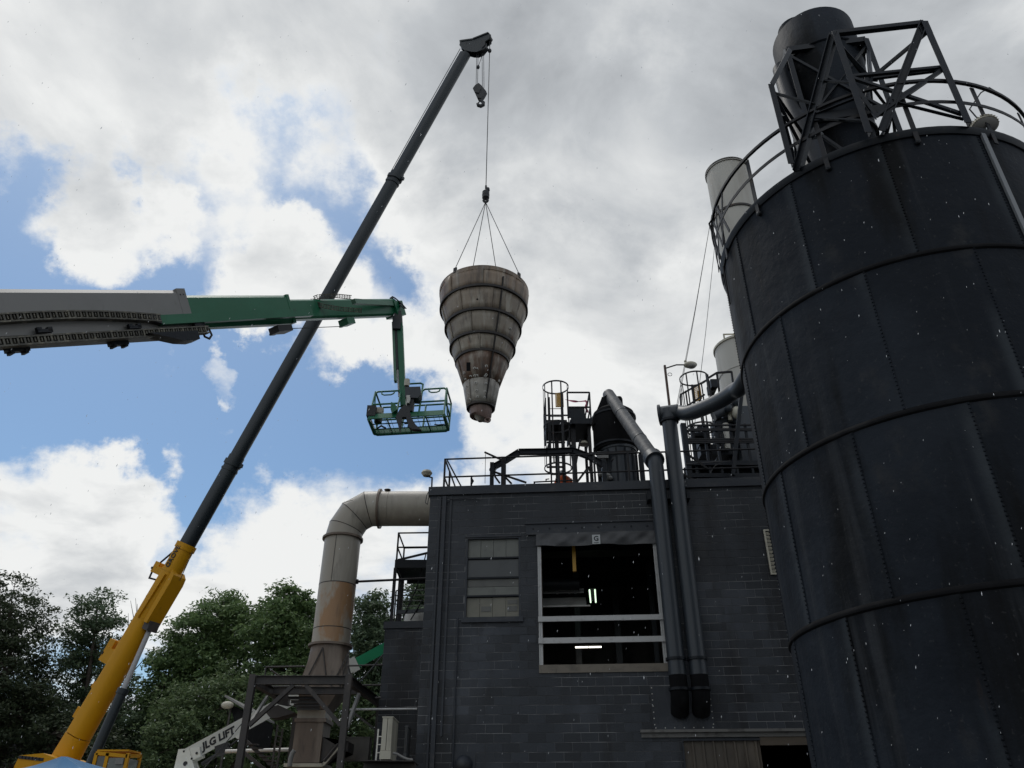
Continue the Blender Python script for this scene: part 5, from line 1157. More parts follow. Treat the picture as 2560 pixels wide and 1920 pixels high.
for (dx, dy) in ((-3.4, 18.3), (2.6, 18.3), (-3.4, 21.3), (2.6, 21.3)):
    b = MB(); c = Vector((CB.x + dx, dy, .72)); b.loft([[c + Vector((.72*rr2*math.cos(2*math.pi*j/28), k, .72*rr2*math.sin(2*math.pi*j/28))) for j in range(28)] for (k, rr2) in ((-.24, .5), (-.24, .93), (-.19, 1), (.19, 1), (.24, .93), (.24, .5))]); b.build('wheel', m_text, crane)

# hook block hanging from the boom head
hk = thing('hook_block', 'black multi-sheave hook block hanging empty under the crane boom head', 'hook block', at(*z8(335, 690), Yh))
b = MB(); b.prism([at(*z8(x, y), Yh) - SIDE*.07 for (x, y) in ((278, 548), (300, 520), (330, 505), (348, 520), (386, 566), (362, 610), (345, 628), (312, 622), (298, 590))], SIDE*.14); b.build('block_cheek', m_hook, hk)
b = MB(); b.prism([at(*z8(x, y), Yh) - SIDE*.10 for (x, y) in ((282, 550), (302, 524), (330, 508), (350, 548), (330, 590), (300, 585))], SIDE*.20); b.build('sheave_cover', m_hook, hk)
b = MB(); cc = [(338, 618), (332, 632), (345, 640), (360, 652), (358, 672), (338, 682), (318, 676), (312, 662), (320, 655)]
b.tube([at(*z8(x, y), Yh) for (x, y) in cc], [.05, .05, .05, .055, .06, .06, .055, .04, .02], 10); b.build('hook', m_hook, hk)
b = MB(); b.tube([at(*z8(318, 655), Yh), at(*z8(336, 634), Yh)], .02, 6); b.build('hook_latch', m_hook, hk)

# load line, overhaul ball, slings, cone
XC, YCn = Yh, Yh
lb = MB(); ball = at(*z8(380, 1420), Yh); ltop = at(*z8(414, 140), Yh)
rb = size(9.0, ball); ltop2 = Vector((ball.x + .0, ball.y, ltop.z)); lb.tube([ltop, ball + Vector((0, 0, rb*3.2))], .013, 6); tag(lb.build('load_line', m_rope), 'single steel rope from the boom tip down to the overhaul weight', 'rope')
ob = thing('overhaul_weight', 'black overhaul weight with swivel hook on the single rope above the cone', 'hook weight', ball - Vector((0, 0, .5)))
rb = size(9.0, ball)
b = MB(); b.lathe([(rb*.55, ball.z - rb*1.55), (rb, ball.z - rb*1.1), (rb, ball.z + rb*1.1), (rb*.6, ball.z + rb*1.65), (rb*.3, ball.z + rb*1.75)], ball, 20, caps=True); b.build('weight_body', m_hook, ob)
b = MB(); b.lathe([(rb*1.02, ball.z - .03), (rb*1.06, ball.z), (rb*1.02, ball.z + .03)], ball, 20); b.build('weight_band', m_hook, ob)
b = MB(); b.tube([ball + Vector((.06, 0, rb*1.6)), ball + Vector((.05, 0, rb*2.5))], .06, 8); b.tube([ball + Vector((0, 0, rb*1.5)), ball + Vector((.0, 0, rb*3.6))], .03, 6); b.build('wedge_socket', m_hook, ob)
b = MB(); hkz = ball.z - rb*2.2; b.tube([ball + Vector((rb*.6*math.cos(a), 0, -rb*2.0 + rb*.6*math.sin(a))) for a in [math.pi/2 + 2*math.pi*k/12 for k in range(13)]], .035, 8); b.build('swivel_hook', m_hook, ob)
sl0 = Vector((ball.x, ball.y, ball.z - rb*2.6))

pairs = [(137, 995, 372), (160, 967, 522), (207, 907, 702), (254, 849, 882), (298, 796, 1012), (370, 712, 1228), (402, 668, 1432), (428, 640, 1478), (442, 622, 1545)]
prof = []
xcm = sum((a + c)/2 for a, c, _ in pairs[:6])/6
C0 = at(*z5(566, 372), Yh); KX, KY = ball.x, Yh
for (a, c, y) in pairs:
    P = at(*z5((a + c)/2, y), Yh); prof.append((size((c - a)/2*.26525, P)*(.965 if y < 400 else .985), P.z, P.x))
def cone_c(z):                     # the axis leans very slightly, as the load hangs
    for (r0_, z0_, x0_), (r1_, z1_, x1_) in zip(prof, prof[1:]):
        if z1_ <= z <= z0_: t = (z - z0_)/(z1_ - z0_); return x0_ + (x1_ - x0_)*t, r0_ + (r1_ - r0_)*t
    return (prof[0][2], prof[0][0]) if z > prof[0][1] else (prof[-1][2], prof[-1][0])
cone = thing('hanging_cone', 'large rusty ringed steel cone hanging from the crane over the black building', 'steel cone', (prof[-1][2], Yh, prof[-1][1]))
def cring(r, z, x, n=56): return [Vector((x + r*math.cos(2*math.pi*j/n), Yh + r*math.sin(2*math.pi*j/n), z)) for j in range(n)]
mats = [m_cone[0], m_cone[1], m_cone[2], m_cone[2], m_cone[3], m_cone[4]]
def dents(z, a): return 1 + .006*math.sin(3*a + z) + .004*math.sin(7*a + 3*z)
for i in range(6):
    (ra, za, xa_), (rb_, zb3, xb3) = prof[i], prof[i + 1]; nseg = 8 if i < 4 else 4
    step = 1.0
    for k in range(nseg):          # each course is a ring of curved sheets with upright seams
        a0 = 2*math.pi*(k + .31*i)/nseg; a1 = 2*math.pi*(k + 1 + .31*i)/nseg + .012; q = MB(); m = 8; rows = []
        for (t, dr) in ((0.002, 0), (.33, 0), (.66, 0), (.998, 0)):
            z = za + (zb3 - za)*t; r = (ra + (rb_ - ra)*t); x = xa_ + (xb3 - xa_)*t
            if i == 0 and t < .01: r *= 1.0
            rows.append([Vector((x + (r*dents(z, a0 + (a1 - a0)*j/m) + .016*j/m)*math.cos(a0 + (a1 - a0)*j/m), Yh + (r*dents(z, a0 + (a1 - a0)*j/m) + .016*j/m)*math.sin(a0 + (a1 - a0)*j/m), z)) for j in range(m + 1)])
        q.loft(rows, closed=False, caps=False)
        o = q.build('cone_sheet', mats[i], cone, angle=60)
        sol = o.modifiers.new('thick', 'SOLIDIFY'); sol.thickness = .012; sol.offset = 0
r0_, z0_, x0_ = prof[0]
b = MB(); b.loft([cring(r0_*.99, z0_ - .05, x0_), cring(r0_*1.012, z0_ - .05, x0_), cring(r0_*1.018, z0_ + .07, x0_), cring(r0_*.985, z0_ + .07, x0_), cring(r0_*.985, z0_ - .02, x0_)], caps=False); b.build('rim_band', m_cone[0], cone)
for i in (1, 2, 3, 4):
    r, z, x = prof[i]; w_ = .055 if i < 4 else .03
    b = MB(); b.loft([cring(r*.99, z - .035, x), cring(r + w_, z - .035, x), cring(r + w_, z + .035, x), cring(r*1.005, z + .037, x)], caps=False); b.build('stiffener_ring', m_conering, cone)
r, z, x = prof[6]; b = MB(); b.loft([cring(r*.86, z - .04, x), cring(r*1.03, z - .04, x), cring(r*1.03, z + .035, x), cring(r*.86, z + .035, x)], caps=False); b.build('outlet_flange', m_conering, cone)
r, z, x = prof[5]; b = MB(); b.loft([cring(r*1.004, z - .012, x), cring(r*1.012, z, x), cring(r*1.004, z + .012, x)], caps=False); b.build('weld_seam', m_seam, cone)
q = MB(); n = 56; top = cring(prof[6][0]*.83, prof[6][1], prof[6][2]); midr = cring(prof[7][0]*.98, prof[7][1] - .1, prof[7][2])
zb4 = at(*z5(530, 1565), Yh).z
bot = [Vector((prof[8][2] + prof[8][0]*.92*math.cos(2*math.pi*j/n), Yh + prof[8][0]*.92*math.sin(2*math.pi*j/n), zb4 + .10 - .08*math.cos(2*math.pi*j/n + .3))) for j in range(n)]
inn = [p + (Vector((prof[8][2], Yh, p.z)) - p)*.05 for p in bot]
q.loft([top, midr, bot, inn], caps=False); q.build('outlet_spout', m_cone[5], cone)
q = MB(); q.loft([[p + Vector((0, 0, .05)) for p in inn], [Vector((prof[8][2], Yh, zb4 + .02)) + (p - Vector((prof[8][2], Yh, p.z)))*.3 for p in inn]], caps=True); q.build('spout_cap', m_cone[4], cone)
b = MB(); c = at(*z5(600, 1545), Yh - .12); b.tube([c + Vector((.062*math.cos(k*math.pi/6), 0, .062*math.sin(k*math.pi/6))) for k in range(12)], .022, 8, loop=True); b.build('ring_lug', m_cone[5], cone)
# upright joint flange and details on the near side
def cone_pt(px, py, off=0.0):
    rr2 = ray(px, py).normalized(); k = 14.0
    while k < 40:
        P = Vector((0, 0, EYE)) + rr2*k; x, r = cone_c(P.z)
        if math.hypot(P.x - x, P.y - Yh) < r + off: break
        k += .004
    n_ = Vector((P.x - x, P.y - Yh, .0)).normalized(); return P, n_
for (p, q_) in (((742, 200), (730, 330)), ((728, 330), (706, 515)), ((704, 520), (675, 715)), ((672, 725), (650, 880)), ((648, 890), (630, 1020)), ((628, 1020), (612, 1150)), ((610, 1155), (580, 1345))):
    A, na = cone_pt(*z5(*p)); B, nb_ = cone_pt(*z5(*q_)); b = MB(); b.bar(A + na*.02, B + nb_*.02, .035, .06, na); b.build('joint_flange', m_conering, cone)
lugs = [(585, 1042), (480, 1062), (502, 1070), (385, 1105), (482, 1133), (502, 1133), (585, 1125), (575, 1138), (396, 1168), (492, 1200), (580, 1205), (412, 1232), (498, 1272), (572, 1282), (425, 1298), (505, 1332), (568, 1338), (438, 1355), (700, 1180), (805, 685), (445, 1140)]
lb_ = MB()
for i, (x, y) in enumerate(lugs):
    A, na = cone_pt(*z5(x, y)); t_ = na.cross(Vector((0, 0, 1))).normalized(); u_ = t_.cross(na); ro = random.uniform(-.5, .5); t2 = t_*math.cos(ro) + u_*math.sin(ro); u2 = u_*math.cos(ro) - t_*math.sin(ro)
    for k in ((-1, 0), (1, 0), (0, 1)):
        if i % 3 == 2 and k == (1, 0): continue
        lb_.obox(A + na*.02 + t2*k[0]*.022 + u2*(k[1]*.022), t2*(.007 if k[0] else .026), na*.02, u2*(.026 if k[0] else .007))
lb_.build('weld_lugs', m_lug, cone)['kind'] = 'stuff'
for (x0_, y0_, x1_, y1_, mm) in ((632, 1075, 715, 1150, m_cone[3]), (432, 738, 548, 845, m_cone[2]), (405, 1005, 440, 1085, m_dark), (765, 355, 820, 530, m_cone[1])):
    cs = [cone_pt(*z5(x, y)) for (x, y) in ((x0_, y0_), (x1_, y0_), (x1_, y1_), (x0_, y1_))]; b = MB(); b.loft([[p + n_*.002 for p, n_ in cs], [p + n_*.02 for p, n_ in cs]]); b.build('patch_plate', mm, cone)
for (x, y) in ((503, 410),): A, na = cone_pt(*z5(x, y)); b = MB(); b.ball(A, .035, 8, 5); b.build('burnt_hole', m_dark, cone)
sl = [((303, 190), (372, 0), 'nearer left'), ((387, 122), (420, 0), 'rear left'), ((702, 122), (685, 0), 'rear right'), ((905, 215), (812, 0), 'nearer right')]
labs = ['wire sling to the leftmost lifting lug of the cone', 'wire sling to the second lug from the left on the cone rim', 'wire sling to the third lug from the left on the cone rim', 'wire sling to the rightmost lifting lug of the cone']
for i, (p, _, nm) in enumerate(sl):
    x, r = prof[0][2], prof[0][0]*1.0; px, py = z5(*p)
    dd = Vector(((-.61, -.79, 0), (-.5, .86, 0), (.42, .9, 0), (.79, -.61, 0))[i]); Pl = Vector((x, Yh, 0)) + dd.normalized()*r*1.0 + Vector((0, 0, prof[0][1] + .10))
    b = MB(); b.tube([sl0, Pl + Vector((0, 0, .07))], .011, 5); tag(b.build('lifting_sling', m_rope), labs[i], 'sling', 'wire slings holding the cone')
    b = MB(); b.obox(Pl, dd.normalized()*.02, dd.normalized().cross(Vector((0, 0, 1)))*.05, (0, 0, .09)); b.build('lifting_lug', m_conering, cone)

# ------------------------------------------------------------------ green telescopic lift coming in from the left
GL, GT = at(0, 794, 8.1), at(985, 770, 14.2)
gd = (GT - GL).normalized()
def g_at(px):
    lo, hi = -.6, 1.2
    for _ in range(50):
        m_ = (lo + hi)/2
        if proj(GL.lerp(GT, m_))[0] < px: lo = m_
        else: hi = m_
    return GL.lerp(GT, (lo + hi)/2)
gs = gd.cross(Vector((0, 0, 1))).normalized(); gu = gs.cross(gd).normalized()   # gs points to the camera side
if gs.dot(-GL) < 0: gs = -gs
gl = thing('boom_lift', 'long green and grey boom lift reaching in from the left with an empty basket', 'boom lift', Vector((GL.x - 6, GL.y - 7, 0)))
VIEWF = .95                        # share of the outline height taken by the side face
def gsec(xa, xb, pa, pb, wid, name, m_, ext=0):
    A, B = g_at(xa), g_at(xb); ha, hb2 = size(pa, A), size(pb, B); h = (ha + hb2)/2*VIEWF; w_ = h*wid
    def rg(P):
        c = .10*h; return [P + gs*x + gu*y for (x, y) in ((w_/2, -h/2 + c), (w_/2, h/2 - c), (w_/2 - c, h/2), (-w_/2 + c, h/2), (-w_/2, h/2 - c), (-w_/2, -h/2 + c), (-w_/2 + c, -h/2), (w_/2 - c, -h/2))]
    b = MB(); b.loft([rg(A - gd*ext), rg(B)]); b.build(name, m_, gl, angle=20); return h, w_
hG, wG = gsec(0, 459, 160, 108, .40, 'base_boom', m_liftgrey, 5.0)
h1, w1 = gsec(452, 716, 92, 76, .45, 'boom_section', m_green, .4)
h2, w2 = gsec(705, 985, 58, 43, .55, 'boom_section', m_green, .3)
A = g_at(450); b = MB(); q = g_at(441); hh2, ww = hG*1.02/2, wG*1.02/2; b.loft([[P + gs*x + gu*y for (x, y) in ((ww, -hh2), (ww, hh2), (-ww, hh2), (-ww, -hh2))] for P in (q, g_at(462))]); b.build('boom_end_frame', m_liftgrey, gl)
for k in (-.02, .04): b = MB(); b.obox(A + gs*(ww + .002) + gu*hh2*.72 + gd*k, gd*.010, gs*.004, gu*.010); b.build('rivet_head', m_text, gl)
for (px, hx, wx_, ln) in ((716, h1, w1, .035),):
    P = g_at(px); hh2, ww = hx*1.01/2, wx_*1.04/2; b = MB(); b.loft([[Q + gs*x + gu*y for (x, y) in ((ww, -hh2), (ww, hh2), (-ww, hh2), (-ww, -hh2))] for Q in (P - gd*ln, P + gd*ln)]); b.build('boom_end_frame', m_green, gl)
# energy chains: links in a row
def chain(pts, lw, lh, side, dep=1.0):
    c_ = MB(); L = [(pts[i + 1] - pts[i]).length for i in range(len(pts) - 1)]; tot = sum(L); n = int(tot/ (lw*1.0)); d = 0
    prevo = None
    for k in range(n):
        t = (k + .5)/n*tot; i = 0
        while i < len(L) - 1 and t > L[i]: t -= L[i]; i += 1
        P = pts[i].lerp(pts[i + 1], min(t/L[i], 1)); a = (pts[i + 1] - pts[i]).normalized(); _, s_, u_ = frame3(a, side); s2 = a.cross(side).normalized(); so = side
        lk_ = MB(); hw2 = tot/n*.5
        lk_.obox(P + s2*lh*.42, a*hw2*1.02, so*.06*dep, s2*lh*.09); lk_.obox(P - s2*lh*.42, a*hw2*1.02, so*.06*dep, s2*lh*.09)
        lk_.obox(P - a*hw2*.55, a*hw2*.3, so*.055*dep, s2*lh*.36); lk_.obox(P + a*hw2*.35 + so*.008, a*hw2*.16, so*.055*dep, s2*lh*.22)
        me = None; o = lk_.build('chain_link', m_chain, gl)
def off(px, fy, sd, proud=.06): P = g_at(px); return P + gu*fy + gs*(sd + proud)
s0_ = wG/2
chain([off(-60, -.12*hG, s0_), off(60, -.09*hG, s0_), off(150, -.08*hG, s0_), off(230, -.10*hG, s0_), off(300, -.14*hG, s0_), off(370, -.20*hG, s0_)], .085, .12, gs)
chain([off(-60, -.55*hG, s0_), off(100, -.53*hG, s0_), off(230, -.52*hG, s0_), off(350, -.51*hG, s0_), off(482, -.50*hG, s0_)], .085, .12, gs)
b = MB(); b.obox((off(-80, -.5*hG, 0, 0) + off(465, -.47*hG, 0, 0))/2 - gu*.05 + gs*.1, (off(465, 0, 0, 0) - off(-80, 0, 0, 0))/2, gs*(wG*.45), gu*.03); b.build('belly_tray', m_black, gl)
for px in (15, 270): b = MB(); P = off(px, -.56*hG, s0_ - .1, 0); b.obox(P - gu*.03, gd*.14, gs*.05, gu*.05); b.obox(P - gu*.08 - gd*.09, gd*.02, gs*.06, gu*.03); b.obox(P - gu*.08 + gd*.09, gd*.02, gs*.06, gu*.03); b.build('belly_clamp', m_black, gl)
for px in (75, 302, 464): b = MB(); P = off(px, -.37*hG, s0_, .07); b.obox(P, gd*.10, gs*.03, gu*.022); b.obox(P + gu*.02 - gd*.07, gd*.03, gs*.03, gu*.03); b.obox(P + gu*.02 + gd*.07, gd*.03, gs*.03, gu*.03); b.build('chain_clamp', m_black, gl)
b = MB(); P = off(400, -.60*hG, .12, 0); b.prism([P - gd*.55 + gu*.04, P + gd*.32 + gu*.04, P + gd*.32 - gu*.10, P + gd*.2 - gu*.12, P - gd*.02 - gu*.10], gs*.22); b.build('belly_guard', m_black, gl)
b = MB(); P = off(487, -.52*hG, s0_, -.02); b.tube([P + gd*.0 + gu*.09, P + gd*.08 + gu*.05, P + gd*.10 - gu*.05, P + gd*.03 - gu*.11, P - gd*.05 - gu*.07, P - gd*.07 + gu*.03], .017, 6); b.build('hose_loop', m_hook, gl)
# green tray that carries the upper chain
A, B = off(370, -.24*hG, s0_, .06), off(747, -.34*h2, w2/2, .16)
b = MB(); b.bar(A, B, .10, .15, gu); b.build('chain_tray', m_green, gl)
b = MB(); b.prism([A - gd*.28 + gu*.08 - gs*.05, A + gu*.07 - gs*.05, A + gd*.06 - gu*.08 - gs*.05, A - gd*.1 - gu*.03 - gs*.05], gs*.10); b.build('tray_end', m_hook, gl)
# sheave box with looped chain near the boom end
c0_ = [zb(x, y) for (x, y) in ((1740, 185), (1640, 178), (1560, 165), (1515, 150), (1505, 128), (1530, 118), (1610, 114), (1690, 122))]
cY = g_at(800).y - .12
cpts = [at(*q, cY - .05) for q in c0_]; chain(cpts, .05, .085, (Vector((0, 0, EYE)) - cpts[3]).normalized(), .6)
b = MB(); b.bar(at(*zb(1700, 142), cY + .08), at(*zb(1905, 155), g_at(985).y - .02), .09, .10, gu); b.build('chain_tray', m_palegreen, gl)
b = MB(); b.tube([at(*zb(x, y), cY) for (x, y) in ((1440, 140), (1460, 150), (1440, 165), (1470, 180), (1500, 178))], .02, 6); b.tube([at(*zb(x, y), cY) for (x, y) in ((1345, 185), (1350, 195), (1370, 195), (1372, 180))], .015, 6); b.build('hose_guide', m_hook, gl)
for (x0_, y0_, x1_, y1_, mm) in ((1303, 262, 1398, 292, m_hook), (1640, 226, 1696, 256, m_green)):
    P = at(*zb((x0_ + x1_)/2, (y0_ + y1_)/2), g_at(zb((x0_ + x1_)/2, 0)[0]).y); b = MB(); w_ = size((x1_ - x0_)*.52, P); h_ = size((y1_ - y0_)*.52, P)
    b.obox(P, gd*w_*.5, gs*.12, gu*h_*.5); b.obox(P - gu*h_*.45 - gd*w_*.35, gd*w_*.16, gs*.13, gu*h_*.16); b.build('belly_roller', mm, gl)
b = MB(); b.tube([at(*zb(1400, 272), g_at(740).y), at(*zb(1640, 262), g_at(850).y)], .008, 5); b.build('trailing_cable', m_rope, gl)
# nose with hoses, jib, rotator
YJ = GT.y
b = MB()
for k in range(3): b.tube([at(*z12(x + 6*k, y + 5*k), YJ - .1 - .03*k) for (x, y) in ((318, 140), (322, 108), (345, 92), (370, 105), (400, 130), (440, 165), (475, 205), (455, 205), (415, 170))], .016, 6)
b.build('hose_bundle', m_hook, gl)['kind'] = 'stuff'
b = MB(); P = at(*z12(365, 235), YJ); b.obox(P, gd*.16, gs*.17, gu*.17); b.build('boom_nose', m_green, gl)
j0, j1 = at(*z12(400, 330), YJ), at(*z12(437, 1260), YJ + .15)
jd = (j1 - j0).normalized(); js = jd.cross(Vector((0, 1, 0))).normalized()
b = MB(); b.prism([at(*z12(x, y), YJ - .13) for (x, y) in ((345, 200), (385, 165), (400, 240), (436, 240), (440, 320), (428, 430), (345, 425))], (0, .26, 0)); b.build('jib_knuckle', m_hook, gl)
wj = size(62*.235, j0)
b = MB(); b.bar(j0 + jd*.15 + js*.05, j1 + js*.05, .17, wj*.9, js); b.build('jib_arm', m_green, gl)
b = MB(); b.bar(j0 - js*wj*.75 + jd*.1, j1 - js*wj*.75 - jd*.6, .13, wj*.42, js); b.build('jib_link', m_palegreen, gl)
b = MB(); b.tube([j0 - js*wj*.25 + jd*.3 + Vector((0, -.03, 0)), j0.lerp(j1, .6) - js*wj*.3 + Vector((0, -.03, 0))], .045, 12); b.build('jib_ram', m_hook, gl)
b = MB(); b.tube([j0.lerp(j1, .58) - js*wj*.3 + Vector((0, -.03, 0)), j0.lerp(j1, .9) - js*wj*.2 + Vector((0, -.03, 0))], .025, 10); b.build('ram_rod', m_chrome, gl)
# basket: tilted slightly back
BN, BF = 13.8, 14.45
bp = lambda x, y, Y: at(*z12(x, y), Y)
nl, nr, fl, fr = bp(92, 1395, BN), bp(890, 1350, BN), bp(158, 1560, BF), bp(942, 1515, BF)
upv = (bp(540, 1075, BN + .45) - bp(490, 1350, BN)); upv = upv.normalized()
lenr = 1.02
def rail(pts, r=.02, nm='basket_rail'): q = MB(); q.tube(pts, r, 8); return q.build(nm, m_green, gl)
def board(a, c, hgt, th=.02): q = MB(); q.obox((a + c)/2 + upv*hgt/2, (c - a)/2, (c - a).cross(upv).normalized()*th/2, upv*hgt/2); return q.build('toe_board', m_green, gl)
board(nl, nr, .17); board(fl, fr, .16, .03); board(nl, fl, .13); board(nr, fr, .13)
rail([nl, nl.lerp(fl, .9), fl + (fr - fl)*.04, fr - (fr - fl)*.04, fr.lerp(nr, .1), nr], .035, 'floor_frame')
for t in (.24, .5, .76): q = MB(); q.bar(nl.lerp(nr, t), fl.lerp(fr, t), .025); q.build('floor_bar', m_green, gl)
for t in (.33, .66): q = MB(); q.bar(nl.lerp(fl, t), nr.lerp(fr, t), .018); q.build('floor_bar', m_green, gl)
fg = MB()
for k in range(1, 14): t = k/14; fg.bar(nl.lerp(nr, t), fl.lerp(fr, t), .006)
fg.build('floor_grating', m_green, gl)['kind'] = 'stuff'
def up_(p, t): return p + upv*lenr*t
mn, mx_ = (lambda t: nl.lerp(nr, t)), (lambda t: fl.lerp(fr, t))
for p in (nl, nr, fl, fr, mn(.36), mn(.66), mx_(.35), mx_(.64)): rail([p, up_(p, 1)], .020, 'basket_post')
for (a, c) in ((nl, mn(.36)), (mn(.66), nr), (fl, fr)):
    d = (c - a).normalized(); rail([up_(a, .93), up_(a, 1) + d*.05, up_(c, 1) - d*.05, up_(c, .93)])
    rail([up_(a, .52), up_(c, .52)])
    if a is not fl: rail([up_(a, 1) + d*.13, up_(a, .90) + d*.15, up_(a, .86) + d*.2, up_(c, .86) - d*.2, up_(c, .90) - d*.15, up_(c, 1) - d*.13], .015, 'grab_handle')
rail([up_(mn(.40), 1.0), up_(mn(.41), 1.22), up_(mn(.44), 1.25), up_(mn(.62), 1.25), up_(mn(.655), 1.2), up_(mn(.66), .6)])
for (a, c) in ((nl, fl), (nr, fr)):
    rail([up_(a, 1), up_(c, 1)]); rail([up_(a, .52), up_(c, .52)])
    q = MB(); q.tube([up_(a, .98), up_(a.lerp(c, .5), .35), up_(c, .3)], .015, 6); q.build('gate_brace', m_green, gl)
# rotator, bracket, console, motor, bucket
b = MB(); b.prism([bp(x, y, BN - .12) for (x, y) in ((380, 1365), (420, 1290), (470, 1240), (520, 1260), (545, 1380), (590, 1450), (650, 1505), (560, 1500), (520, 1480), (490, 1370), (450, 1370), (440, 1420), (420, 1525), (400, 1440))], (0, .10, 0)); b.build('rotator_bracket', m_hook, gl)
b = MB(); b.prism([bp(x, y, BN + .02) for (x, y) in ((490, 1165), (575, 1165), (560, 1300), (500, 1310))], (0, .16, 0)); b.build('console_post', m_hook, gl)
b = MB(); b.prism([bp(x, y, BN - .02) for (x, y) in ((478, 1052), (640, 1046), (648, 1120), (615, 1168), (480, 1160))], (0, .26, 0)); b.build('control_console', mat('console_plastic', (.035, .042, .05), .5), gl)
b = MB(); b.prism([bp(x, y, BN - .05) for (x, y) in ((492, 1140), (530, 1138), (535, 1180), (520, 1220), (495, 1220))], (0, .05, 0)); b.build('console_plate', m_lug, gl)
q = bp(500, 1000, BN + .1); b = MB(); b.lathe([(.055, q.z - .10), (.06, q.z), (.055, q.z + .06), (.02, q.z + .07)], q, 16); b.build('beacon', m_beige, gl)
b = MB(); q = bp(360, 1270, BN - .05); b.prism([bp(x, y, BN - .05) for (x, y) in ((330, 1210), (375, 1230), (395, 1290), (350, 1320), (325, 1290))], (0, .12, 0)); b.build('gate_latch', m_green, gl)
b = MB(); q = bp(125, 1320, BN + .1); b.obox(q, (.09, 0, 0), (0, .08, 0), (0, 0, .12)); b.build('tool_tray', m_hook, gl)
bk = thing('bucket', 'dark round bucket with a pale lid standing in the lift basket', 'bucket', bp(185, 1435, 14.05))
q = bp(190, 1435, 14.05); rb2 = size(48*.235, q); zt6 = bp(195, 1288, 14.05).z
b = MB(); b.lathe([(rb2*.85, q.z + .01), (rb2, zt6 - .04)], q, 24, caps=True); b.build('bucket_body', m_hook, bk)
b = MB(); b.lathe([(rb2*1.04, zt6 - .13), (rb2*1.08, zt6 - .04), (rb2*1.04, zt6), (.02, zt6 + .015)], q, 24); b.build('bucket_lid', m_beige, bk)
b = MB(); b.tube([bp(x, y, 14.2) for (x, y) in ((180, 1495), (225, 1465), (275, 1490))], .018, 6); b.tube([bp(x, y, 14.2) for (x, y) in ((790, 1450), (830, 1455), (905, 1447))], .012, 6); b.tube([bp(x, y, 14.1) for (x, y) in ((470, 1442), (520, 1440), (510, 1475))], .015, 6); o = b.build('loose_hoses', m_hook); tag(o, 'loose dark hoses lying on the open grating of the lift basket', 'hoses', kind='stuff')
# machine of the lift, out of the picture at the left
b = MB(); q = GL - gd*5.0; b.bar(q, q - gd*1.0 - Vector((0, 0, 1.2)), .7, .8); b.build('boom_pivot', m_green, gl)
b = MB(); zq2 = (q - gd*1.0).z; p = q - gd*1.2; b.box(p.x - 1.6, p.x + 1.2, p.y - 1.2, p.y + 1.2, .75, max(zq2 - 1.0, 1.6)); b.build('lift_chassis', m_green, gl)
for (dx, dy) in ((-1.3, -1.3), (1.0, -1.3), (-1.3, 1.3), (1.0, 1.3)):
    b = MB(); c = Vector((p.x + dx, p.y + dy, .55)); b.loft([[c + Vector((.55*rr2*math.cos(2*math.pi*j/24), k, .55*rr2*math.sin(2*math.pi*j/24))) for j in range(24)] for (k, rr2) in ((-.2, .5), (-.2, .94), (-.15, 1), (.15, 1), (.2, .94), (.2, .5))]); b.build('wheel', m_text, gl)

# ------------------------------------------------------------------ weathered sheet metal duct on the left
YV = 22.2
vx = at(*z3(437, 600), YV); rv = size(335*.26522/2, vx)
hz_ = at(*z3(1000, 270), YV).z; zf_ = at(*z3(437, 560), YV).z; xf_ = at(*z3(790, 275), YV).x
dv = thing('exhaust_duct', 'weathered silver sheet metal elbow duct with rust stains left of the black building', 'duct', (vx.x, YV, 0))
VX = vx.x
b = MB(); b.tube([(xf_ + .01, YV, hz_), (at(*z3(878, 270), YV).x, YV, hz_)], rv, 40); b.build('duct_section', m_duct, dv)
b = MB(); b.tube([(at(*z3(878, 270), YV).x + .006, YV, hz_), (W(SL + .4, 2.5, 0).x + .0, YV, hz_)], rv*.995, 40); b.build('duct_section', m_duct, dv)
Re = ((xf_ - VX) + (hz_ - zf_))/2; Cx, Cz = VX + (xf_ - VX), zf_
angs = [0, 11, 34, 57, 79, 90]; ex, ez = (xf_ - VX), (hz_ - zf_)
def el_pt(a): return Vector((xf_ - ex*math.cos(R(a)), YV, zf_ + ez*math.sin(R(a))))
def el_ring(P, n_, r):             # ring in the plane through P whose normal bisects the gores
    s_ = Vector((0, 1, 0)); u_ = n_.cross(s_).normalized(); return [P + s_*r*math.cos(2*math.pi*j/40) + u_*r*math.sin(2*math.pi*j/40) for j in range(40)]
prev = None; cutp = [el_pt(a) for a in (0, 22, 45, 68, 90)]
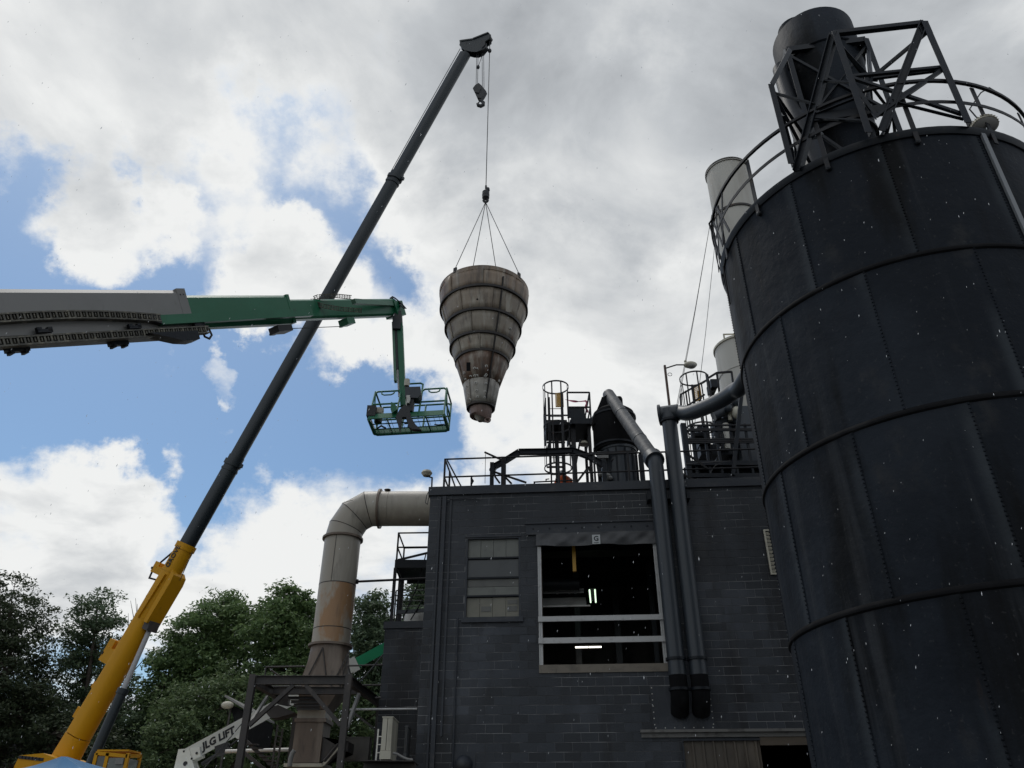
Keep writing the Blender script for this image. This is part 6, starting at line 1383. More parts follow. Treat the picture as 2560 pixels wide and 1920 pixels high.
# gores: straight pieces mitred half way
knots = [Vector((VX, YV, zf_)), el_pt(20) + Vector((-.05, 0, .0)), el_pt(45) + Vector((-.03, 0, .03)), el_pt(70) + Vector((0, 0, .05)), Vector((xf_, YV, hz_))]
knots[1].x = VX + .06
nrm = []
for i in range(5):
    if i == 0: nrm.append(Vector((0, 0, 1)))
    elif i == 4: nrm.append(Vector((1, 0, 0)))
    else: nrm.append(((knots[i + 1] - knots[i]).normalized() + (knots[i] - knots[i - 1]).normalized()).normalized())
for i in range(4):
    ax_ = (knots[i + 1] - knots[i]).normalized(); b = MB(); rings = []
    for e_ in (i, i + 1):
        P, n_ = knots[e_], nrm[e_]; rg = el_ring(P, ax_, rv); rings.append([q + ax_*((P - q).dot(n_)/ax_.dot(n_)) + ax_*(.004 if e_ == i else -.004) for q in rg])
    b.loft(rings, caps=False); b.build('elbow_gore', m_duct, dv, angle=40)
    if i:
        P, n_ = knots[i], nrm[i]; rg = el_ring(P, ax_, rv*1.006); rg = [q + ax_*((P - q).dot(n_)/ax_.dot(n_)) for q in rg]; rg2 = el_ring(P, ax_, rv*.985); rg2 = [q + ax_*((P - q).dot(n_)/ax_.dot(n_)) for q in rg2]
        b = MB(); b.loft([[q - ax_*.012 for q in rg2], [q - ax_*.012 for q in rg], [q + ax_*.012 for q in rg], [q + ax_*.012 for q in rg2]], caps=False); b.build('gore_seam', m_seam, dv)
b = MB(); b.bar(knots[2] + Vector((-.3, -rv*.9, .25)), knots[3] + Vector((-.40, -rv*.9, .1)), .012, .01); b.build('sheet_seam', m_seam, dv)
zm_ = at(*z3(395, 1000), YV).z; zb6 = at(*z3(320, 1570), YV).z
for (a, c, mm) in ((zf_ - .01, zm_ + .006, m_duct), (zm_ - .006, zb6 + .45, m_ductrust), (zb6 + .44, zb6, m_ductrust)):
    b = MB(); b.lathe([(rv, a), (rv, c)], (VX, YV), 48); b.build('duct_section', mm, dv)
for z in (zm_, zb6 + .445): b = MB(); b.lathe([(rv*.99, z - .012), (rv*1.006, z - .012), (rv*1.006, z + .012), (rv*.99, z + .012)], (VX, YV), 48); b.build('sheet_seam', m_seam, dv)
b = MB(); b.bar((VX - .08, YV - rv - .001, zf_ - .02), (VX - .08, YV - rv - .001, zm_), .012, .01, (0, 1, 0)); b.build('sheet_seam', m_seam, dv)
for (z, w_) in ((zf_, .07), (zb6, .08)): b = MB(); b.lathe([(rv*.97, z - .03), (rv + w_, z - .03), (rv + w_, z + .03), (rv*.97, z + .03)], (VX, YV), 48); b.build('flange', m_brown, dv)
b = MB(); rg = []
for (k, r) in ((-.03, rv*.97), (-.03, rv + .075), (.03, rv + .075), (.03, rv*.97)): rg.append([Vector((xf_ + k, YV + r*math.cos(2*math.pi*j/48), hz_ + r*math.sin(2*math.pi*j/48))) for j in range(48)])
b.loft(rg, caps=False); b.build('flange', m_brown, dv)
b = MB(); q = Vector((xf_ + .22, YV - .2, hz_ + rv + .0)); b.ball(q, .09, 12, 6, (1.2, 1, .4)); b.build('lifting_eye', m_seam, dv)
def morph(za, zb7, ra, rb7, square_b, ca=(0, 0), cb=(0, 0), n=48):
    def rgn(z, r, sq, c):
        o = []
        for j in range(n):
            a = 2*math.pi*j/n; x, y = math.cos(a), math.sin(a); k = 1/max(abs(x), abs(y)); k = 1 + (k - 1)*sq; o.append(Vector((VX + c[0] + r*x*k, YV + c[1] + r*y*k, z)))
        return o
    b = MB(); st_ = 6; b.loft([rgn(za + (zb7 - za)*i/st_, ra + (rb7 - ra)*i/st_, square_b*i/st_, (ca[0] + (cb[0] - ca[0])*i/st_, ca[1] + (cb[1] - ca[1])*i/st_)) for i in range(st_ + 1)], caps=False); return b
zt_r = at(*z17(1300, 610), YV).z
morph(zb6 - .03, zt_r, rv, rv*1.10, 1.0).build('transition', m_brown, dv, angle=40)
for (q0, q1) in ((z17(1280, 95), z17(1100, 450)), (z17(1280, 95), z17(1320, 450)), (z17(1610, 170), z17(1390, 600)), (z17(1615, 200), z17(1500, 600))):
    b = MB(); b.bar(at(*q0, YV - rv*1.02), at(*q1, YV - rv*1.13), .03, .03); b.build('transition_rib', m_frame, dv)
zb_a = at(*z17(1100, 905), YV - .5).z; zb_b = at(*z17(1100, 1035), YV - .5).z; zb_c = at(*z17(1100, 1590), YV - .5).z
bx0, bx1 = at(*z17(945, 1000), YV - .5).x, at(*z17(1310, 1000), YV - .5).x
b = MB(); b.loft([[Vector((VX + x*rv*1.1, YV + y*rv*1.1, zt_r - .02)) for (x, y) in ((-1, -1), (1, -1), (1, 1), (-1, 1))], [Vector((x, y, zb_a + .02)) for (x, y) in ((bx0, YV - .5), (bx1, YV - .5), (bx1, YV + .4), (bx0, YV + .4))]], caps=False); b.build('lower_hopper', m_brown, dv)
b = MB(); b.box(bx0, bx1, YV - .5, YV + .4, zb_b, zb_a); b.build('duct_section', m_ductrust, dv)
b = MB(); b.box(bx0 - .04, bx1 + .04, YV - .54, YV + .44, zb_b - .05, zb_b + .04); b.build('flange', m_brown, dv)
b = MB(); b.box(bx0 - .01, bx1 - .02, YV - .5, YV + .4, zb_c, zb_b - .05); b.build('duct_section', m_brown, dv)
ex2 = at(*z17(1480, 1180), YV - .4).x
b = MB(); b.prism([(bx1 - .015, YV - .42, zb_b - .4), (ex2 + .3, YV - .42, zb_b - .75), (ex2 + .3, YV - .42, zb_c + .5), (bx1 - .015, YV - .42, zb_c)], (0, .8, 0)); b.build('side_branch', m_frame, dv)
b = MB(); b.box(bx0 - .15, bx1 + .1, YV - .6, YV + .5, zb_c - .10, zb_c - .02); b.build('base_frame', m_beige, dv)
b = MB(); b.bar((bx1 + .1, YV - .55, zb_c - .06), (ex2 + .25, YV - .55, zb_c + .55), .10, .08); b.build('base_frame', m_beige, dv)
# sides of the slatted hopper level
for yv in (752, 800, 845, 890):
    b = MB(); p = at(*z17(830 + (yv - 752)*.8, yv), YV - .75); q = at(*z17(1240, yv), YV - .75); b.ibeam(p, q, .08, .07, .01); b.build('slat_beam', m_frame, dv)
rt_ = at(*z3(580, 958), YV)
b = MB(); e1 = on(z3(1220, 925), 2.0); b.tube([Vector((VX + rv, YV, rt_.z)), Vector((e1.x + .5, YV, rt_.z + .12))], .035, 8); b.build('tie_rod', m_rail, dv)
b = MB(); b.tube([Vector((VX + rv - .02, YV, rt_.z)), Vector((VX + rv + .06, YV, rt_.z))], .07, 10); b.build('rod_plate', m_rail, dv)

# ------------------------------------------------------------------ steel frame under the duct
YA, YB = 19.7, 21.3
sf = thing('steel_support_frame', 'dark rusty steel frame with knee braces standing under the sheet metal duct', 'steel frame', (at(*z17(900, 500), YA).x, YA, 0))
zt7 = at(*z17(900, 466), YA).z; xl, xr = at(*z17(372, 520), YA).x, at(*z17(1618, 520), YA).x
hb7 = zt7 - at(*z17(900, 578), YA).z
def fbeam(p, q, w_, h_, nm, up=(0, 0, 1)): b = MB(); b.ibeam(p, q, w_, h_, .014, up); return b.build(nm, m_frame, sf)
for x in (xl, xr): fbeam((x, YA, 0), (x, YA, zt7 + .03), .15, .16, 'frame_column', (0, 1, 0))
fbeam((xl + .08, YA, zt7 - hb7/2), (xr - .08, YA, zt7 - hb7/2), .15, hb7, 'top_beam')
zt8 = at(*z17(1100, 610), YB).z; xl2, xr2 = at(*z17(640, 650), YB).x, at(*z17(1740, 650), YB).x
fbeam((xl2, YB, zt8 - .09), (xr2, YB, zt8 - .09), .14, .18, 'rear_beam')
for (x0_, x1_) in ((xl, xl2), ): fbeam((x0_, YA + .09, zt7 - hb7/2), (x0_, YB + 2.0, zt7 - hb7/2), .14, hb7, 'side_beam')
fbeam((xr, YA + .09, zt7 - hb7/2), (xr + .2, YB + 2.2, zt7 - hb7/2), .14, hb7, 'side_beam')
kz = at(*z17(320, 1110), YA).z
km = at(*z17(905, 590), YA).x; km2 = at(*z17(1060, 590), YA).x
fbeam((km, YA, zt7 - hb7 - .01), (xl + .08, YA, kz), .09, .11, 'knee_brace', (0, 1, 0)); fbeam((km2, YA, zt7 - hb7 - .01), (xr - .08, YA, kz), .09, .11, 'knee_brace', (0, 1, 0))
xrc, ybk = at(*z17(800, 1200), 22.0).x, 22.0
fbeam((xrc, 22.9, 0), (xrc, 22.9, at(*z17(830, 960), 22.9).z), .17, .17, 'frame_column', (0, 1, 0))
fbeam((xr + .2, YB + 2.1, 0), (xr + .2, YB + 2.1, zt7 - hb7), .14, .14, 'frame_column', (0, 1, 0))
b = MB(); q = at(*z17(740, 960), 21.8); b.prism([at(*z17(x, y), 21.6) for (x, y) in ((540, 940), (640, 860), (700, 840), (920, 940), (700, 1005), (600, 1010))], (0, .5, 0)); b.build('platform_bracket', m_frame, sf)
b = MB(); b.prism([at(*z17(x, y), 21.9) for (x, y) in ((620, 650), (830, 700), (830, 860), (690, 830), (620, 760))], (0, .06, 0)); b.build('side_plate', m_frame, sf)
b = MB(); b.bar(at(*z17(1750, 700), YA + .6), at(*z17(1590, 1150), YA + .1), .07, .08); b.build('raking_brace', m_liftgrey, sf)
b = MB(); b.bar(at(*z17(560, 735), YA + .8), at(*z17(340, 1080), YA + .1), .06, .07); b.build('raking_brace', m_liftgrey, sf)
b = MB(); b.bar(at(*z17(1690, 950), 21.5), at(*z17(1950, 1150), 21.5), .05, .05); b.bar(at(*z17(1480, 1350), 21.4), at(*z17(1300, 1570), 21.2), .09, .06); b.build('diagonal_tie', m_frame, sf)
for (q0, q1, Y) in ((z17(545, 350), z17(1055, 342), 21.6), (z17(610, 604), z17(1010, 598), 21.5), (z17(545, 350), z17(530, 465), 21.6), (z17(590, 375), z17(715, 465), 21.8), (z17(1605, 335), z17(2060, 322), 20.6), (z17(1610, 335), z17(1640, 450), 20.6), (z17(1790, 586), z17(2040, 582), 20.8), (z17(1960, 750), z17(2040, 746), 20.8)):
    b = MB(); b.tube([at(*q0, Y), at(*q1, Y)], .022, 8); b.build('frame_rail', m_frame, sf)
b = MB(); b.tube([at(*z17(x, y), 20.5) for (x, y) in ((1755, 550), (1890, 400), (2060, 190))], .018, 6); b.build('frame_cable', m_rope, sf)
b = MB(); b.tube([at(*z17(1615, 905), 20.4), at(*z17(1720, 900), 20.4), at(*z13(565, 838), 20.4)], .025, 8); tag(b.build('conduit_pipe', m_alu), 'thin grey conduit running from the steel frame to the black building corner', 'pipe')
b = MB(); b.tube([at(*z17(20, 1445), 23.5), at(*z17(900, 1420), 23.5), at(*z17(1580, 1405), 23.5)], .05, 10); tag(b.build('white_pipe', m_whitepaint), 'white horizontal pipe passing behind the steel frame', 'pipe')
b = MB(); b.tube([at(*z17(x, y), 21.0) for (x, y) in ((850, 1640), (862, 1540), (885, 1470), (915, 1430))], .06, 10); tag(b.build('flexible_hose', m_liftgrey), 'grey bent hose beside the foot of the brown duct', 'hose')
ld = thing('frame_ladder', 'thin upright steel ladder behind the left part of the support frame', 'ladder', at(*z17(650, 1659), 22.6))
a0_, a1_, b0_, b1_ = at(*z17(620, 1640), 22.6), at(*z17(700, 1100), 22.6), at(*z17(670, 1640), 22.6), at(*z17(745, 1150), 22.6)
a1_.x = a0_.x; b1_.x = b0_.x + .05
for (p, q) in ((a0_, a1_), (b0_, b1_)): b = MB(); b.bar(p - Vector((0, 0, 2.5)), q, .05, .03); b.build('ladder_rail', m_frame, ld)
for k in range(8): t = k/8; b = MB(); b.tube([a0_.lerp(a1_, t), b0_.lerp(b1_, t)], .015, 6); b.build('ladder_rung', m_frame, ld)
stt = thing('stair_stringers', 'steep thin metal stair descending behind the left column of the frame', 'stair', at(*z17(400, 1659), 22.8))
for (q0, q1) in ((z17(285, 1310), z17(660, 1659)), (z17(260, 1460), z17(500, 1659))):
    b = MB(); p, q = at(*q0, 22.8), at(*q1, 22.8); b.bar(p, q + (q - p)*.6, .05, .09); b.build('stringer', m_frame, stt)
for k in range(6): b = MB(); p = at(*z17(300 + 55*k, 1355 + 52*k), 22.8); b.bar(p, p + Vector((.3, .0, 0)), .2, .02); b.build('stair_tread', m_frame, stt)

# platform tower on the annex
pt = thing('annex_platform', 'small railed steel platform on legs above the low annex', 'platform', W(aL[0] + .4, DA + .5, aTop))
YP = 23.2; ap = lambda x, y, dY=0: at(*z3(x, y), YP + dY)
zdk2 = ap(930, 830).z; x0p = ap(930, 830).x; x1p = W(SL, 3.4, 0).x + .6
b = MB(); b.box(x0p, x1p, YP - .05, YP + .03, zdk2, ap(930, 755).z); b.build('deck_edge', m_black, pt)
b = MB(); b.box(x0p, x0p + .06, YP + .035, YP + 1.5, zdk2, ap(930, 755).z); b.build('deck_edge', m_black, pt)
b = MB()
for k in range(14): b.box(x0p + .065, x1p, YP + .04 + .105*k, YP + .04 + .105*k + .07, zdk2 + .05, zdk2 + .07)
b.build('deck_grating', m_black, pt)['kind'] = 'stuff'
b = MB(); b.box(x0p + .2, x1p, YP + 1.46, YP + 1.54, zdk2 - .05, zdk2 + .08); b.build('deck_edge', m_black, pt)
zrt, zrm = ap(960, 500).z, ap(960, 635).z
for (h, dx) in ((zrt, 0), (zrm, 0)):
    b = MB(); b.tube([(x1p, YP, h + .03), (x0p + .04, YP, h), (x0p + .04, YP + 1.45, h), (x1p, YP + 1.45, h + .03)], .026, 8); b.build('platform_rail', m_rail, pt)
for (x, y) in ((x0p + .04, YP), (x0p + .04, YP + 1.45), (x0p + 1.0, YP)):
    b = MB(); b.bar((x, y, zdk2), (x, y, zrt), .05); b.build('rail_post', m_rail, pt)
b = MB(); b.bar((x0p + .08, YP, zdk2 + .25), (x1p, YP - .1, zdk2 + .75), .05, .06); b.build('ramp_bar', m_rail, pt)
for (xt, w_, dY) in ((930, .09, 0), (978, .06, .9), (1003, .13, 1.3)):
    p = at(*z3(xt - 14, 1100), YP + dY); b = MB(); b.bar((p.x, YP + dY, aTop), (p.x, YP + dY, zdk2), w_); b.build('platform_leg', m_rail, pt)
b = MB(); b.tube([at(*z3(x, y), YP + .2) for (x, y) in ((1225, 700), (1140, 1010), (1000, 1320))], .02, 6); b.tube([at(*z3(x, y), YP + .2) for (x, y) in ((1195, 1130), (1080, 1320))], .02, 6); b.build('stay_cable', m_rail, pt)
b = MB(); b.bar(ap(945, 1250, .3), ap(1260, 1225, .3), .10, .10); b.build('low_beam', m_pipe, pt)
for yv in (1042, 1090, 1140, 1190):
    b = MB(); q = at(*z3(945, yv), YP + 1.6); b.tube([q, (x1p, YP + 1.6, q.z + .04)], .02, 6); b.build('lower_rail', mat('green_grey_rail', (.10, .125, .11), .5) if yv == 1042 else bpy.data.materials['green_grey_rail'], pt)
b = MB(); q = at(*z3(945, 1042), YP + 1.6); b.bar(q, (q.x, q.y, aTop), .04); b.build('lower_post', m_rail, pt)
b = MB(); p = at(*z3(1110, 1300), YP + 1.2); b.lathe([(.42, aTop), (.42, p.z + .05), (.36, p.z + .12), (.02, p.z + .16)], (p.x + .12, p.y), 28); tag(b.build('white_drum', m_whitepaint), 'pale round drum standing on the annex roof under the platform', 'drum')
bg = MB(); hp2 = []
for k in range(26):
    p = ap(1030 + random.uniform(-10, 125), 735 + random.uniform(-45, 5), random.uniform(.3, .9)); p.z = zdk2 + .1 + random.uniform(0, .16); bg.ball(p, random.uniform(.05, .10), 7, 5, (1.3, 1, .7))
tag(bg.build('rag_heap', mat('dark_rags', (.05, .055, .05), .9, layers=[((.16, .15, .14), (8, 8, 8), .5, .65, .8), ((.02, .02, .02), (6, 6, 6), .5, .7, .8)])), 'untidy heap of dark bags on the annex platform', 'heap')

# condenser boxes on a beam shelf
def cbox(xa_, ya_, xb2, yb2, Y, dp, label, mm, name='condenser_box'):
    p, q = at(*z13(xa_, yb2), Y), at(*z13(xb2, ya_), Y); t = thing(name, label, 'condenser unit', Vector(((p.x + q.x)/2, Y + dp/2, p.z)), 0, 'condenser boxes on the beam shelf')
    b = MB(); zc_ = p.z + (q.z - p.z)*.2
    b.box(p.x, q.x, Y, Y + dp, zc_ + .005, q.z); b.build('casing', mm, t)
    b = MB(); b.box(p.x - .01, q.x + .01, Y - .01, Y + dp + .01, p.z, zc_); b.build('base_casing', mm, t)
    b = MB(); b.box((p.x + q.x)/2 - .006, (p.x + q.x)/2 + .006, Y - .004, Y, zc_ + .01, q.z - .01); b.build('panel_seam', m_seam, t)
    b = MB(); b.box(p.x - .015, q.x + .015, Y - .015, Y + dp + .01, q.z, q.z + .025); b.build('lid', mm, t)
    return t, p, q
t, p, q = cbox(195, 925, 325, 1335, 18.7, .95, 'weathered beige tall condenser box with a louvred side on the beam shelf', m_beige)
for k in range(4):
    b = MB(); zz_ = q.z - .35 - .165*k; b.box(p.x - .14, p.x - .006, 18.95, 18.98, zz_ - .02, zz_); b.box(p.x - .14, p.x - .11, 18.95, 18.98, zz_, zz_ + .145); b.box(p.x - .035, p.x - .006, 18.95, 18.98, zz_, zz_ + .145); b.build('side_grille', m_whitepaint, t)
b = MB(); b.tube([at(*z13(x, y), 18.6) for (x, y) in ((325, 1275), (370, 1285), (420, 1315), (470, 1335), (520, 1342))], .025, 8); b.build('drain_hose', m_liftgrey, t)
cbox(428, 1015, 470, 1338, 19.6, .7, 'grey condenser box half hidden behind the taller beige one', m_panel[1])
b = MB(); p = at(*z13(0, 1345), 18.6); q = at(*z13(528, 1350), 18.6); b.ibeam(p + Vector((0, .5, -.14)), q + Vector((0, .5, -.14)), 1.1, .28, .016); sh = b.build('shelf_beam', m_frame); tag(sh, 'dark steel beam shelf carrying the condenser boxes', 'beam')
b = MB(); p = at(*z17(1570, 1270), 22.9); q = at(*z17(1865, 1560), 22.9); b.box(p.x, q.x, 22.9, 23.3, q.z, p.z); b.box(p.x - .02, q.x + .02, 22.88, 23.32, p.z, p.z + .03); tag(b.build('grey_cabinet', mat('dull_grey_sheet', (.13, .12, .105), .6, layers=[((.08, .075, .07), (2, 2, 1), .45, .7, .7)])), 'dull grey metal cabinet in shade behind the right column of the frame', 'cabinet')

# ------------------------------------------------------------------ white lift behind the frame
YW = 25.5
wl2 = thing('white_boom_lift', 'white boom lift with a lettered boom and green end section behind the steel frame', 'boom lift', at(*z2(180, 1041), YW) - Vector((0, 0, 1.5)))
w0, w1_ = at(*z2(250, 925), YW), at(*z2(880, 600), YW + .8); wd_ = (w1_ - w0).normalized(); wu = Vector((0, -1, 0)).cross(wd_); wu = wu if wu.z > 0 else -wu
wh = size(108*.30742, w0.lerp(w1_, .5)); wEnd = at(*z2(1570, 205), YW + 1.9); wd_ = (wEnd - w0).normalized(); wu = (Vector((0, 0, 1)) - wd_*wd_.z).normalized(); ws = wd_.cross(wu)
wpos = lambda t: w0.lerp(wEnd, t)
b = MB(); b.bar(wpos(-.02), wpos(1.0), .34, wh, wu); wb = b.build('base_boom', m_white, wl2)
text_on('lettering', 'JLG LIFT', at(*z2(455, 805), YW - .1) if False else wpos(.148) + (ws if ws.y < 0 else -ws)*.176, wd_, wu, wh*.48, m_text, wb, .012, .25, .004)
b = MB(); b.bar(wpos(.975), wpos(1.02), .38, wh*1.15, wu); b.build('boom_end_frame', m_white, wl2)
b = MB(); b.bar(wpos(1.02), wpos(1.36), .28, wh*.82, wu); b.build('fly_section', m_brightgreen, wl2)
b = MB(); b.prism([at(*z2(x, y), YW - .22) for (x, y) in ((110, 1060), (150, 888), (235, 882), (262, 985), (300, 1100), (110, 1100))], (0, .44, 0)); b.build('riser_plate', m_white, wl2)
b = MB(); b.prism([at(*z2(x, y), YW - .2) for (x, y) in ((235, 885), (320, 865), (330, 945), (250, 985))], (0, .4, 0)); b.build('pivot_cheek', m_white, wl2)
for (x, y, r_) in ((205, 1005, .065), (297, 920, .035), (256, 965, .03), (193, 905, .03)):
    b = MB(); c = at(*z2(x, y), YW - .23); b.tube([c, c + Vector((0, .02, 0))], r_, 14); b.build('pivot_pin', m_text, wl2)
b = MB(); b.tube([at(*z2(340, 1010), YW), at(*z2(540, 885), YW)], .06, 10); b.tube([at(*z2(540, 885), YW), at(*z2(630, 815), YW)], .03, 8); b.build('lift_ram', m_hook, wl2)
b = MB(); b.prism([at(*z2(x, y), YW - .19) for (x, y) in ((610, 790), (660, 750), (655, 790), (635, 808))], (0, .38, 0)); b.build('ram_lug', m_white, wl2)
b = MB(); c = at(*z2(510, 890), YW - .1); b.obox(c, (.17, 0, .06), (0, .15, 0), (-.04, 0, .13)); b.build('hydraulic_block', m_hook, wl2)
b = MB(); q = at(*z2(180, 1100), YW); b.box(q.x - 1.2, q.x + 1.6, YW - 1, YW + 1, .8, q.z); b.build('lift_chassis', m_white, wl2)
for dx in (-.8, 1.2):
    for dy in (-1.1, 1.1):
        b = MB(); c = Vector((q.x + dx, YW + dy, .5)); b.loft([[c + Vector((.5*rr2*math.cos(2*math.pi*j/24), k, .5*rr2*math.sin(2*math.pi*j/24))) for j in range(24)] for (k, rr2) in ((-.18, .5), (-.18, .94), (-.14, 1), (.14, 1), (.18, .94), (.18, .5))]); b.build('wheel', m_text, wl2)
b = MB(); b.tube([at(*z2(x, y), YW - .6) for (x, y) in ((360, 1040), (520, 855), (690, 650))], .014, 6); tag(b.build('stay_wire', m_rope), 'thin dark stay wire crossing in front of the white boom', 'wire')

# lean-to roof with lamp by the trees
lr = thing('lean_to_roof', 'small dark sloping shed roof with a lamp at its edge in front of the trees', 'shed roof', at(*z2(560, 700), 27) - Vector((0, 0, 4)))
p, q = at(*z2(525, 462), 27), at(*z2(730, 590), 27); b = MB(); b.prism([p, p + Vector((0, 0, .07)), q + Vector((0, 0, .07)), q], (0, 3, 0)); b.build('roof_sheet', m_liftgrey, lr)
p2 = at(*z2(545, 500), 27); b = MB(); b.prism([p2 + Vector((.05, .1, -.05)), q + Vector((0, .1, -.05)), q + Vector((0, .1, -.9)), p2 + Vector((.3, .1, -.55))], (0, 2.8, 0)); b.build('shed_body', m_dark, lr)
b = MB(); q = at(*z2(575, 560), 27.1); b.bar((q.x, 27.1, 0), (q.x, 27.1, q.z + .2), .06); b.build('roof_post', m_frame, lr)
b = MB(); q = at(*z2(548, 530), 26.9); b.ball(q, .17, 14, 8, (1.2, 1, .7)); b.build('lamp_shade', m_beige, lr)

# blue canopy in front of the crane
pk = at(*z1(490, 1563), 14.0)
cn = thing('blue_canopy', 'blue peaked cloth canopy at the foot of the yellow crane', 'canopy', (pk.x, 14.0, 0))
e = [at(*z1(-60, 1690), 13.6), at(*z1(760, 1690), 13.2), Vector((0, 0, 0)), Vector((0, 0, 0))]
e[2] = e[1] + Vector((.35, 2.1, 0)); e[3] = e[0] + Vector((.35, 2.1, 0))
b = MB(); rows = []
ridge = [at(*z1(470, 1566), 14.0), at(*z1(520, 1565), 14.4)]
rim_ = []
n = 14
def edge(a, c, sag=.05): return [a.lerp(c, k/n) - Vector((0, 0, sag*math.sin(math.pi*k/n))) for k in range(n)]
outer = edge(e[0], e[1]) + edge(e[1], e[2]) + edge(e[2], e[3]) + edge(e[3], e[0])
levels = []
for t in (0, .2, .4, .6, .8, .97): levels.append([o.lerp(pk, t) - Vector((0, 0, .10*math.sin(math.pi*t)*(1 - abs(((i % n) / n) - .5)))) for i, o in enumerate(outer)])
levels = [[o - Vector((0, 0, .22)) for o in outer]] + levels
b.loft(levels, caps=False); b.build('canopy_cloth', m_blue, cn, angle=50)
for p in e: b = MB(); b.tube([(p.x, p.y, 0), (p.x, p.y, p.z)], .025, 8); b.build('canopy_pole', m_alu, cn)

# dark corrugated shed under the trees at the far left
shd = thing('dark_shed', 'long dark corrugated shed half hidden under the trees behind the crane', 'shed', (-20, 37, 0))
zs = at(*z1(200, 1250), 37).z; x = -30.0
pm = MB(); prof_ = []
w_ = 1.0
ps_ = []
for k in range(5): ps_ += [(k*.2, 0), (k*.2 + .10, 0), (k*.2 + .125, -.035), (k*.2 + .175, -.035)]
ps_.append((.996, 0))
pm.loft([[Vector((a, y, z)) for (a, y) in ps_] + [Vector((a, y + .01, z)) for (a, y) in reversed(ps_)] for z in (0, zs)]); me = pm.mesh('wall_sheet'); me.materials.append(m_shed)
for k in range(14):
    o = bpy.data.objects.new('wall_sheet', me); COL.objects.link(o); o.parent = shd; o.location = (-13 + k*1.0, 0, 0)
b = MB(); b.box(-33.2, -19.0, 37.05, 43, 0, zs - .3); b.build('shed_core', m_dark, shd)
b = MB(); b.prism([(-33.3, 36.8, zs), (-33.3, 43.2, zs + .8), (-33.3, 43.2, zs + .9), (-33.3, 36.8, zs + .1)], (14.4, 0, 0)); b.build('shed_roof', m_dark, shd)

# ------------------------------------------------------------------ trees
import numpy as np
rng = np.random.default_rng(11)
def tree(name, label, cx_, cyy, top, lobes, leafmat, n_leaf=9000, size_=.22, trunk=.28, cat='tree', group='trees behind the yard', up=.25):
    t = thing(name, label, cat, (cx_, cyy, 0), 0, group)
    n_leaf = int(n_leaf*2.0); L = np.array(lobes, float)                       # x, y, z, rx, ry, rz relative to the foot
    vol = (L[:, 3]*L[:, 4]*L[:, 5])**.67; vol /= vol.sum()
    ncl = max(40, n_leaf//75); lob = rng.choice(len(L), ncl, p=vol)
    d = rng.normal(size=(ncl, 3)); d /= np.linalg.norm(d, axis=1)[:, None]
    rad = rng.uniform(.22, 1.24, ncl)**.6
    cc = L[lob, :3] + d*rad[:, None]*L[lob, 3:]
    cc = cc[cc[:, 2] > 1.2]; ncl = len(cc)
    k = n_leaf//ncl; cs = rng.uniform(.28, .66, ncl)
    dd_ = rng.normal(size=(ncl*k, 3)); dd_ /= np.linalg.norm(dd_, axis=1)[:, None]
    P = np.repeat(cc, k, 0) + dd_*(rng.uniform(0, 1, ncl*k)**.42)[:, None]*np.repeat(cs, k)[:, None]*np.array([1.15, 1.15, .55])
    n = len(P); a = rng.normal(size=(n, 3))*np.array([1, 1, .55]); a /= np.linalg.norm(a, axis=1)[:, None]
    nn = rng.normal(size=(n, 3))*.7 + np.array([0, 0, 1.2]); b_ = np.cross(a, nn); b_ /= np.linalg.norm(b_, axis=1)[:, None]
    ln = rng.uniform(.6, 1.3, n)[:, None]*size_*.82; wd = ln*rng.uniform(.34, .55, n)[:, None]
    V = np.stack([P - a*ln*.5, P + b_*wd*.5 - a*ln*.05, P + a*ln*.5, P - b_*wd*.5 - a*ln*.05], 1).reshape(-1, 3)
    me = bpy.data.meshes.new('crown'); me.vertices.add(4*n); me.vertices.foreach_set('co', V.ravel().astype('f4'))
    me.loops.add(4*n); me.loops.foreach_set('vertex_index', np.arange(4*n, dtype='i4')); me.polygons.add(n)
    me.polygons.foreach_set('loop_start', np.arange(0, 4*n, 4, dtype='i4')); me.update(calc_edges=True)
    me.materials.append(leafmat); o = bpy.data.objects.new('crown', me); COL.objects.link(o); o.parent = t; WM[o.name] = WM[t.name]
    b = MB(Matrix.Translation((cx_, cyy, 0))); zmid = float(L[:, 2].mean())
    b.tube([(0, 0, 0), (.08, .05, zmid*.35), (-.1, 0, zmid*.7), (.05, .05, zmid)], [trunk, trunk*.8, trunk*.6, trunk*.4], 10)
    b.build('trunk', m_bark, t)
    lm_ = MB(Matrix.Translation((cx_, cyy, 0)))
    for q in L:
        s_ = Vector((0, 0, zmid*random.uniform(.35, .75))); e_ = Vector(q[:3]); lm_.tube([s_, s_.lerp(e_, .5) + Vector((0, 0, .3)), e_ + Vector((0, 0, q[5]*.4))], [trunk*.42, trunk*.28, trunk*.08], 6)
    for c in cc[::5]:
        qn = L[np.argmin(((L[:, :3] - c)**2).sum(1))]; s_ = Vector(qn[:3]).lerp(Vector((0, 0, zmid)), .3); lm_.tube([s_, Vector(c)], [.045, .015], 4)
    lm_.build('limb', m_bark, t)['kind'] = 'stuff'
    return t
def crown_at(px0, px1, pyt, pyb, Y, n_side=2):      # lobes filling the outline px0..px1, pyt..pyb (whole photo at 2212 px) at distance Y
    a, c = at(*zd(px0, (pyt + pyb)/2), Y), at(*zd(px1, (pyt + pyb)/2), Y); zt_, zb_ = at(*zd((px0 + px1)/2, pyt), Y).z, at(*zd((px0 + px1)/2, pyb), Y).z
    return (a.x + c.x)/2, (c.x - a.x)/2, zt_, zb_
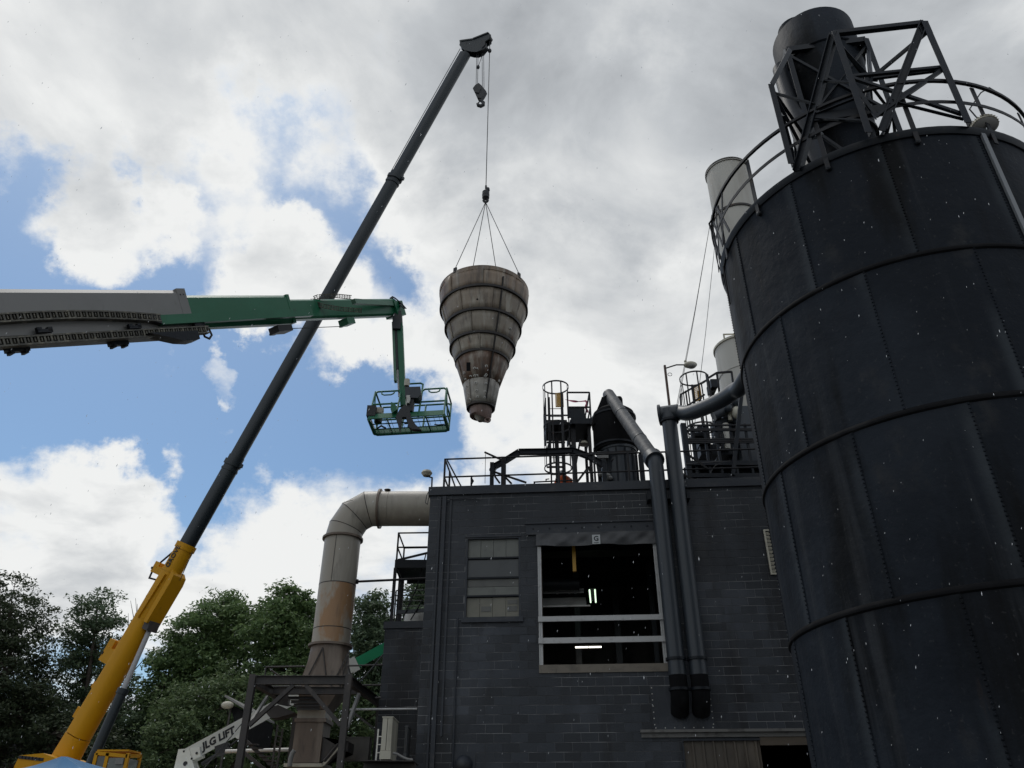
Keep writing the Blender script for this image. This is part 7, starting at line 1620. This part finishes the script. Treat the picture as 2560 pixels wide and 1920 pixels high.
def tree_px(name, label, Y, blobs, lm_, n, sz=.22, foot=None, trunk=.28):
    bl = [crown_at(*q, Y) for q in blobs]; fx = foot if foot is not None else sum(b[0] for b in bl)/len(bl)
    lobes = [(b[0] - fx, random.uniform(-.8, .8), (b[2] + b[3])/2, b[1], b[1]*.9, (b[2] - b[3])/2) for b in bl]
    tree(name, label, fx, Y, bl[0][2], lobes, lm_, n, sz, trunk)
tree_px('dark_tree', 'dark brownish tree at the far left edge behind the crane', 33.5, [(-130, 75, 1245, 1480), (-60, 95, 1330, 1560), (-140, 80, 1480, 1700), (20, 110, 1400, 1560), (-80, 150, 1460, 1640), (60, 260, 1540, 1720)], m_leafs[3], 26000, .20)
tree_px('feathery_tree', 'feathery tree left of the yellow crane boom', 36, [(170, 268, 1283, 1390), (135, 260, 1310, 1450), (100, 225, 1375, 1540), (120, 300, 1440, 1660), (180, 330, 1520, 1720)], m_leafs[2], 13000, .21)
tree_px('slim_tree', 'broken open tree between the crane ram and the tall pair', 37, [(325, 405, 1330, 1450), (300, 420, 1400, 1540), (280, 420, 1500, 1680)], m_leafs[0], 9000, .22)
tree_px('round_tree', 'large light green tree right of the crane boom', 38, [(415, 520, 1268, 1400), (375, 510, 1320, 1480), (390, 560, 1400, 1580), (480, 560, 1300, 1420)], m_leafs[0], 16000, .24)
tree_px('tall_tree', 'tallest green tree beside the sheet metal duct', 37, [(560, 665, 1256, 1370), (530, 690, 1310, 1440), (540, 700, 1390, 1530), (600, 690, 1290, 1400)], m_leafs[0], 16000, .24)
tree_px('low_bush_tree', 'low dense tree in front of the tall ones behind the white boom', 34, [(300, 450, 1480, 1620), (400, 590, 1440, 1590), (330, 520, 1540, 1690), (510, 680, 1470, 1640)], m_leafs[1], 17000, .21)
tree_px('slender_tree', 'slender tree between the duct and the annex', 36, [(765, 845, 1284, 1380), (750, 850, 1340, 1460), (740, 860, 1420, 1560)], m_leafs[2], 10000, .22)
tree_px('hidden_tree', 'tree showing through the railings of the annex platform', 38, [(870, 945, 1252, 1360), (860, 960, 1320, 1460)], m_leafs[2], 8000, .24)
tree_px('understorey_tree', 'shady tree behind the support frame', 35, [(680, 860, 1490, 1680), (560, 760, 1560, 1720)], m_leafs[1], 9000, .22)
# bare sapling beside the boom
bs = thing('bare_sapling', 'thin leafless sapling rising behind the yellow boom', 'tree', at(*zd(300, 1400), 39) * Vector((1, 1, 0)) if False else (at(*zd(300, 1400), 39).x, 39, 0), 0, 'trees behind the yard')
q = at(*zd(298, 1380), 39); b = MB(); b.tube([(q.x, 39, 0), (q.x, 39, q.z)], [.09, .05], 6); b.build('trunk', m_bark, bs)
b = MB()
for k in range(18):
    s_ = Vector((q.x, 39, q.z - random.uniform(-.2, 2.2))); e_ = s_ + Vector((random.uniform(-.9, 1.1), random.uniform(-.5, .5), random.uniform(1.4, 3.2))); e_.z = min(e_.z, at(*zd(300, 1262), 39).z)
    b.tube([s_, s_.lerp(e_, .5) + Vector((random.uniform(-.1, .1), 0, .1)), e_], [.03, .02, .008], 5)
b.build('twigs', m_bark, bs)['kind'] = 'stuff'
# far wood closing the gaps low down
lw = thing('wood_edge', 'dark low wood edge far behind the yard', 'wood', (-14, 46, 0)); lw['kind'] = 'stuff'
n = 26000; P = np.stack([rng.uniform(-32, 2, n), rng.uniform(44, 48, n), 0*rng.uniform(0, 1, n)], 1); P[:, 2] = rng.uniform(0, 1, n)*(7.2 + 1.2*np.sin(P[:, 0]*.9) + .8*np.sin(P[:, 0]*2.3 + 1))
a = rng.normal(size=(n, 3)); a /= np.linalg.norm(a, axis=1)[:, None]; nn = rng.normal(size=(n, 3)); b_ = np.cross(a, nn); b_ /= np.linalg.norm(b_, axis=1)[:, None]
V = np.stack([P - a*.22, P + b_*.13, P + a*.22, P - b_*.13], 1).reshape(-1, 3) - np.array([-14, 46, 0])
me = bpy.data.meshes.new('wood_foliage'); me.from_pydata(V.tolist(), [], [(4*i, 4*i + 1, 4*i + 2, 4*i + 3) for i in range(n)]); me.materials.append(m_leafs[1])
o = bpy.data.objects.new('wood_foliage', me); COL.objects.link(o); o.parent = lw; o['kind'] = 'stuff'

# ------------------------------------------------------------------ flakes drifting down
n = 950; fb = MB(); rs_ = random.Random(5)
for i in range(n):
    px, py = rs_.uniform(-100, 2660), rs_.uniform(-100, 2020); k = rs_.uniform(3.2, 13)
    P = Vector((0, 0, EYE)) + ray(px, py).normalized()*k
    if P.y > 9.5 and P.x > 3: continue
    L_ = rs_.uniform(.004, .011)*(1 if rs_.random() < .93 else 1.6)*(.45 + k/13); w_ = L_*.22; tl = Vector((rs_.uniform(.05, .35), 0, 1)).normalized()*L_
    sx_2 = Vector((w_, 0, 0)); sy_2 = Vector((0, w_, 0))
    fb.add([P - tl, P + sx_2, P + sy_2, P - sx_2, P - sy_2, P + tl], [(0, 2, 1), (0, 3, 2), (0, 4, 3), (0, 1, 4), (5, 1, 2), (5, 2, 3), (5, 3, 4), (5, 4, 1)])
tag(fb.build('falling_flakes', m_drop), 'pale flakes drifting down through the air over the yard', 'flakes', kind='stuff')
